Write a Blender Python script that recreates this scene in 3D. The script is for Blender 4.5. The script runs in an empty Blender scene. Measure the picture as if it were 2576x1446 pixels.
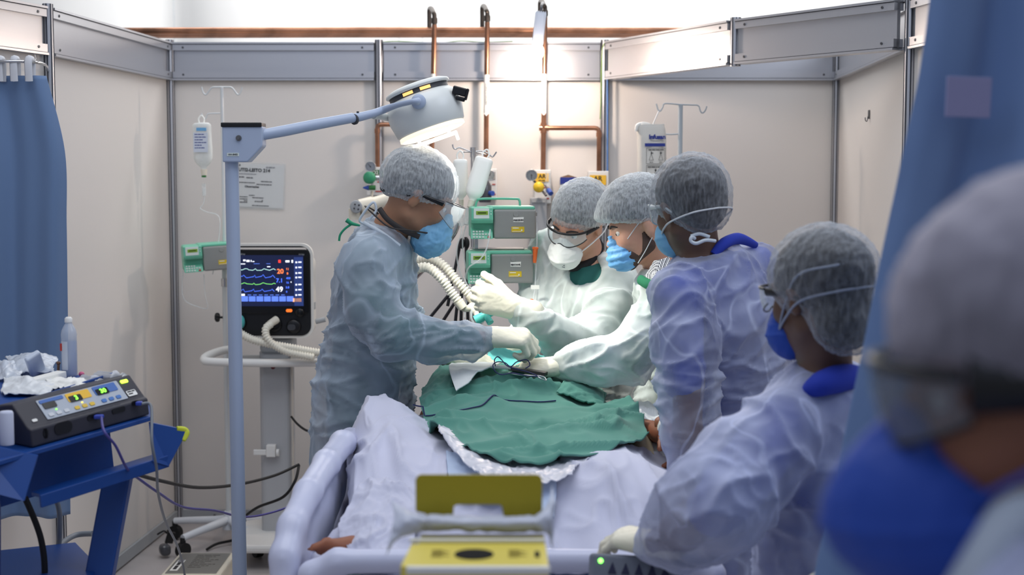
import bpy, bmesh, math, random
import numpy as np
from mathutils import Vector, Matrix, Quaternion
random.seed(7)
sc = bpy.context.scene
COL = sc.collection
pi = math.pi
# ---------------------------------------------------------------- camera
FPX = 3578.0
PITCH = math.atan(293 / FPX)
CAMZ = 1.65
cam = bpy.data.cameras.new('camera')
camo = bpy.data.objects.new('camera', cam)
COL.objects.link(camo)
camo.location = (0, 0, CAMZ)
camo.rotation_euler = (pi / 2 - PITCH, 0, 0)
cam.sensor_width = 36
cam.lens = 36 * FPX / 2576
cam.clip_start = 0.02
cam.dof.use_dof = True
cam.dof.focus_distance = 4.55
cam.dof.aperture_fstop = 3.0
sc.camera = camo
sc.view_settings.view_transform = 'Standard'
sc.view_settings.look = 'None'
sc.view_settings.gamma = 1
sc.view_settings.use_curve_mapping = False
sc.view_settings.exposure = 0.07
sc.cycles.use_denoising = True
sc.cycles.transparent_max_bounces = 12
sc.cycles.max_bounces = 7
sc.cycles.diffuse_bounces = 3
sc.cycles.glossy_bounces = 3
sc.cycles.transmission_bounces = 4
sc.cycles.use_adaptive_sampling = True
sc.cycles.adaptive_threshold = 0.03
sc.cycles.caustics_reflective = False
sc.cycles.caustics_refractive = False
# ---------------------------------------------------------------- world and large lights
w = bpy.data.worlds.new('world'); sc.world = w; w.use_nodes = True
wb = w.node_tree.nodes['Background']
wb.inputs[0].default_value = (0.80, 0.86, 1.0, 1); wb.inputs[1].default_value = 0.27

def light(name, kind, loc, energy, col, size=0.1, target=None, sizey=None, spot=None, blend=0.3):
    l = bpy.data.lights.new(name, kind); l.energy = energy; l.color = col
    if kind == 'AREA':
        l.size = size
        if sizey: l.shape = 'RECTANGLE'; l.size_y = sizey
    else:
        l.shadow_soft_size = size
    if spot: l.spot_size = spot; l.spot_blend = blend
    o = bpy.data.objects.new(name, l); COL.objects.link(o); o.location = loc
    if target is not None:
        d = Vector(target) - Vector(loc)
        o.rotation_euler = d.to_track_quat('-Z', 'Y').to_euler()
    return o
L_TENT = light('tent_wall_fill', 'AREA', (0.2, 7.6, 4.6), 190, (1, 0.98, 0.96), 5.0, (0.2, 9.0, 2.0), 1.5)  # added area lamp aimed at the tent wall to brighten it
L_HALL = light('hall_ceiling_light', 'AREA', (-0.3, 3.4, 4.6), 74, (0.95, 0.97, 1.0), 3.6, (0, 4.4, 0), 3.0)
L_SIDE = light('fill_light_right', 'AREA', (2.2, 3.2, 3.3), 24, (0.78, 0.85, 1.0), 1.6, (0.3, 4.6, 1.0), 1.6)  # added bluish fill from the right, stands for no visible fixture
L_FRONT = light('fill_light_front', 'AREA', (-1.2, 0.2, 3.4), 12, (0.60, 0.72, 1.0), 2.6, (0.1, 4.0, 0.9), 1.6)  # added bluish fill from the near left, no lamp seen there

# ---------------------------------------------------------------- helpers
cp_, sp_ = math.cos(PITCH), math.sin(PITCH)
def P(px, py, D):
    """the place at distance D (along the floor) seen at a photograph coordinate"""
    u = (px - 1288) / FPX; v = (723 - py) / FPX
    t = D / (cp_ + v * sp_)
    return Vector((u * t, D, CAMZ + t * (v * cp_ - sp_)))

ABS = {}
def thing(name, label, cat, loc=(0, 0, 0), group=None):
    o = bpy.data.objects.new(name, None); COL.objects.link(o)
    o.empty_display_size = 0.05
    o.location = loc; o['label'] = label; o['category'] = cat
    if group: o['group'] = group
    ABS[o.name] = Vector(loc)
    return o
def tag(o, label, cat, group=None, kind=None):
    o['label'] = label; o['category'] = cat
    if group: o['group'] = group
    if kind: o['kind'] = kind
    return o
def struct(o):
    o['kind'] = 'structure'; return o

def obj(name, mb, mat, parent=None, smooth=None, label=None, origin=None):
    verts = mb.v; faces = mb.f
    base = ABS[parent.name] if parent else Vector(origin if origin is not None else (0, 0, 0))
    me = bpy.data.meshes.new(name)
    if isinstance(verts, np.ndarray):
        vv = verts - np.array(base)
        n = len(vv); fa = np.asarray(faces, dtype=np.int32)
        me.vertices.add(n); me.vertices.foreach_set('co', vv.astype(np.float32).ravel())
        m = len(fa); k = fa.shape[1]
        me.loops.add(m * k); me.loops.foreach_set('vertex_index', fa.ravel())
        me.polygons.add(m)
        me.polygons.foreach_set('loop_start', np.arange(m, dtype=np.int32) * k)
        me.update(calc_edges=True); me.validate()
    else:
        me.from_pydata([Vector(q) - base for q in verts], [], faces)
        me.update()
    mats = mat if isinstance(mat, (list, tuple)) else [mat]
    for m_ in mats: me.materials.append(m_)
    if getattr(mb, 'mi', None) is not None and len(mats) > 1:
        me.polygons.foreach_set('material_index', np.array(mb.mi, dtype=np.int32))
    sm = mb.smooth if smooth is None else smooth
    if sm is True:
        me.polygons.foreach_set('use_smooth', [True] * len(me.polygons))
    elif isinstance(sm, (list,)):
        me.polygons.foreach_set('use_smooth', sm)
    o = bpy.data.objects.new(name, me); COL.objects.link(o)
    if parent: o.parent = parent
    else: o.location = base
    ABS[o.name] = base.copy()
    if label: o['label'] = label
    return o

def frame(z, y=None):
    """rotation matrix with local Z along z and local Y near y"""
    z = Vector(z).normalized()
    y = Vector(y) if y is not None else (Vector((0, 1, 0)) if abs(z.y) < .9 else Vector((1, 0, 0)))
    x = y.cross(z).normalized(); y = z.cross(x)
    return Matrix((x, y, z)).transposed()

class MB:
    def __init__(s): s.v = []; s.f = []; s.mi = []; s.sm = []; s.m = 0; s.T = Matrix.Identity(4)
    @property
    def smooth(s): return list(s.sm)
    def add(s, vs, fs, sm=False):
        b = len(s.v)
        s.v += [s.T @ Vector(q) for q in vs]
        for f in fs: s.f.append([b + i for i in f]); s.mi.append(s.m); s.sm.append(sm)
        return s
    def at(s, loc=(0, 0, 0), rot=None):
        R = Matrix.Identity(4)
        if rot is not None:
            R = rot.to_4x4() if isinstance(rot, Matrix) else (Matrix.Rotation(rot[2], 4, 'Z') @ Matrix.Rotation(rot[1], 4, 'Y') @ Matrix.Rotation(rot[0], 4, 'X'))
        s.T = Matrix.Translation(Vector(loc)) @ R
        return s
    def mat(s, i): s.m = i; return s
    def box(s, c, d, bev=0.0, seg=2):
        cx, cy, cz = c; a, b, e = d[0] / 2, d[1] / 2, d[2] / 2
        if bev <= 0:
            vs = [(cx + x * a, cy + y * b, cz + z * e) for z in (-1, 1) for y in (-1, 1) for x in (-1, 1)]
            return s.add(vs, [(0, 2, 3, 1), (4, 5, 7, 6), (0, 1, 5, 4), (2, 6, 7, 3), (0, 4, 6, 2), (1, 3, 7, 5)])
        bm = bmesh.new(); bmesh.ops.create_cube(bm, size=1)
        for q in bm.verts: q.co = Vector((q.co.x * d[0] + cx, q.co.y * d[1] + cy, q.co.z * d[2] + cz))
        bmesh.ops.bevel(bm, geom=bm.edges[:], offset=min(bev, min(d) * .49), segments=seg, affect='EDGES', profile=0.5)
        bm.verts.index_update()
        r = s.add([q.co.copy() for q in bm.verts], [[q.index for q in f.verts] for f in bm.faces], False)
        bm.free(); return r
    def cyl(s, a, b, r1, r2=None, n=20, cap=True):
        a = Vector(a); b = Vector(b); r2 = r1 if r2 is None else r2
        R = frame(b - a)
        vs = []
        for c, r in ((a, r1), (b, r2)):
            for i in range(n):
                t = 2 * pi * i / n; vs.append(c + R @ Vector((math.cos(t) * r, math.sin(t) * r, 0)))
        s.add(vs, [(i, (i + 1) % n, n + (i + 1) % n, n + i) for i in range(n)], True)
        if cap:
            s.add(vs, [list(range(n))[::-1], list(range(n, 2 * n))], False)
        return s
    def lathe(s, prof, o=(0, 0, 0), z=(0, 0, 1), n=28, y=None):
        R = frame(z, y); o = Vector(o); vs = []; fs = []
        for r, h in prof:
            for i in range(n):
                t = 2 * pi * i / n; vs.append(o + R @ Vector((math.cos(t) * r, math.sin(t) * r, h)))
        for k in range(len(prof) - 1):
            for i in range(n):
                fs.append((k * n + i, k * n + (i + 1) % n, (k + 1) * n + (i + 1) % n, (k + 1) * n + i))
        s.add(vs, fs, True)
        if prof[0][0] > 1e-5: s.add(vs[:n], [list(range(n))[::-1]])
        if prof[-1][0] > 1e-5: s.add(vs[-n:], [list(range(n))])
        return s
    def sphere(s, c, r, n=20):
        c = Vector(c); rr = Vector(r) if not isinstance(r, (int, float)) else Vector((r, r, r))
        m = n // 2; vs = []; fs = []
        for j in range(m + 1):
            ph = pi * j / m
            for i in range(n):
                t = 2 * pi * i / n
                vs.append(c + Vector((math.sin(ph) * math.cos(t) * rr.x, math.sin(ph) * math.sin(t) * rr.y, math.cos(ph) * rr.z)))
        for j in range(m):
            for i in range(n): fs.append((j * n + i, (j + 1) * n + i, (j + 1) * n + (i + 1) % n, j * n + (i + 1) % n))
        return s.add(vs, fs, True)
    def tube(s, pts, r, n=12, sub=6, closed=False, ripple=None, flat=None):
        """pts smoothed by catmull-rom; r number or list; ripple=(wavelength, amplitude); flat=(axis, scale)"""
        pts = [Vector(p) for p in pts]
        if sub > 1: cur, rad = catmull(pts, r, sub, closed)
        else: cur = pts; rad = [r] * len(pts) if isinstance(r, (int, float)) else list(r)
        if ripple:
            L = [0]
            for i in range(1, len(cur)): L.append(L[-1] + (cur[i] - cur[i - 1]).length)
            step = ripple[0] / 4; N = max(4, int(L[-1] / step)); nc = []; nr = []
            j = 0
            for i in range(N + 1):
                d = L[-1] * i / N
                while j < len(L) - 2 and L[j + 1] < d: j += 1
                t = (d - L[j]) / max(1e-9, L[j + 1] - L[j])
                nc.append(cur[j].lerp(cur[j + 1], t)); nr.append(rad[j] * (1 - t) + rad[j + 1] * t + (ripple[1] if (i % 4) in (1, 2) else -ripple[1]))
            cur = nc; rad = nr
        m = len(cur); vs = []; fs = []
        t0 = (cur[1] - cur[0]).normalized(); R = frame(t0); nx = R @ Vector((1, 0, 0))
        for i in range(m):
            if closed: t = (cur[(i + 1) % m] - cur[i - 1])
            else: t = cur[min(i + 1, m - 1)] - cur[max(i - 1, 0)]
            t = t.normalized() if t.length > 1e-9 else t0
            nx = (nx - t * nx.dot(t)); nx = nx.normalized() if nx.length > 1e-6 else frame(t) @ Vector((1, 0, 0))
            ny = t.cross(nx)
            for k in range(n):
                a = 2 * pi * k / n
                off = (nx * math.cos(a) + ny * math.sin(a)) * rad[i]
                if flat: ax = Vector(flat[0]); off = off + ax * (off.dot(ax) * (flat[1] - 1))
                vs.append(cur[i] + off)
        rows = m if closed else m - 1
        for i in range(rows):
            for k in range(n):
                a = i * n; b = ((i + 1) % m) * n
                fs.append((a + k, a + (k + 1) % n, b + (k + 1) % n, b + k))
        s.add(vs, fs, True)
        if not closed:
            s.add(vs[:n], [list(range(n))[::-1]]); s.add(vs[-n:], [list(range(n))])
        return s
    def prism(s, outline, axis_o, ax, ay, az, th, bev=0.0):
        """outline 2d list in plane (ax, ay), extruded th along az"""
        ax, ay, az = Vector(ax), Vector(ay), Vector(az); o = Vector(axis_o); n = len(outline)
        bot = [o + ax * x + ay * y for x, y in outline]; top = [q + az * th for q in bot]
        bm = bmesh.new(); vb = [bm.verts.new(q) for q in bot]
        f = bm.faces.new(vb)
        r = bmesh.ops.extrude_face_region(bm, geom=[f])
        for g in r['geom']:
            if isinstance(g, bmesh.types.BMVert): g.co += az * th
        bmesh.ops.recalc_face_normals(bm, faces=bm.faces[:])
        if bev > 0: bmesh.ops.bevel(bm, geom=bm.edges[:], offset=bev, segments=2, affect='EDGES', profile=.5)
        bm.verts.index_update()
        s.add([q.co.copy() for q in bm.verts], [[q.index for q in g.verts] for g in bm.faces]); bm.free()
        return s

def catmull(pts, r, sub, closed=False):
    n = len(pts); out = []; rad = []
    rl = [r] * n if isinstance(r, (int, float)) else list(r)
    rng = range(n) if closed else range(n - 1)
    g = (lambda i: pts[i % n]) if closed else (lambda i: pts[max(0, min(n - 1, i))])
    for i in rng:
        p0, p1, p2, p3 = g(i - 1), g(i), g(i + 1), g(i + 2)
        for k in range(sub):
            t = k / sub; t2 = t * t; t3 = t2 * t
            out.append(0.5 * ((2 * p1) + (-p0 + p2) * t + (2 * p0 - 5 * p1 + 4 * p2 - p3) * t2 + (-p0 + 3 * p1 - 3 * p2 + p3) * t3))
            rad.append(rl[i] * (1 - t) + rl[(i + 1) % n] * t)
    if not closed: out.append(pts[-1].copy()); rad.append(rl[-1])
    return out, rad

def rounded(w, h, r, n=5):
    """rounded rectangle outline centred at 0"""
    out = []
    for cx, cy, a0 in ((w / 2 - r, h / 2 - r, 0), (-w / 2 + r, h / 2 - r, pi / 2), (-w / 2 + r, -h / 2 + r, pi), (w / 2 - r, -h / 2 + r, 3 * pi / 2)):
        for i in range(n + 1):
            a = a0 + pi / 2 * i / n; out.append((cx + r * math.cos(a), cy + r * math.sin(a)))
    return out

# ---- numpy noise
_rs = np.random.RandomState(3)
_perm = np.concatenate([_rs.permutation(256)] * 3)
_grad = _rs.normal(size=(256, 3)); _grad /= np.linalg.norm(_grad, axis=1)[:, None]
def pnoise(p):
    p = np.asarray(p, dtype=np.float64); i = np.floor(p).astype(np.int64); f = p - i; i &= 255
    u = f * f * f * (f * (f * 6 - 15) + 10)
    def g(dx, dy, dz):
        h = _perm[_perm[_perm[(i[..., 0] + dx) & 255] + ((i[..., 1] + dy) & 255)] + ((i[..., 2] + dz) & 255)]
        gr = _grad[h]
        return gr[..., 0] * (f[..., 0] - dx) + gr[..., 1] * (f[..., 1] - dy) + gr[..., 2] * (f[..., 2] - dz)
    def l(a, b, t): return a + (b - a) * t
    return 1.5 * l(l(l(g(0, 0, 0), g(1, 0, 0), u[..., 0]), l(g(0, 1, 0), g(1, 1, 0), u[..., 0]), u[..., 1]),
             l(l(g(0, 0, 1), g(1, 0, 1), u[..., 0]), l(g(0, 1, 1), g(1, 1, 1), u[..., 0]), u[..., 1]), u[..., 2])
def crumple(p, size, seed=0.0, sharp=2.0, oct=3):
    """creased-cloth height, about -0.5..1: sharp ridges between flat facets"""
    s = 0; a = 1.0; q = np.asarray(p) / size + seed
    wob = np.stack([pnoise(q * .7 + 11.3), pnoise(q * .7 + 27.1), pnoise(q * .7 + 51.7)], -1)
    q = q + wob * .8
    for k in range(oct):
        s = s + a * ((1 - np.abs(pnoise(q * (1.9 ** k) + k * 9.1))) ** (2 * sharp) - .35)
        a *= .5
    return s

# ---- implicit sculpting
class Grid: pass
class SDF:
    def __init__(s, h): s.h = h; s.prims = []; s.cuts = []
    def cone(s, a, b, r1, r2=None, k=.03, flat=None):
        s.prims.append(('c', np.array(a, float), np.array(b, float), r1, r1 if r2 is None else r2, k, flat)); return s
    def chain(s, pts, rs, k=.03, flat=None):
        for i in range(len(pts) - 1): s.cone(pts[i], pts[i + 1], rs[i], rs[i + 1], k, flat)
        return s
    def ell(s, c, r, R=None, k=.03):
        s.prims.append(('e', np.array(c, float), np.array(r, float), np.array(R) if R is not None else np.eye(3), None, k, None)); return s
    def cut(s, o, n, k=.004):
        """remove the half space on the side n points to"""
        s.cuts.append((np.array(o, float), np.array(Vector(n).normalized(), float), k)); return s
    def carve(s, c, r, R=None, k=.01):
        s.prims.append(('s', np.array(c, float), np.array(r, float), np.array(R) if R is not None else np.eye(3), None, k, None)); return s
    def build(s, disp=None, clip=None):
        h = s.h; lo = np.full(3, 1e9); hi = -lo
        for p in s.prims:
            if p[0] == 'c':
                m = max(p[3], p[4]) * (1 + (max(0, p[6][1] - 1) if p[6] else 0)) + .02
                lo = np.minimum(lo, np.minimum(p[1], p[2]) - m); hi = np.maximum(hi, np.maximum(p[1], p[2]) + m)
            elif p[0] == 'e':
                m = max(p[2]) + .02; lo = np.minimum(lo, p[1] - m); hi = np.maximum(hi, p[1] + m)
        lo -= 2 * h; hi += 2 * h
        n = np.ceil((hi - lo) / h).astype(int) + 1
        X = [lo[i] + np.arange(n[i]) * h for i in range(3)]
        F = np.full(n, 10.0, dtype=np.float32)
        for p in s.prims:
            k = p[5]
            if p[0] == 'c':
                m = max(p[3], p[4]) * (1 + (max(0, p[6][1] - 1) if p[6] else 0)) + k + 3 * h
                a0 = np.minimum(p[1], p[2]) - m; a1 = np.maximum(p[1], p[2]) + m
            else:
                m = max(p[2]) + k + 3 * h; a0 = p[1] - m; a1 = p[1] + m
            i0 = np.clip(np.floor((a0 - lo) / h).astype(int), 0, n); i1 = np.clip(np.ceil((a1 - lo) / h).astype(int) + 1, 0, n)
            sl = tuple(slice(i0[i], i1[i]) for i in range(3))
            g = np.stack(np.meshgrid(*[X[i][sl[i]] for i in range(3)], indexing='ij'), -1)
            if p[0] == 'c':
                a, b = p[1], p[2]; q = g - a; ba = b - a
                if p[6]:
                    ax = np.array(Vector(p[6][0]).normalized()); sc_ = 1 / p[6][1]
                    q = q + ax * ((q @ ax) * (sc_ - 1))[..., None]; ba = ba + ax * ((ba @ ax) * (sc_ - 1))
                L2 = max(ba @ ba, 1e-9); t = np.clip((q @ ba) / L2, 0, 1)
                d = np.linalg.norm(q - t[..., None] * ba, axis=-1) - (p[3] * (1 - t) + p[4] * t)
            else:
                q = (g - p[1]) @ p[3]; r = p[2]
                k0 = np.linalg.norm(q / r, axis=-1); k1 = np.linalg.norm(q / (r * r), axis=-1)
                d = k0 * (k0 - 1) / np.maximum(k1, 1e-6)
            f = F[sl]
            if p[0] == 's':
                d = -d; hh = np.maximum(k - np.abs(f - d), 0) / k
                F[sl] = np.maximum(f, d) + hh * hh * k * .25
            else:
                hh = np.maximum(k - np.abs(f - d), 0) / k
                F[sl] = np.minimum(f, d) - hh * hh * k * .25
        if s.cuts:
            g = np.stack(np.meshgrid(*X, indexing='ij'), -1)
            for o, nn, k in s.cuts:
                d = (g - o) @ nn; hh = np.maximum(k - np.abs(F - d), 0) / k
                F = np.maximum(F, d) + hh * hh * k * .25
        v, q = surfnet(F, lo, h)
        # light smoothing, then normals
        v = relax(v, q, 2)
        r = Grid(); r.v = v; r.f = q; r.mi = None; r.smooth = True
        r.n = vnormals(v, q)
        if disp is not None:
            r.v = v + r.n * disp(v, r.n)[:, None]
        if clip is not None:
            keep = clip(r.v); fk = keep[q].all(1); r.f = q[fk]
            used = np.unique(r.f); mp = -np.ones(len(v), int); mp[used] = np.arange(len(used)); r.v = r.v[used]; r.f = mp[r.f]
        return r
def vnormals(v, q):
    a = np.cross(v[q[:, 2]] - v[q[:, 0]], v[q[:, 3]] - v[q[:, 1]])
    n = np.zeros_like(v)
    for i in range(4): np.add.at(n, q[:, i], a)
    return n / np.maximum(np.linalg.norm(n, axis=1), 1e-12)[:, None]
def relax(v, q, it, lam=.5):
    e = np.concatenate([q[:, [0, 1]], q[:, [1, 2]], q[:, [2, 3]], q[:, [3, 0]]])
    cnt = np.bincount(e[:, 0], minlength=len(v)) + np.bincount(e[:, 1], minlength=len(v))
    for _ in range(it):
        s = np.zeros_like(v)
        for k in range(3):
            s[:, k] = np.bincount(e[:, 0], v[e[:, 1], k], len(v)) + np.bincount(e[:, 1], v[e[:, 0], k], len(v))
        v = v + lam * (s / np.maximum(cnt, 1)[:, None] - v)
    return v
def surfnet(F, lo, h):
    S = F < 0; nx, ny, nz = F.shape
    acc = np.zeros((nx + 1, ny + 1, nz + 1, 3), dtype=np.float32); cnt = np.zeros((nx + 1, ny + 1, nz + 1), dtype=np.float32)
    edges = []
    for ax in range(3):
        a = [slice(None)] * 3; b = [slice(None)] * 3
        a[ax] = slice(0, -1); b[ax] = slice(1, None); a = tuple(a); b = tuple(b)
        cr = S[a] != S[b]; idx = np.argwhere(cr); f0 = F[a][cr]; f1 = F[b][cr]; t = f0 / (f0 - f1)
        pos = idx.astype(np.float32); pos[:, ax] += t
        o1, o2 = [k for k in range(3) if k != ax]
        for d1 in (0, 1):
            for d2 in (0, 1):
                c = idx.copy(); c[:, o1] += d1; c[:, o2] += d2     # cell index shifted by +1 -> cell (i-1+d)
                c[:, ax] += 1
                np.add.at(acc, (c[:, 0], c[:, 1], c[:, 2]), pos); np.add.at(cnt, (c[:, 0], c[:, 1], c[:, 2]), 1)
        edges.append((ax, o1, o2, idx, f0 < 0))
    m = cnt > 0; ids = -np.ones(cnt.shape, dtype=np.int64); ids[m] = np.arange(m.sum())
    v = acc[m] / cnt[m][:, None] * h + lo
    fs = []
    for ax, o1, o2, idx, neg in edges:
        q = []
        for d1, d2 in ((0, 0), (1, 0), (1, 1), (0, 1)):
            c = idx.copy(); c[:, o1] += d1; c[:, o2] += d2; c[:, ax] += 1
            q.append(ids[c[:, 0], c[:, 1], c[:, 2]])
        q = np.stack(q, 1); flip = neg if ax != 1 else ~neg
        q[~flip] = q[~flip][:, ::-1]; fs.append(q)
    return v.astype(np.float64), np.concatenate(fs)

def creases(v, size, seed, w=.05):
    q = np.asarray(v) / size + seed
    q = q + .5 * np.stack([pnoise(q * .8 + 3.3), pnoise(q * .8 + 7.7), pnoise(q * .8 + 17.1)], -1)
    return np.exp(-np.abs(pnoise(q)) / w) * np.clip(pnoise(q * .6 + 40) * 2 + .6, 0, 1)
def net(rows, nu, nv, disp=None, thick=.004, close=True):
    """smooth cloth through a net of control points rows[i][j]; returns closed thin sheet"""
    rows = [[Vector(q) for q in r] for r in rows]
    R = [np.array(catmull(r, 0, nu)[0]) for r in rows]           # along each row
    A = np.stack(R)                                              # rows x m x 3
    out = []
    n = len(A); sub = nv
    for i in range(n - 1):
        p0, p1, p2, p3 = A[max(i - 1, 0)], A[i], A[i + 1], A[min(i + 2, n - 1)]
        for k in range(sub):
            t = k / sub; out.append(.5 * (2 * p1 + (p2 - p0) * t + (2 * p0 - 5 * p1 + 4 * p2 - p3) * t * t + (-p0 + 3 * p1 - 3 * p2 + p3) * t ** 3))
    out.append(A[-1]); G = np.stack(out)
    du = np.gradient(G, axis=1); dv = np.gradient(G, axis=0); N = np.cross(du, dv)
    N /= np.maximum(np.linalg.norm(N, axis=-1), 1e-9)[..., None]
    if disp is not None:
        h_ = disp(G.reshape(-1, 3)).reshape(G.shape[:2]); G = G + N * h_[..., None]
    a, b = G.shape[:2]; v = G.reshape(-1, 3); idx = np.arange(a * b).reshape(a, b)
    q = np.stack([idx[:-1, :-1], idx[:-1, 1:], idx[1:, 1:], idx[1:, :-1]], -1).reshape(-1, 4)
    r = Grid(); r.mi = None; r.smooth = True
    v2 = v - N.reshape(-1, 3) * thick; off = a * b
    rim = np.concatenate([idx[0, :], idx[1:, -1], idx[-1, -2::-1], idx[-2:0:-1, 0]])
    rn = np.roll(rim, -1)
    side = np.stack([rim, rim + off, rn + off, rn], 1)
    r.v = np.concatenate([v, v2]); r.f = np.concatenate([q, q[:, ::-1] + off, side]); r.n = None
    return r

# ---------------------------------------------------------------- materials
def srgb(r, g, b):
    f = lambda c: ((c / 255) / 12.92) if c / 255 <= .04045 else (((c / 255) + .055) / 1.055) ** 2.4
    return (f(r), f(g), f(b), 1)
MATS = {}
def M(name, col, rough=.5, metal=0.0, bump=None, mottle=None, emit=None, alpha=None, spec=.5, trans=0.0, sheen=0, sss=0, stretch=None, bump2=None, ior=1.45, ridged=False):
    if name in MATS: return MATS[name]
    m = bpy.data.materials.new(name); m.use_nodes = True; nt = m.node_tree; N = nt.nodes; Lk = nt.links
    b = N['Principled BSDF']
    c = srgb(*col); b.inputs['Base Color'].default_value = c
    b.inputs['Roughness'].default_value = rough; b.inputs['Metallic'].default_value = metal
    b.inputs['Specular IOR Level'].default_value = spec; b.inputs['IOR'].default_value = ior
    if trans: b.inputs['Transmission Weight'].default_value = trans
    if sheen: b.inputs['Sheen Weight'].default_value = sheen
    if sss:
        b.inputs['Subsurface Weight'].default_value = sss; b.inputs['Subsurface Scale'].default_value = .01
    tc = None
    def coords(st=stretch):
        t = N.new('ShaderNodeTexCoord'); mp = N.new('ShaderNodeMapping')
        if st: mp.inputs['Scale'].default_value = st
        Lk.new(t.outputs['Object'], mp.inputs[0]); return mp.outputs[0]
    if mottle or bump or alpha: tc = coords()
    if mottle:
        c2, scale, amt = mottle
        n = N.new('ShaderNodeTexNoise'); n.inputs['Scale'].default_value = scale; n.inputs['Detail'].default_value = 4
        Lk.new(tc, n.inputs['Vector'])
        r = N.new('ShaderNodeMapRange'); r.inputs[1].default_value = .35; r.inputs[2].default_value = .68; r.inputs[4].default_value = amt
        Lk.new(n.outputs[0], r.inputs[0])
        mx = N.new('ShaderNodeMix'); mx.data_type = 'RGBA'; mx.inputs[6].default_value = c; mx.inputs[7].default_value = srgb(*c2)
        Lk.new(r.outputs[0], mx.inputs[0]); Lk.new(mx.outputs[2], b.inputs['Base Color'])
    if bump:
        n = N.new('ShaderNodeTexNoise'); n.inputs['Scale'].default_value = bump[0]; n.inputs['Detail'].default_value = 5
        if ridged: n.noise_type = 'RIDGED_MULTIFRACTAL'; n.inputs['Detail'].default_value = 3
        Lk.new(tc, n.inputs['Vector'])
        bp = N.new('ShaderNodeBump'); bp.inputs['Strength'].default_value = bump[1]; bp.inputs['Distance'].default_value = bump[2] if len(bump) > 2 else .002
        Lk.new(n.outputs[0], bp.inputs['Height']); last = bp
        if bump2:
            n2 = N.new('ShaderNodeTexNoise'); n2.inputs['Scale'].default_value = bump2[0]; n2.inputs['Detail'].default_value = 2
            Lk.new(tc, n2.inputs['Vector'])
            bp2 = N.new('ShaderNodeBump'); bp2.inputs['Strength'].default_value = bump2[1]; bp2.inputs['Distance'].default_value = bump2[2]
            Lk.new(n2.outputs[0], bp2.inputs['Height']); Lk.new(bp.outputs[0], bp2.inputs['Normal']); last = bp2
        Lk.new(last.outputs[0], b.inputs['Normal'])
    if alpha is not None:
        if isinstance(alpha, (int, float)): b.inputs['Alpha'].default_value = alpha
        else:
            a_lo, a_hi, scale, rid = alpha[:4]          # patchy: where the cloth lies double or creased it is denser
            n = N.new('ShaderNodeTexNoise'); n.inputs['Scale'].default_value = scale; n.inputs['Detail'].default_value = 3
            if rid: n.noise_type = 'RIDGED_MULTIFRACTAL'
            Lk.new(tc, n.inputs['Vector'])
            r = N.new('ShaderNodeMapRange'); r.inputs[1].default_value = .38 if not rid else .7; r.inputs[2].default_value = .64 if not rid else 2.2
            r.inputs[3].default_value = a_lo; r.inputs[4].default_value = a_hi
            Lk.new(n.outputs[0], r.inputs[0])
            lw = N.new('ShaderNodeLayerWeight'); lw.inputs[0].default_value = .35
            if len(alpha) > 4:                       # thin dense crease lines
                n3 = N.new('ShaderNodeTexNoise'); n3.inputs['Scale'].default_value = alpha[4]; n3.inputs['Detail'].default_value = 1.5; n3.inputs['Distortion'].default_value = .35
                Lk.new(tc, n3.inputs['Vector'])
                s1 = N.new('ShaderNodeMath'); s1.operation = 'SUBTRACT'; s1.inputs[1].default_value = .5; Lk.new(n3.outputs[0], s1.inputs[0])
                s2 = N.new('ShaderNodeMath'); s2.operation = 'ABSOLUTE'; Lk.new(s1.outputs[0], s2.inputs[0])
                s3 = N.new('ShaderNodeMapRange'); s3.inputs[1].default_value = 0; s3.inputs[2].default_value = .016; s3.inputs[3].default_value = .28; s3.inputs[4].default_value = 0; Lk.new(s2.outputs[0], s3.inputs[0])
                s4 = N.new('ShaderNodeMath'); s4.operation = 'ADD'; Lk.new(r.outputs[0], s4.inputs[0]); Lk.new(s3.outputs[0], s4.inputs[1]); r = s4
            mm = N.new('ShaderNodeMath'); mm.operation = 'MULTIPLY_ADD'; mm.use_clamp = True
            Lk.new(lw.outputs['Facing'], mm.inputs[0]); mm.inputs[1].default_value = .55; Lk.new(r.outputs[0], mm.inputs[2])
            Lk.new(mm.outputs[0], b.inputs['Alpha'])
    if emit:
        b.inputs['Emission Color'].default_value = srgb(*emit[0]); b.inputs['Emission Strength'].default_value = emit[1]
    MATS[name] = m; return m

def text(body, size, loc, xdir, ydir, mat, parent, name='lettering', ext=.0004, align='CENTER', bold=0.0):
    cu = bpy.data.curves.new('txt', 'FONT'); cu.body = body; cu.size = size; cu.extrude = ext; cu.align_x = align; cu.align_y = 'CENTER'; cu.resolution_u = 3
    cu.offset = bold
    o = bpy.data.objects.new('txt', cu); COL.objects.link(o)
    bpy.context.view_layer.update()
    me = o.to_mesh(); x = Vector(xdir).normalized(); y = Vector(ydir).normalized(); z = x.cross(y); loc = Vector(loc)
    mb = MB(); mb.add([loc + x * q.co.x + y * q.co.y + z * q.co.z for q in me.vertices], [list(p.vertices) for p in me.polygons])
    o.to_mesh_clear(); bpy.data.objects.remove(o); bpy.data.curves.remove(cu)
    return obj(name, mb, mat, parent)

def scrawl(lines, xdir, ydir, mat, parent, name='small_print', ext=.0005):
    """unreadable small print: lines of (centre-left point, length, height), broken into words"""
    x = Vector(xdir).normalized(); y = Vector(ydir).normalized(); z = x.cross(y); mb = MB()
    rr = random.Random(5)
    for p, L, h in lines:
        p = Vector(p); d = 0
        while d < L - h:
            wl = min(L - d, h * rr.uniform(1.6, 5)); mb.prism([(d, -h / 2), (d + wl, -h / 2), (d + wl, h / 2), (d, h / 2)], p, x, y, z, ext); d += wl + h * .6
    return obj(name, mb, mat, parent)
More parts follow.
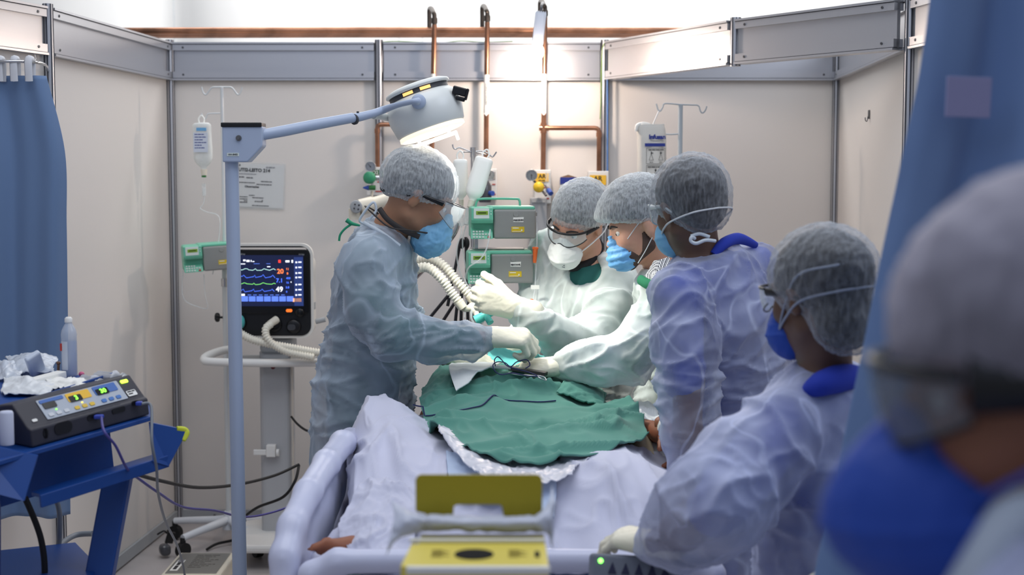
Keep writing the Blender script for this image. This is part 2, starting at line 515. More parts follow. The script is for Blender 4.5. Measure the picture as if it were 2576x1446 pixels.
# ================================================================ materials
white_panel = M('panel_laminate', (222, 217, 213), .45, bump=(60, .05), spec=.3)
alu = M('brushed_aluminium', (196, 197, 202), .34, .75, bump=(40, .12, .001), stretch=(.05, .05, 6))
alu_dark = M('aluminium_groove', (70, 72, 80), .5, .6)
screw_m = M('screw_steel', (120, 120, 122), .35, .9)
steel = M('polished_steel', (200, 200, 202), .18, .95)
tent_m = M('tent_fabric', (240, 241, 240), .8, bump=(1.5, .2, .02), spec=.1)
floor_m = M('vinyl_floor', (196, 190, 190), .32, mottle=((176, 170, 168), 5, .6), bump=(30, .04))
copper = M('copper', (186, 134, 106), .3, .85, mottle=((104, 76, 60), 7, .8))
copper_dark = M('tarnished_copper', (92, 84, 78), .45, .7, mottle=((60, 52, 46), 20, .7))
white_pl = M('white_plastic', (228, 228, 226), .38)
offwhite = M('ivory_plastic', (222, 216, 200), .4)
grey_pl = M('grey_plastic', (168, 172, 176), .45)
dgrey_pl = M('dark_grey_plastic', (62, 64, 70), .45)
black_pl = M('black_plastic', (20, 21, 25), .38)
black_rub = M('black_rubber', (24, 24, 26), .6)
paper = M('paper', (226, 227, 228), .55)
paper_b = M('label_paper', (236, 236, 232), .6)
ink = M('ink', (40, 40, 46), .7)
ink_b = M('blue_ink', (40, 56, 140), .6)
ink_r = M('red_ink', (190, 60, 50), .6)
ink_l = M('faint_ink', (130, 132, 140), .7)
green_lb = M('green_label', (46, 108, 62), .5)
yel_lb = M('yellow_label', (240, 190, 60), .5)
green_k = M('green_plastic', (60, 150, 110), .4)
yel_k = M('yellow_plastic', (236, 196, 50), .35)
blue_k = M('blue_plastic', (50, 84, 170), .35)
clear_pl = M('clear_plastic', (228, 236, 238), .12, alpha=(.12, .45, 18, False), spec=.6)
clear_hi = M('clear_tubing', (232, 238, 240), .15, alpha=.42, spec=.7)
wire_w = M('wire_enamel', (214, 218, 220), .35, .2)

# ================================================================ room shell
YW = 6.6
XL = P(433, 700, YW).x; XR = P(2105, 500, YW).x
ZT = 2.237; ZF = 2.066
mb = MB(); mb.box((0, 6, -.05), (16, 16, .1)); struct(obj('floor', mb, floor_m))
mb = MB(); mb.box(((XL + XR) / 2, YW + .022, ZT / 2), (XR - XL, .04, ZT)); struct(obj('wall_back', mb, white_panel))
# left wall runs towards the camera
LA = Vector((XL, YW, 0)); LB = Vector((XL - .10, 5.18, 0)); LC = Vector((XL - 1.05, 1.9, 0))
RA = Vector((XR, YW, 0)); RB = Vector((1.372, 4.92, 0)); RC = Vector((1.60, 3.2, 0))
def wall_seg(mb, a, b, th, z0, z1, side):
    d = (b - a).normalized(); n = Vector((-d.y, d.x, 0)) * side * th
    vs = [a, b, b + n, a + n]
    vs = [Vector((q.x, q.y, z0)) for q in vs] + [Vector((q.x, q.y, z1)) for q in vs]
    mb.add(vs, [(0, 3, 2, 1), (4, 5, 6, 7), (0, 1, 5, 4), (1, 2, 6, 5), (2, 3, 7, 6), (3, 0, 4, 7)])
mb = MB(); wall_seg(mb, LA, LB, .04, 0, ZT, -1); wall_seg(mb, LB, LC, .04, 0, ZT, -1)
struct(obj('wall_left', mb, white_panel))
mb = MB(); wall_seg(mb, RA, RB, .04, 0, ZT, 1); wall_seg(mb, RB, RC, .04, 0, ZT, 1)
struct(obj('wall_right', mb, white_panel))
# the tent beyond the booth: pleated pale fabric
rows = []
for z in (0, 1.2, 2.4, 3.4, 4.6):
    rows.append([Vector((x, 9.3 + .07 * math.sin(x * 2.1 + z * .4) + .05 * math.sin(x * 5.3 + 1) + (0.12 if abs(x + 2.2) < .12 else 0), z)) for x in np.arange(-6.5, 6.6, .25)])
struct(obj('wall_tent', net(rows, 3, 3, thick=.01), tent_m))
mb = MB()
for px in (436, 1003, 1062):
    q = P(px, 50, 9.15); mb.box((q.x, 9.17, 2.4), (.012, .01, 4.4))
struct(obj('trim_9', mb, M('tent_seam', (206, 210, 212), .7)))

def post(mb, x, y, z0=0, z1=ZT + .01, r=.019):
    """octagonal extrusion with dark slots"""
    n = 8
    mb.mat(0).at((0, 0, 0)); mb.cyl((x, y, z0), (x, y, z1), r, r, n=8)
    for k in range(8):
        a = pi / 8 + k * pi / 4 + pi / 8
        mb.mat(1).at((x, y, 0), (0, 0, a)); mb.box((r * .925, 0, (z0 + z1) / 2), (.003, .0045, z1 - z0 - .002))
    mb.at(); mb.mat(0)
def fascia(mb, a, b, side=1):
    """aluminium beam of two flanges and a web, screws at each end; a->b along the wall, face on 'side'"""
    a = Vector((a[0], a[1], 0)); b = Vector((b[0], b[1], 0)); d = (b - a); L = d.length; d.normalize()
    n = Vector((-d.y, d.x, 0)) * side
    R = Matrix((d, n, Vector((0, 0, 1)))).transposed()
    mb.at(a, R); g = .022
    mb.mat(0).box((L / 2, .004, (ZF + ZT) / 2), (L - 2 * g, .008, ZT - ZF))
    mb.box((L / 2, .012, ZT - .020), (L - 2 * g, .024, .034)); mb.box((L / 2, .012, ZF + .020), (L - 2 * g, .024, .034))
    mb.box((L / 2, .015, ZT - .004), (L - 2 * g, .030, .008)); mb.box((L / 2, .015, ZF + .002), (L - 2 * g, .030, .008))
    mb.mat(1).box((L / 2, .0145, ZT - .0095), (L - 2 * g, .021, .0025)); mb.box((L / 2, .0145, ZF + .0075), (L - 2 * g, .021, .0025))
    for xx in (.075, L - .075):
        for zz in (ZT - .024, ZF + .024):
            mb.mat(2); mb.cyl((xx, .020, zz), (xx, .0265, zz), .0062, .005, 12)
            mb.mat(1); mb.cyl((xx, .026, zz), (xx, .0269, zz), .0026, .0026, 8)
    mb.mat(0); mb.at()
XP1 = P(955, 300, YW).x; XP2 = P(1520, 300, YW).x
mm = [alu, alu_dark, screw_m]
k = 1
for a, b, sd in (((XL, YW), (XP1, YW), -1), ((XP1, YW), (XP2, YW), -1), ((XP2, YW), (XR, YW), -1),
                 ((LB.x, LB.y), (XL, YW), -1), ((LC.x, LC.y), (LB.x, LB.y), -1), ((XR, YW), (RB.x, RB.y), -1), ((RB.x, RB.y), (RC.x, RC.y), -1)):
    mb = MB(); fascia(mb, a, b, sd); struct(obj('trim_%d' % k, mb, mm)); k += 1
k = 10
for x, y in ((XL + .012, YW - .012), (XP1, YW - .01), (XP2, YW - .01), (XR - .012, YW - .012), (LB.x + .012, LB.y), (RB.x - .01, RB.y)):
    mb = MB(); post(mb, x, y, 0, ZT + .012); struct(obj('trim_%d' % k, mb, mm)); k += 1
# the oblique header beam across the right corner
BA = Vector((XP2 + .01, YW - .04, 0)); BB = Vector((RB.x - .03, RB.y + .01, 0)); BM = BA.lerp(BB, .0)
BMx = P(1850, 130, 5.62)
BM = Vector((BMx.x, 5.62, 0))
for a, b in ((BA, BM), (BM, BB)):
    mb = MB(); fascia(mb, (a.x, a.y), (b.x, b.y), -1); fascia(mb, (a.x, a.y), (b.x, b.y), 1); struct(obj('trim_%d' % k, mb, mm)); k += 1
mb = MB(); post(mb, BM.x, BM.y, ZF - .008, ZT + .01, .021); struct(obj('trim_%d' % k, mb, mm))
# baseboards
mb = MB(); mb.box(((XL + XR) / 2, YW - .008, .035), (XR - XL - .04, .014, .05)); mb.mat(1)
for x in (-1.4, -.7, .6, 1.2): mb.cyl((x, YW - .014, .035), (x, YW - .018, .035), .006)
struct(obj('baseboard_back', mb, [grey_pl, screw_m]))
mb = MB(); q = Vector((.014, 0, 0)); wall_seg(mb, LA + q, LB + q, .012, .01, .06, -1); wall_seg(mb, LB + q, LC + q, .012, .01, .06, -1)
struct(obj('baseboard_left', mb, grey_pl))

# hook on the right wall panel
q = P(2213, 288, 5.75)
t = RB - RA; q.x = RA.x + t.x * ((q.y - RA.y) / t.y) - .004
mb = MB(); mb.box((q.x, q.y, q.z), (.006, .012, .035)); mb.tube([(q.x - .004, q.y, q.z - .008), (q.x - .008, q.y - .004, q.z - .026), (q.x - .016, q.y - .012, q.z - .024), (q.x - .018, q.y - .014, q.z - .012)], .002)
tag(obj('wall_hook', mb, screw_m, origin=q), 'small metal hook stuck on the right wall panel', 'hook')

# ================================================================ gas pipes
zp = P(1288, 84, 6.95).z
for i, (D, rr) in enumerate(((6.84, .017), (6.92, .019), (7.02, .017))):
    mb = MB(); a = P(260, 90, D).x; b = P(1950, 90, D).x
    mb.tube([(a, D, zp), ((a + b) / 2, D, zp + .003), (b, D, zp)], rr, n=14, sub=10)
    nm = ['nearest of three copper main pipes running above the back wall', 'middle of three copper main pipes running above the back wall', 'rearmost of three copper main pipes running above the back wall'][i]
    tag(obj('copper_main_pipe', mb, copper, origin=(a, D, zp)), nm, 'pipe', 'copper mains above the back wall')
YP = 6.535
def drop(px_top, px_bot, y_loop, y_bot, mainD, label, stick=None, branch=None):
    xt = P(px_top, 100, YP).x; xb = P(px_bot, y_bot, YP).x
    zt = P(px_top, y_loop + 12, YP).z; zb = P(px_bot, y_bot, YP).z
    t = thing('copper_drop_pipe', label, 'pipe', (xb, YP, zb))
    xm = P(px_top - 13, 60, mainD).x; zl = P(px_top - 13, y_loop, mainD).z
    mb = MB()
    mb.tube([(xm, mainD, zp), (xm, mainD, zl - .05), (xm, mainD, zl - .012), (xm + .004, mainD - .014, zl), ((xm + xt) / 2, (mainD + YP) / 2, (zl + zt) / 2 + .01),
             (xt - .004, YP + .014, zt + .004), (xt, YP, zt - .01), (xt, YP, zt - .06)], .0105, sub=5)
    mb.cyl((xt, YP, zt - .02), (xt, YP, zt - .045), .014)
    obj('loop', mb, copper_dark, t, label='tarnished dark loop over the main pipe')
    mb = MB(); mb.cyl((xt, YP, zt - .05), (xb, YP, zb), .0115, n=16)
    obj('riser', mb, copper, t)
    if branch:
        bx, by_, b2 = branch                 # side branch: px of far leg, py of the cross piece, py of its foot
        x2 = P(bx, by_, YP).x; z1 = P(bx, by_, YP).z; z2 = P(bx, b2, YP).z; s_ = 1 if x2 > xb else -1
        f = (z1 - zb) / (zt - zb); x0 = xb + (xt - xb) * f
        mb = MB(); mb.tube([(x0, YP, z1), (x2 - s_ * .05, YP, z1), (x2 - s_ * .02, YP, z1), (x2 - s_ * .005, YP, z1 - .006), (x2, YP, z1 - .022), (x2, YP, z1 - .06), (x2, YP, z2)], .0105, sub=5, n=14)
        mb.cyl((x0 - .02 * s_, YP, z1), (x0 + .024 * s_, YP, z1), .0135); mb.cyl((x0, YP, z1 - .024), (x0, YP, z1 + .024), .0142)
        mb.cyl((x2, YP, z1 - .02), (x2, YP, z1 - .04), .0132)
        obj('branch', mb, copper, t)
    if stick:
        y0, y1, txt = stick; za = P(px_top, y0, YP).z; zc = P(px_top, y1, YP).z; xs = (xt * .6 + xb * .4)
        mb = MB(); f = lambda z: xb + (xt - xb) * ((z - zb) / (zt - zb))
        mb.cyl((f(za), YP, za), (f(zc), YP, zc), .0122, n=18)
        mb.add([(f(zc) - .0105, YP - .0117, zc), (f(zc) + .0105, YP - .0117, zc), (f(zc), YP - .0122, zc - .012)], [(0, 1, 2)])
        o = obj('sticker', mb, paper_b, t)
        if txt: text(txt, .0125, (f((za + zc) / 2), YP - .0126, (za + zc) / 2), (0, 0, 1), (-1, 0, 0), ink, t)
    return t
drop(1093, 1084, 22, 480, 6.84, 'left copper drop pipe behind the surgical lamp head', (186, 320, None), (949, 313, 424))
drop(1226, 1222, 16, 455, 6.92, 'middle copper drop pipe with white vacuum sticker', (188, 286, 'VÁCUO CLÍNICO'))
drop(1371, 1366, 3, 432, 7.02, 'right copper drop pipe with a side branch to the right', (186, 284, 'AR COMPRIMIDO MEDICINAL'), (1507, 322, 436))

# ================================================================ outlets on the wall
def wbox(px0, py0, px1, py1, D, th, yback=YW):
    a = P(px0, py0, D); b = P(px1, py1, D)
    return (a.x + b.x) / 2, (a.z + b.z) / 2, abs(b.x - a.x), abs(a.z - b.z)
def outlet(px0, py0, px1, py1, band, word, sub, label, dust=None):
    D = 6.50; cx, cz, ww, hh = wbox(px0, py0, px1, py1, D, .1)
    t = thing('gas_outlet_box', label, 'gas outlet', (cx, D, cz))
    mb = MB(); mb.box((cx, (D + YW) / 2 + .001, cz), (ww, YW - D, hh), .004); obj('housing', mb, white_pl, t)
    mb = MB(); mb.box((cx - ww * .03, D - .001, cz + hh * .27), (ww * .80, .002, hh * .25)); lb = obj('name_plate', mb, band, t)
    if word: text(word, hh * .17, (cx - ww * .03, D - .0025, cz + hh * .30), (1, 0, 0), (0, 0, 1), ink if band is not green_lb else paper_b, t, bold=.0006)
    if sub: scrawl([((cx - ww * .24, D - .0025, cz + hh * .185), ww * .42, hh * .022)], (1, 0, 0), (0, 0, 1), ink, t, 'caption')
    mb = MB(); mb.box((cx + ww * .22, D - .001, cz - hh * .02), (ww * .3, .001, hh * .035)); mb.box((cx + ww * .18, D - .001, cz - hh * .35), (ww * .42, .001, hh * .04))
    obj('red_print', mb, ink_r, t)
    return cx, cz, D
def gauge(px, py, D, r, ang, label, face=None, t=None):
    c = P(px, py, D); own = t is None
    if own: t = thing('pressure_gauge', label, 'gauge', c)
    mb = MB(); mb.lathe([(r * .2, .0), (r * .98, .002), (r, .006), (r, .024), (r * .96, .028), (r * .9, .028), (r * .88, .024)], c + Vector((0, .02, 0)), (0, -1, 0), 32)
    o = obj('case', mb, steel, t)
    mb = MB(); mb.lathe([(0, .0235), (r * .9, .0235)], c + Vector((0, .02, 0)), (0, -1, 0), 32); obj('dial', mb, paper_b, t)
    mb = MB()
    for k in range(11):
        a = -pi * .75 + k * pi * .15; d = Vector((math.sin(a), 0, math.cos(a)))
        mb.at(c + d * r * .72 + Vector((0, -.0042, 0)), (0, a, 0)); mb.box((0, 0, 0), (r * .05, .0006, r * .16))
    mb.at(c + Vector((0, -.0055, 0)), (0, ang, 0)); mb.box((0, 0, r * .2), (r * .09, .001, r * .8)); mb.cyl((0, .001, 0), (0, -.001, 0), r * .12)
    mb.at(); obj('needle', mb, ink, t)
    return c, t
outlet(921, 420, 970, 492, green_lb, 'O2', None, 'white oxygen outlet box with green name plate at left')
outlet(1222, 424, 1250, 500, M('grey_label', (160, 156, 152), .5), None, None, 'white vacuum outlet box with grey plate behind the hanging bottles')
outlet(1344, 427, 1386, 512, yel_lb, 'AR', 'COMPRIMIDO', 'white air outlet box with yellow AR plate and gauge')
outlet(1480, 430, 1531, 528, yel_lb, 'AR', 'COMPRIMIDO', 'white air outlet box with yellow AR plate next to aluminium post')
# regulator with green flow knob
c, t = gauge(932, 419, 6.42, .0245, -.7, 'round pressure gauge with green knob on the oxygen outlet')
mb = MB(); a = P(931, 447, 6.38); mb.lathe([(.0, 0), (.024, 0), (.0275, .006), (.0275, .022), (.022, .03), (.0, .031)], a + Vector((0, .02, 0)), (-.25, -1, 0), 24); obj('flow_knob', mb, green_k, t, label='green flow knob')
b = P(938, 447, 6.42); mb = MB(); mb.cyl(b + Vector((0, .05, 0)), b + Vector((0, .0, 0)), .012); mb.cyl(b, b + Vector((.032, 0, 0)), .013); mb.cyl(b + Vector((-.004, 0, .03)), b + Vector((-.004, 0, -.05)), .006); obj('valve_body', mb, steel, t)
mb = MB(); e = P(929, 472, 6.4); mb.cyl(e, e + Vector((.028, 0, 0)), .011); obj('hose_nut', mb, M('dark_green_plastic', (50, 120, 60), .4), t)
mb = MB(); mb.cyl(e + Vector((-.028, 0, 0)), e + Vector((-.002, 0, 0)), .003, .013, 10); obj('hose_cap', mb, blue_k, t, label='blue cap')
mb = MB(); mb.cyl(P(936, 480, 6.42), P(935, 512, 6.42), .006); obj('hose_tail', mb, offwhite, t)
# air regulator
c, t = gauge(1337, 441, 6.40, .0265, pi, 'round pressure gauge with yellow knob on the air outlet')
a = P(1356, 471, 6.38); mb = MB(); mb.lathe([(0, 0), (.021, 0), (.0245, .005), (.0245, .021), (.018, .030), (0, .032)], a + Vector((0, .02, 0)), (-.1, -1, .05), 24); obj('flow_knob', mb, yel_k, t, label='yellow flow knob')
mb = MB(); mb.tube([P(1341, 452, 6.42), P(1350, 462, 6.44), P(1356, 471, 6.46), P(1366, 482, 6.44), P(1374, 492, 6.42)], .0055); mb.tube([P(1360, 462, 6.44), P(1369, 463, 6.42), P(1378, 477, 6.41)], .004); obj('valve_body', mb, screw_m, t)
a = P(1379, 478, 6.4); mb = MB(); mb.cyl(a, a + Vector((.012, -.02, -.016)), .0115, .012, 16); obj('hose_nut', mb, blue_k, t, label='blue hose nut')
mb = MB(); a = P(1372, 480, 6.45); mb.lathe([(.011, 0), (.011, .1)], P(1378, 490, 6.46), (0, 0, 1), 16); obj('flow_tube', mb, clear_pl, t)
# vacuum regulator and bottle behind the hanging bottles
c, t = gauge(1232, 440, 6.4, .0235, .4, 'small round gauge with suction jar half hidden by hanging bottle')
mb = MB(); a = P(1232, 440, 6.4); mb.cyl(a + Vector((0, .02, 0)), (a.x, YW + .005, a.z), .008); a = P(1220, 480, 6.4); mb.cyl(a, (a.x, YW + .005, a.z), .008); obj('wall_stem', mb, steel, t)
mb = MB(); a = P(1220, 492, 6.4); mb.lathe([(.012, .07), (.02, .06), (.03, .045), (.03, -.02), (.026, -.03)], a, (0, 0, 1), 20); obj('jar', mb, M('smoked_plastic', (70, 72, 78), .2, spec=.7), t)
mb = MB(); a = P(1233, 486, 6.38); mb.cyl(a, a + Vector((.012, -.02, 0)), .011); obj('hose_nut', mb, blue_k, t, label='blue hose nut')
# grey wall box below the AR outlet
cx, cz, ww, hh = wbox(1334, 497, 1376, 640, 6.47, .1)
mb = MB(); mb.box((cx, 6.535, cz), (ww, .11, hh), .006); mb.box((cx, 6.478, cz + hh * .42), (ww * .8, .006, .008), .002)
tag(obj('wall_unit', mb, grey_pl, origin=(cx, 6.53, cz)), 'plain grey box mounted below the AR gauge', 'wall unit')
# blue and white dispenser
cx, cz, ww, hh = wbox(1409, 446, 1451, 520, 6.49, .1)
t = thing('glove_box', 'small open box with blue and white front between AR outlets', 'box', (cx, 6.52, cz))
mb = MB(); mb.box((cx, 6.535, cz), (ww, .09, hh), .002); obj('carton', mb, paper_b, t)
mb = MB(); a = cz + hh / 2
mb.prism([(-ww / 2, 0), (ww / 2, 0), (ww / 2, -.022), (0, -.024), (-ww / 2, -.032)], (cx, 6.489, a), (1, 0, 0), (0, 0, 1), (0, -1, 0), .0015); obj('blue_print', mb, ink_b, t)
mb = MB(); mb.prism([(-ww / 2, 0), (ww / 2, 0), (0, .012)], (cx, 6.52, a), (1, 0, 0), (0, 0, 1), (0, 1, 0), .01); obj('flap', mb, M('cardboard', (110, 86, 66), .8), t)
mb = MB(); mb.cyl((cx - .012, 6.49, cz - .004), (cx - .012, 6.487, cz - .004), .0065); mb.cyl((cx - .028, 6.49, cz - .024), (cx - .028, 6.487, cz - .024), .0065); obj('dot_print', mb, ink, t)

# ================================================================ bed notice
D = YW - .004; c = P(652, 467, D)
t = thing('bed_notice', 'paper notice reading UTI2-LEITO 214 taped to the wall', 'notice', c)
R = Matrix.Rotation(.045, 4, 'Y')
mb = MB(); mb.at(c, R); ww, hh = .226, .20
mb.box((0, 0, 0), (ww, .0012, hh)); mb.at(); obj('sheet', mb, paper, t)
mb = MB(); mb.at(c, R); mb.box((0, -.002, 0), (ww + .016, .0008, hh + .016)); mb.at(); obj('plastic_sleeve', mb, M('sleeve', (232, 236, 238), .1, alpha=.22, spec=.8), t)
xd = R @ Vector((1, 0, 0)); zd = R @ Vector((0, 0, 1))
def wr(s, size, x, z, m=ink, bold=0, nm='lettering', al='LEFT'):
    text(s, size, c + xd * x + zd * z + Vector((0, -.0028, 0)), xd, zd, m, t, nm, align=al, bold=bold)
wr('UTI2-LEITO 214', .0215, -.098, .070, ink, .0006)
wr('+', .02, -.098, .09, ink, .0004); wr('Observações', .0125, -.066, -.006, ink, .0003)
pt_ = lambda x, z: c + xd * x + zd * z + Vector((0, -.0028, 0))
scrawl([(pt_(-.100, .052), .088, .003), (pt_(.03, .086), .04, .005)], xd, zd, ink_l, t)
scrawl([(pt_(-.100, .037), .03, .004), (pt_(-.06, .035), .03, .004), (pt_(.008, .020), .05, .0035), (pt_(-.10, .012), .08, .003), (pt_(-.012, .006), .07, .0035), (pt_(-.045, -.046), .026, .003), (pt_(-.100, -.054), .048, .003),
        (pt_(-.086, -.064), .034, .003), (pt_(-.068, -.072), .016, .003), (pt_(-.10, -.079), .048, .0035), (pt_(-.030, -.056), .052, .003), (pt_(.014, -.067), .006, .003), (pt_(-.018, -.073), .040, .0035), (pt_(-.03, -.092), .08, .003)], xd, zd, ink, t)

# ================================================================ flood lamp
t = thing('flood_lamp', 'aluminium work lamp with glowing bulb hung from the pipes', 'lamp', P(1352, 110, 6.3))
a = P(1361, 32, 6.34); b = P(1352, 112, 6.3)
mb = MB(); mb.at((a + b) / 2, frame(a - b, (0, 1, 0))); L = (a - b).length
mb.box((0, 0, 0), (.050, .04, L), .008)
for i in range(5): mb.box((-.02 + i * .01, -.022, 0), (.003, .012, L * .96))
mb.at(); obj('finned_body', mb, M('lamp_alloy', (178, 186, 200), .4, .5), t)
bulb = M('hot_bulb', (255, 240, 220), .3, emit=((255, 236, 214), 60))
mb = MB(); c = P(1351, 130, 6.29); mb.sphere(c, (.03, .026, .036), 20); obj('bulb', mb, bulb, t, label='glowing bulb')
light('flood_lamp_light', 'POINT', c + Vector((0, -.05, -.035)), 13, (1, .80, .66), .035)
mb = MB(); mb.tube([a + Vector((0, .02, 0)), P(1363, 12, 6.36), P(1366, 8, 6.5), P(1368, 20, 6.6)], .006); obj('bracket', mb, screw_m, t)
mb = MB(); mb.tube([P(1340, 44, 6.34), P(1325, 52, 6.4), P(1300, 62, 6.6)], .0014); obj('wire', mb, wire_w, t)
# loose cables along the top of the back wall
def cord(name, pts, r, m, label, cat='cable', sub=6, group=None):
    mb = MB(); mb.tube(pts, r, n=8, sub=sub); return tag(obj(name, mb, m, origin=pts[0]), label, cat, group)
yt = YW + .02
cord('cable', [P(960, 106, yt), P(1000, 104, yt), P(1100, 108, yt), P(1160, 103, yt), P(1215, 106, yt), P(1290, 104, yt)], .0022, M('green_wire', (120, 150, 90), .5), 'thin green cable lying along the top of the back wall')
cord('cable', [P(1548, 104, 6.57), P(1530, 104, 6.57), P(1519, 112, 6.55), P(1514, 140, 6.55), P(1512, 240, 6.55), P(1510, 300, 6.55)], .0028, M('green_wire', (120, 150, 90), .5), 'green and yellow cable running down the post beside the AR outlet')
cord('cable', [P(1528, 200, 6.555), P(1528, 300, 6.555), P(1528, 440, 6.555)], .004, M('blue_wire', (90, 130, 190), .5), 'blue cable running down beside the right post of back wall')
# ================================================================ stands, pumps, ventilator
enamel = M('white_enamel', (222, 226, 232), .35, bump=(14, .04))
pump_green = M('pump_green', (110, 190, 162), .4)
pump_grey = M('pump_door', (142, 144, 142), .3, bump=(8, .05), spec=.6)
lcd = M('lcd_green', (110, 140, 50), .3, emit=((110, 150, 40), .25))
lcd_dark = M('lcd_digits', (30, 44, 20), .5)
key_w = M('keypad_white', (214, 224, 220), .5)
saline = M('saline_bottle', (236, 240, 238), .25, alpha=(.5, .8, 9, False), spec=.6)
milky = M('milky_bottle', (242, 243, 238), .35, spec=.5, emit=((255, 255, 245), .05))

def pump(loc, R, label, note=None, yl=True):
    t = thing('infusion_pump', label, 'infusion pump', loc, 'green and grey infusion pumps')
    T = lambda mb: mb.at(loc, R)
    mb = T(MB()); mb.box((0, .075, 0), (.232, .13, .112), .01, 3); mb.box((.03, .07, .052), (.165, .15, .014), .006, 3); obj('housing', mb, pump_green, t)
    mb = T(MB()); mb.box((.040, .004, -.005), (.152, .03, .104), .007, 3); mb.box((.118, .02, .03), (.008, .02, .014), .002)
    o = obj('door', mb, pump_grey, t, label='grey smoked door'); 
    mb = T(MB()); mb.cyl((.043, -.0105, .030), (.043, -.0135, .030), .010, .009, 18); obj('latch', mb, pump_grey, t)
    mb = T(MB()); mb.prism([(-.001, 0), (.044, .0), (.052, .012), (.052, .056), (0, .056)], (-.118, .020, -.001), (0, -1, 0), (0, 0, 1), (1, 0, 0), .078, .003); obj('display_housing', mb, pump_green, t)
    y = -.0325
    mb = T(MB()); mb.box((-.082, y, .034), (.055, .002, .036), .0008); obj('bezel', mb, key_w, t)
    mb = T(MB()); mb.box((-.080, y - .0015, .036), (.042, .0015, .013)); o = obj('display', mb, lcd, t)
    mb = T(MB()); mb.box((-.080, y - .0026, .036), (.030, .0006, .0035)); obj('digits', mb, lcd_dark, t)
    mb = T(MB()); mb.cyl((-.048, y + .004, .042), (-.048, y - .001, .042), .002); mb.cyl((-.048, y + .004, .032), (-.048, y - .001, .032), .002); obj('indicator', mb, key_w, t)
    mb = T(MB()); mb.prism([(0, 0), (.040, -.001), (.028, .022), (0, .040)], (-.118, .020, -.056), (0, -1, 0), (0, 0, 1), (1, 0, 0), .078, .002); obj('keypad_shelf', mb, pump_green, t)
    mb = T(MB())
    for r in range(3):
        for c in range(6 if r < 2 else 4):
            if r == 0 and c > 3: continue
            z = -.050 + (2 - r) * .0095; yy = -.0185 + (2 - r) * .0048
            mb.box((-.108 + c * .0108, yy, z), (.0075, .004, .0062), .0008, 1)
    obj('keys', mb, key_w, t)
    mb = T(MB()); mb.box((-.054, -.019, -.050), (.010, .004, .006), .001, 1); obj('stop_key', mb, ink_r, t)
    if yl:
        mb = T(MB()); mb.box((.050, -.0115, -.024), (.046, .001, .020)); mb2 = obj('caution_label', mb, M('yellow_sticker', (216, 186, 40), .5), t)
        mb = T(MB()); mb.box((.042, -.0124, -.019), (.022, .0006, .003)); mb.box((.046, -.0124, -.031), (.032, .0006, .0015)); mb.prism([(0, 0), (.007, 0), (.0035, .007)], loc0 := (.060, -.0123, -.029), (1, 0, 0), (0, 0, 1), (0, -1, 0), .0006); obj('label_print', mb, paper_b, t)
    if note:
        mb = T(MB()); mb.prism([(-.019, -.008), (.018, -.009), (.019, .009), (-.019, .008)], (.052, -.0112, .011), (1, 0, 0), (0, 0, 1), (0, -1, 0), .0006); obj('paper_note', mb, paper_b, t)
        l = Vector(loc) + R @ Vector((.052, -.0125, .009)); text(note, .0078, l, R @ Vector((1, 0, .03)), R @ Vector((0, 0, 1)), ink, t, bold=.0003)
    return t
def zrot(a): return Matrix.Rotation(a, 3, 'Z')

# left white stand -------------------------------------------------
def ivstand(name_label, px, ytop, D, half, mat_, hookdrop, base=True, rod=.0095, pyb=None):
    a = P(px, ytop, D); t = thing('iv_stand', name_label, 'iv stand', (a.x, D, 0))
    mb = MB(); mb.cyl((a.x, D, .12 if base else .3), (a.x, D, a.z), rod, rod * .8, 16); mb.cyl((a.x, D, .1 if base else .3), (a.x, D, 1.25), rod * 1.35, rod * 1.35, 16); obj('pole', mb, mat_, t)
    mb = MB(); z = a.z; h = half; d = hookdrop; pts = []
    mb.tube([(a.x - h, D, z), (a.x - h + .008, D, z - d * .8), (a.x - h + .02, D, z - d), (a.x - h + .032, D, z - d * .55), (a.x - h + .046, D, z - .002), (a.x - .02, D, z), (a.x + .02, D, z), (a.x + h - .046, D, z - .002), (a.x + h - .032, D, z - d * .55), (a.x + h - .02, D, z - d), (a.x + h - .008, D, z - d * .8), (a.x + h, D, z)], .0035, n=8)
    obj('hook_bar', mb, mat_, t)
    return t, a
D = 6.2
t, a = ivstand('white iv stand at left behind the lamp pole with bottle and pump', 558, 219, D, .088, wire_w, .032)
mb = MB(); z = P(558, 285, D).z; mb.tube([(a.x, D, z), (a.x - .03, D, z), (a.x - .062, D, z - .003), (a.x - .07, D, z - .02), (a.x - .078, D, z - .022), (a.x - .086, D, z - .01), (a.x - .09, D, z)], .003, n=8); obj('side_hook', mb, wire_w, t)
mb = MB(); mb.cyl((a.x, D, 1.24), (a.x, D, 1.27), .016); mb.cyl((a.x, D, P(558, 720, D).z), (a.x, D, P(558, 700, D).z), .017); obj('collar', mb, steel, t)
mb = MB(); z = P(558, 798, D).z; mb.cyl((a.x, D, z), (a.x - .03, D, z), .005)
mb.at((a.x - .036, D, z), Matrix.Rotation(pi / 2, 3, 'Y'))
for k in range(6): mb.sphere((.012 * math.cos(k * pi / 3), .012 * math.sin(k * pi / 3), 0), (.009, .009, .011), 10)
mb.cyl((0, 0, -.01), (0, 0, .01), .013); mb.at(); obj('clamp_knob', mb, black_pl, t)
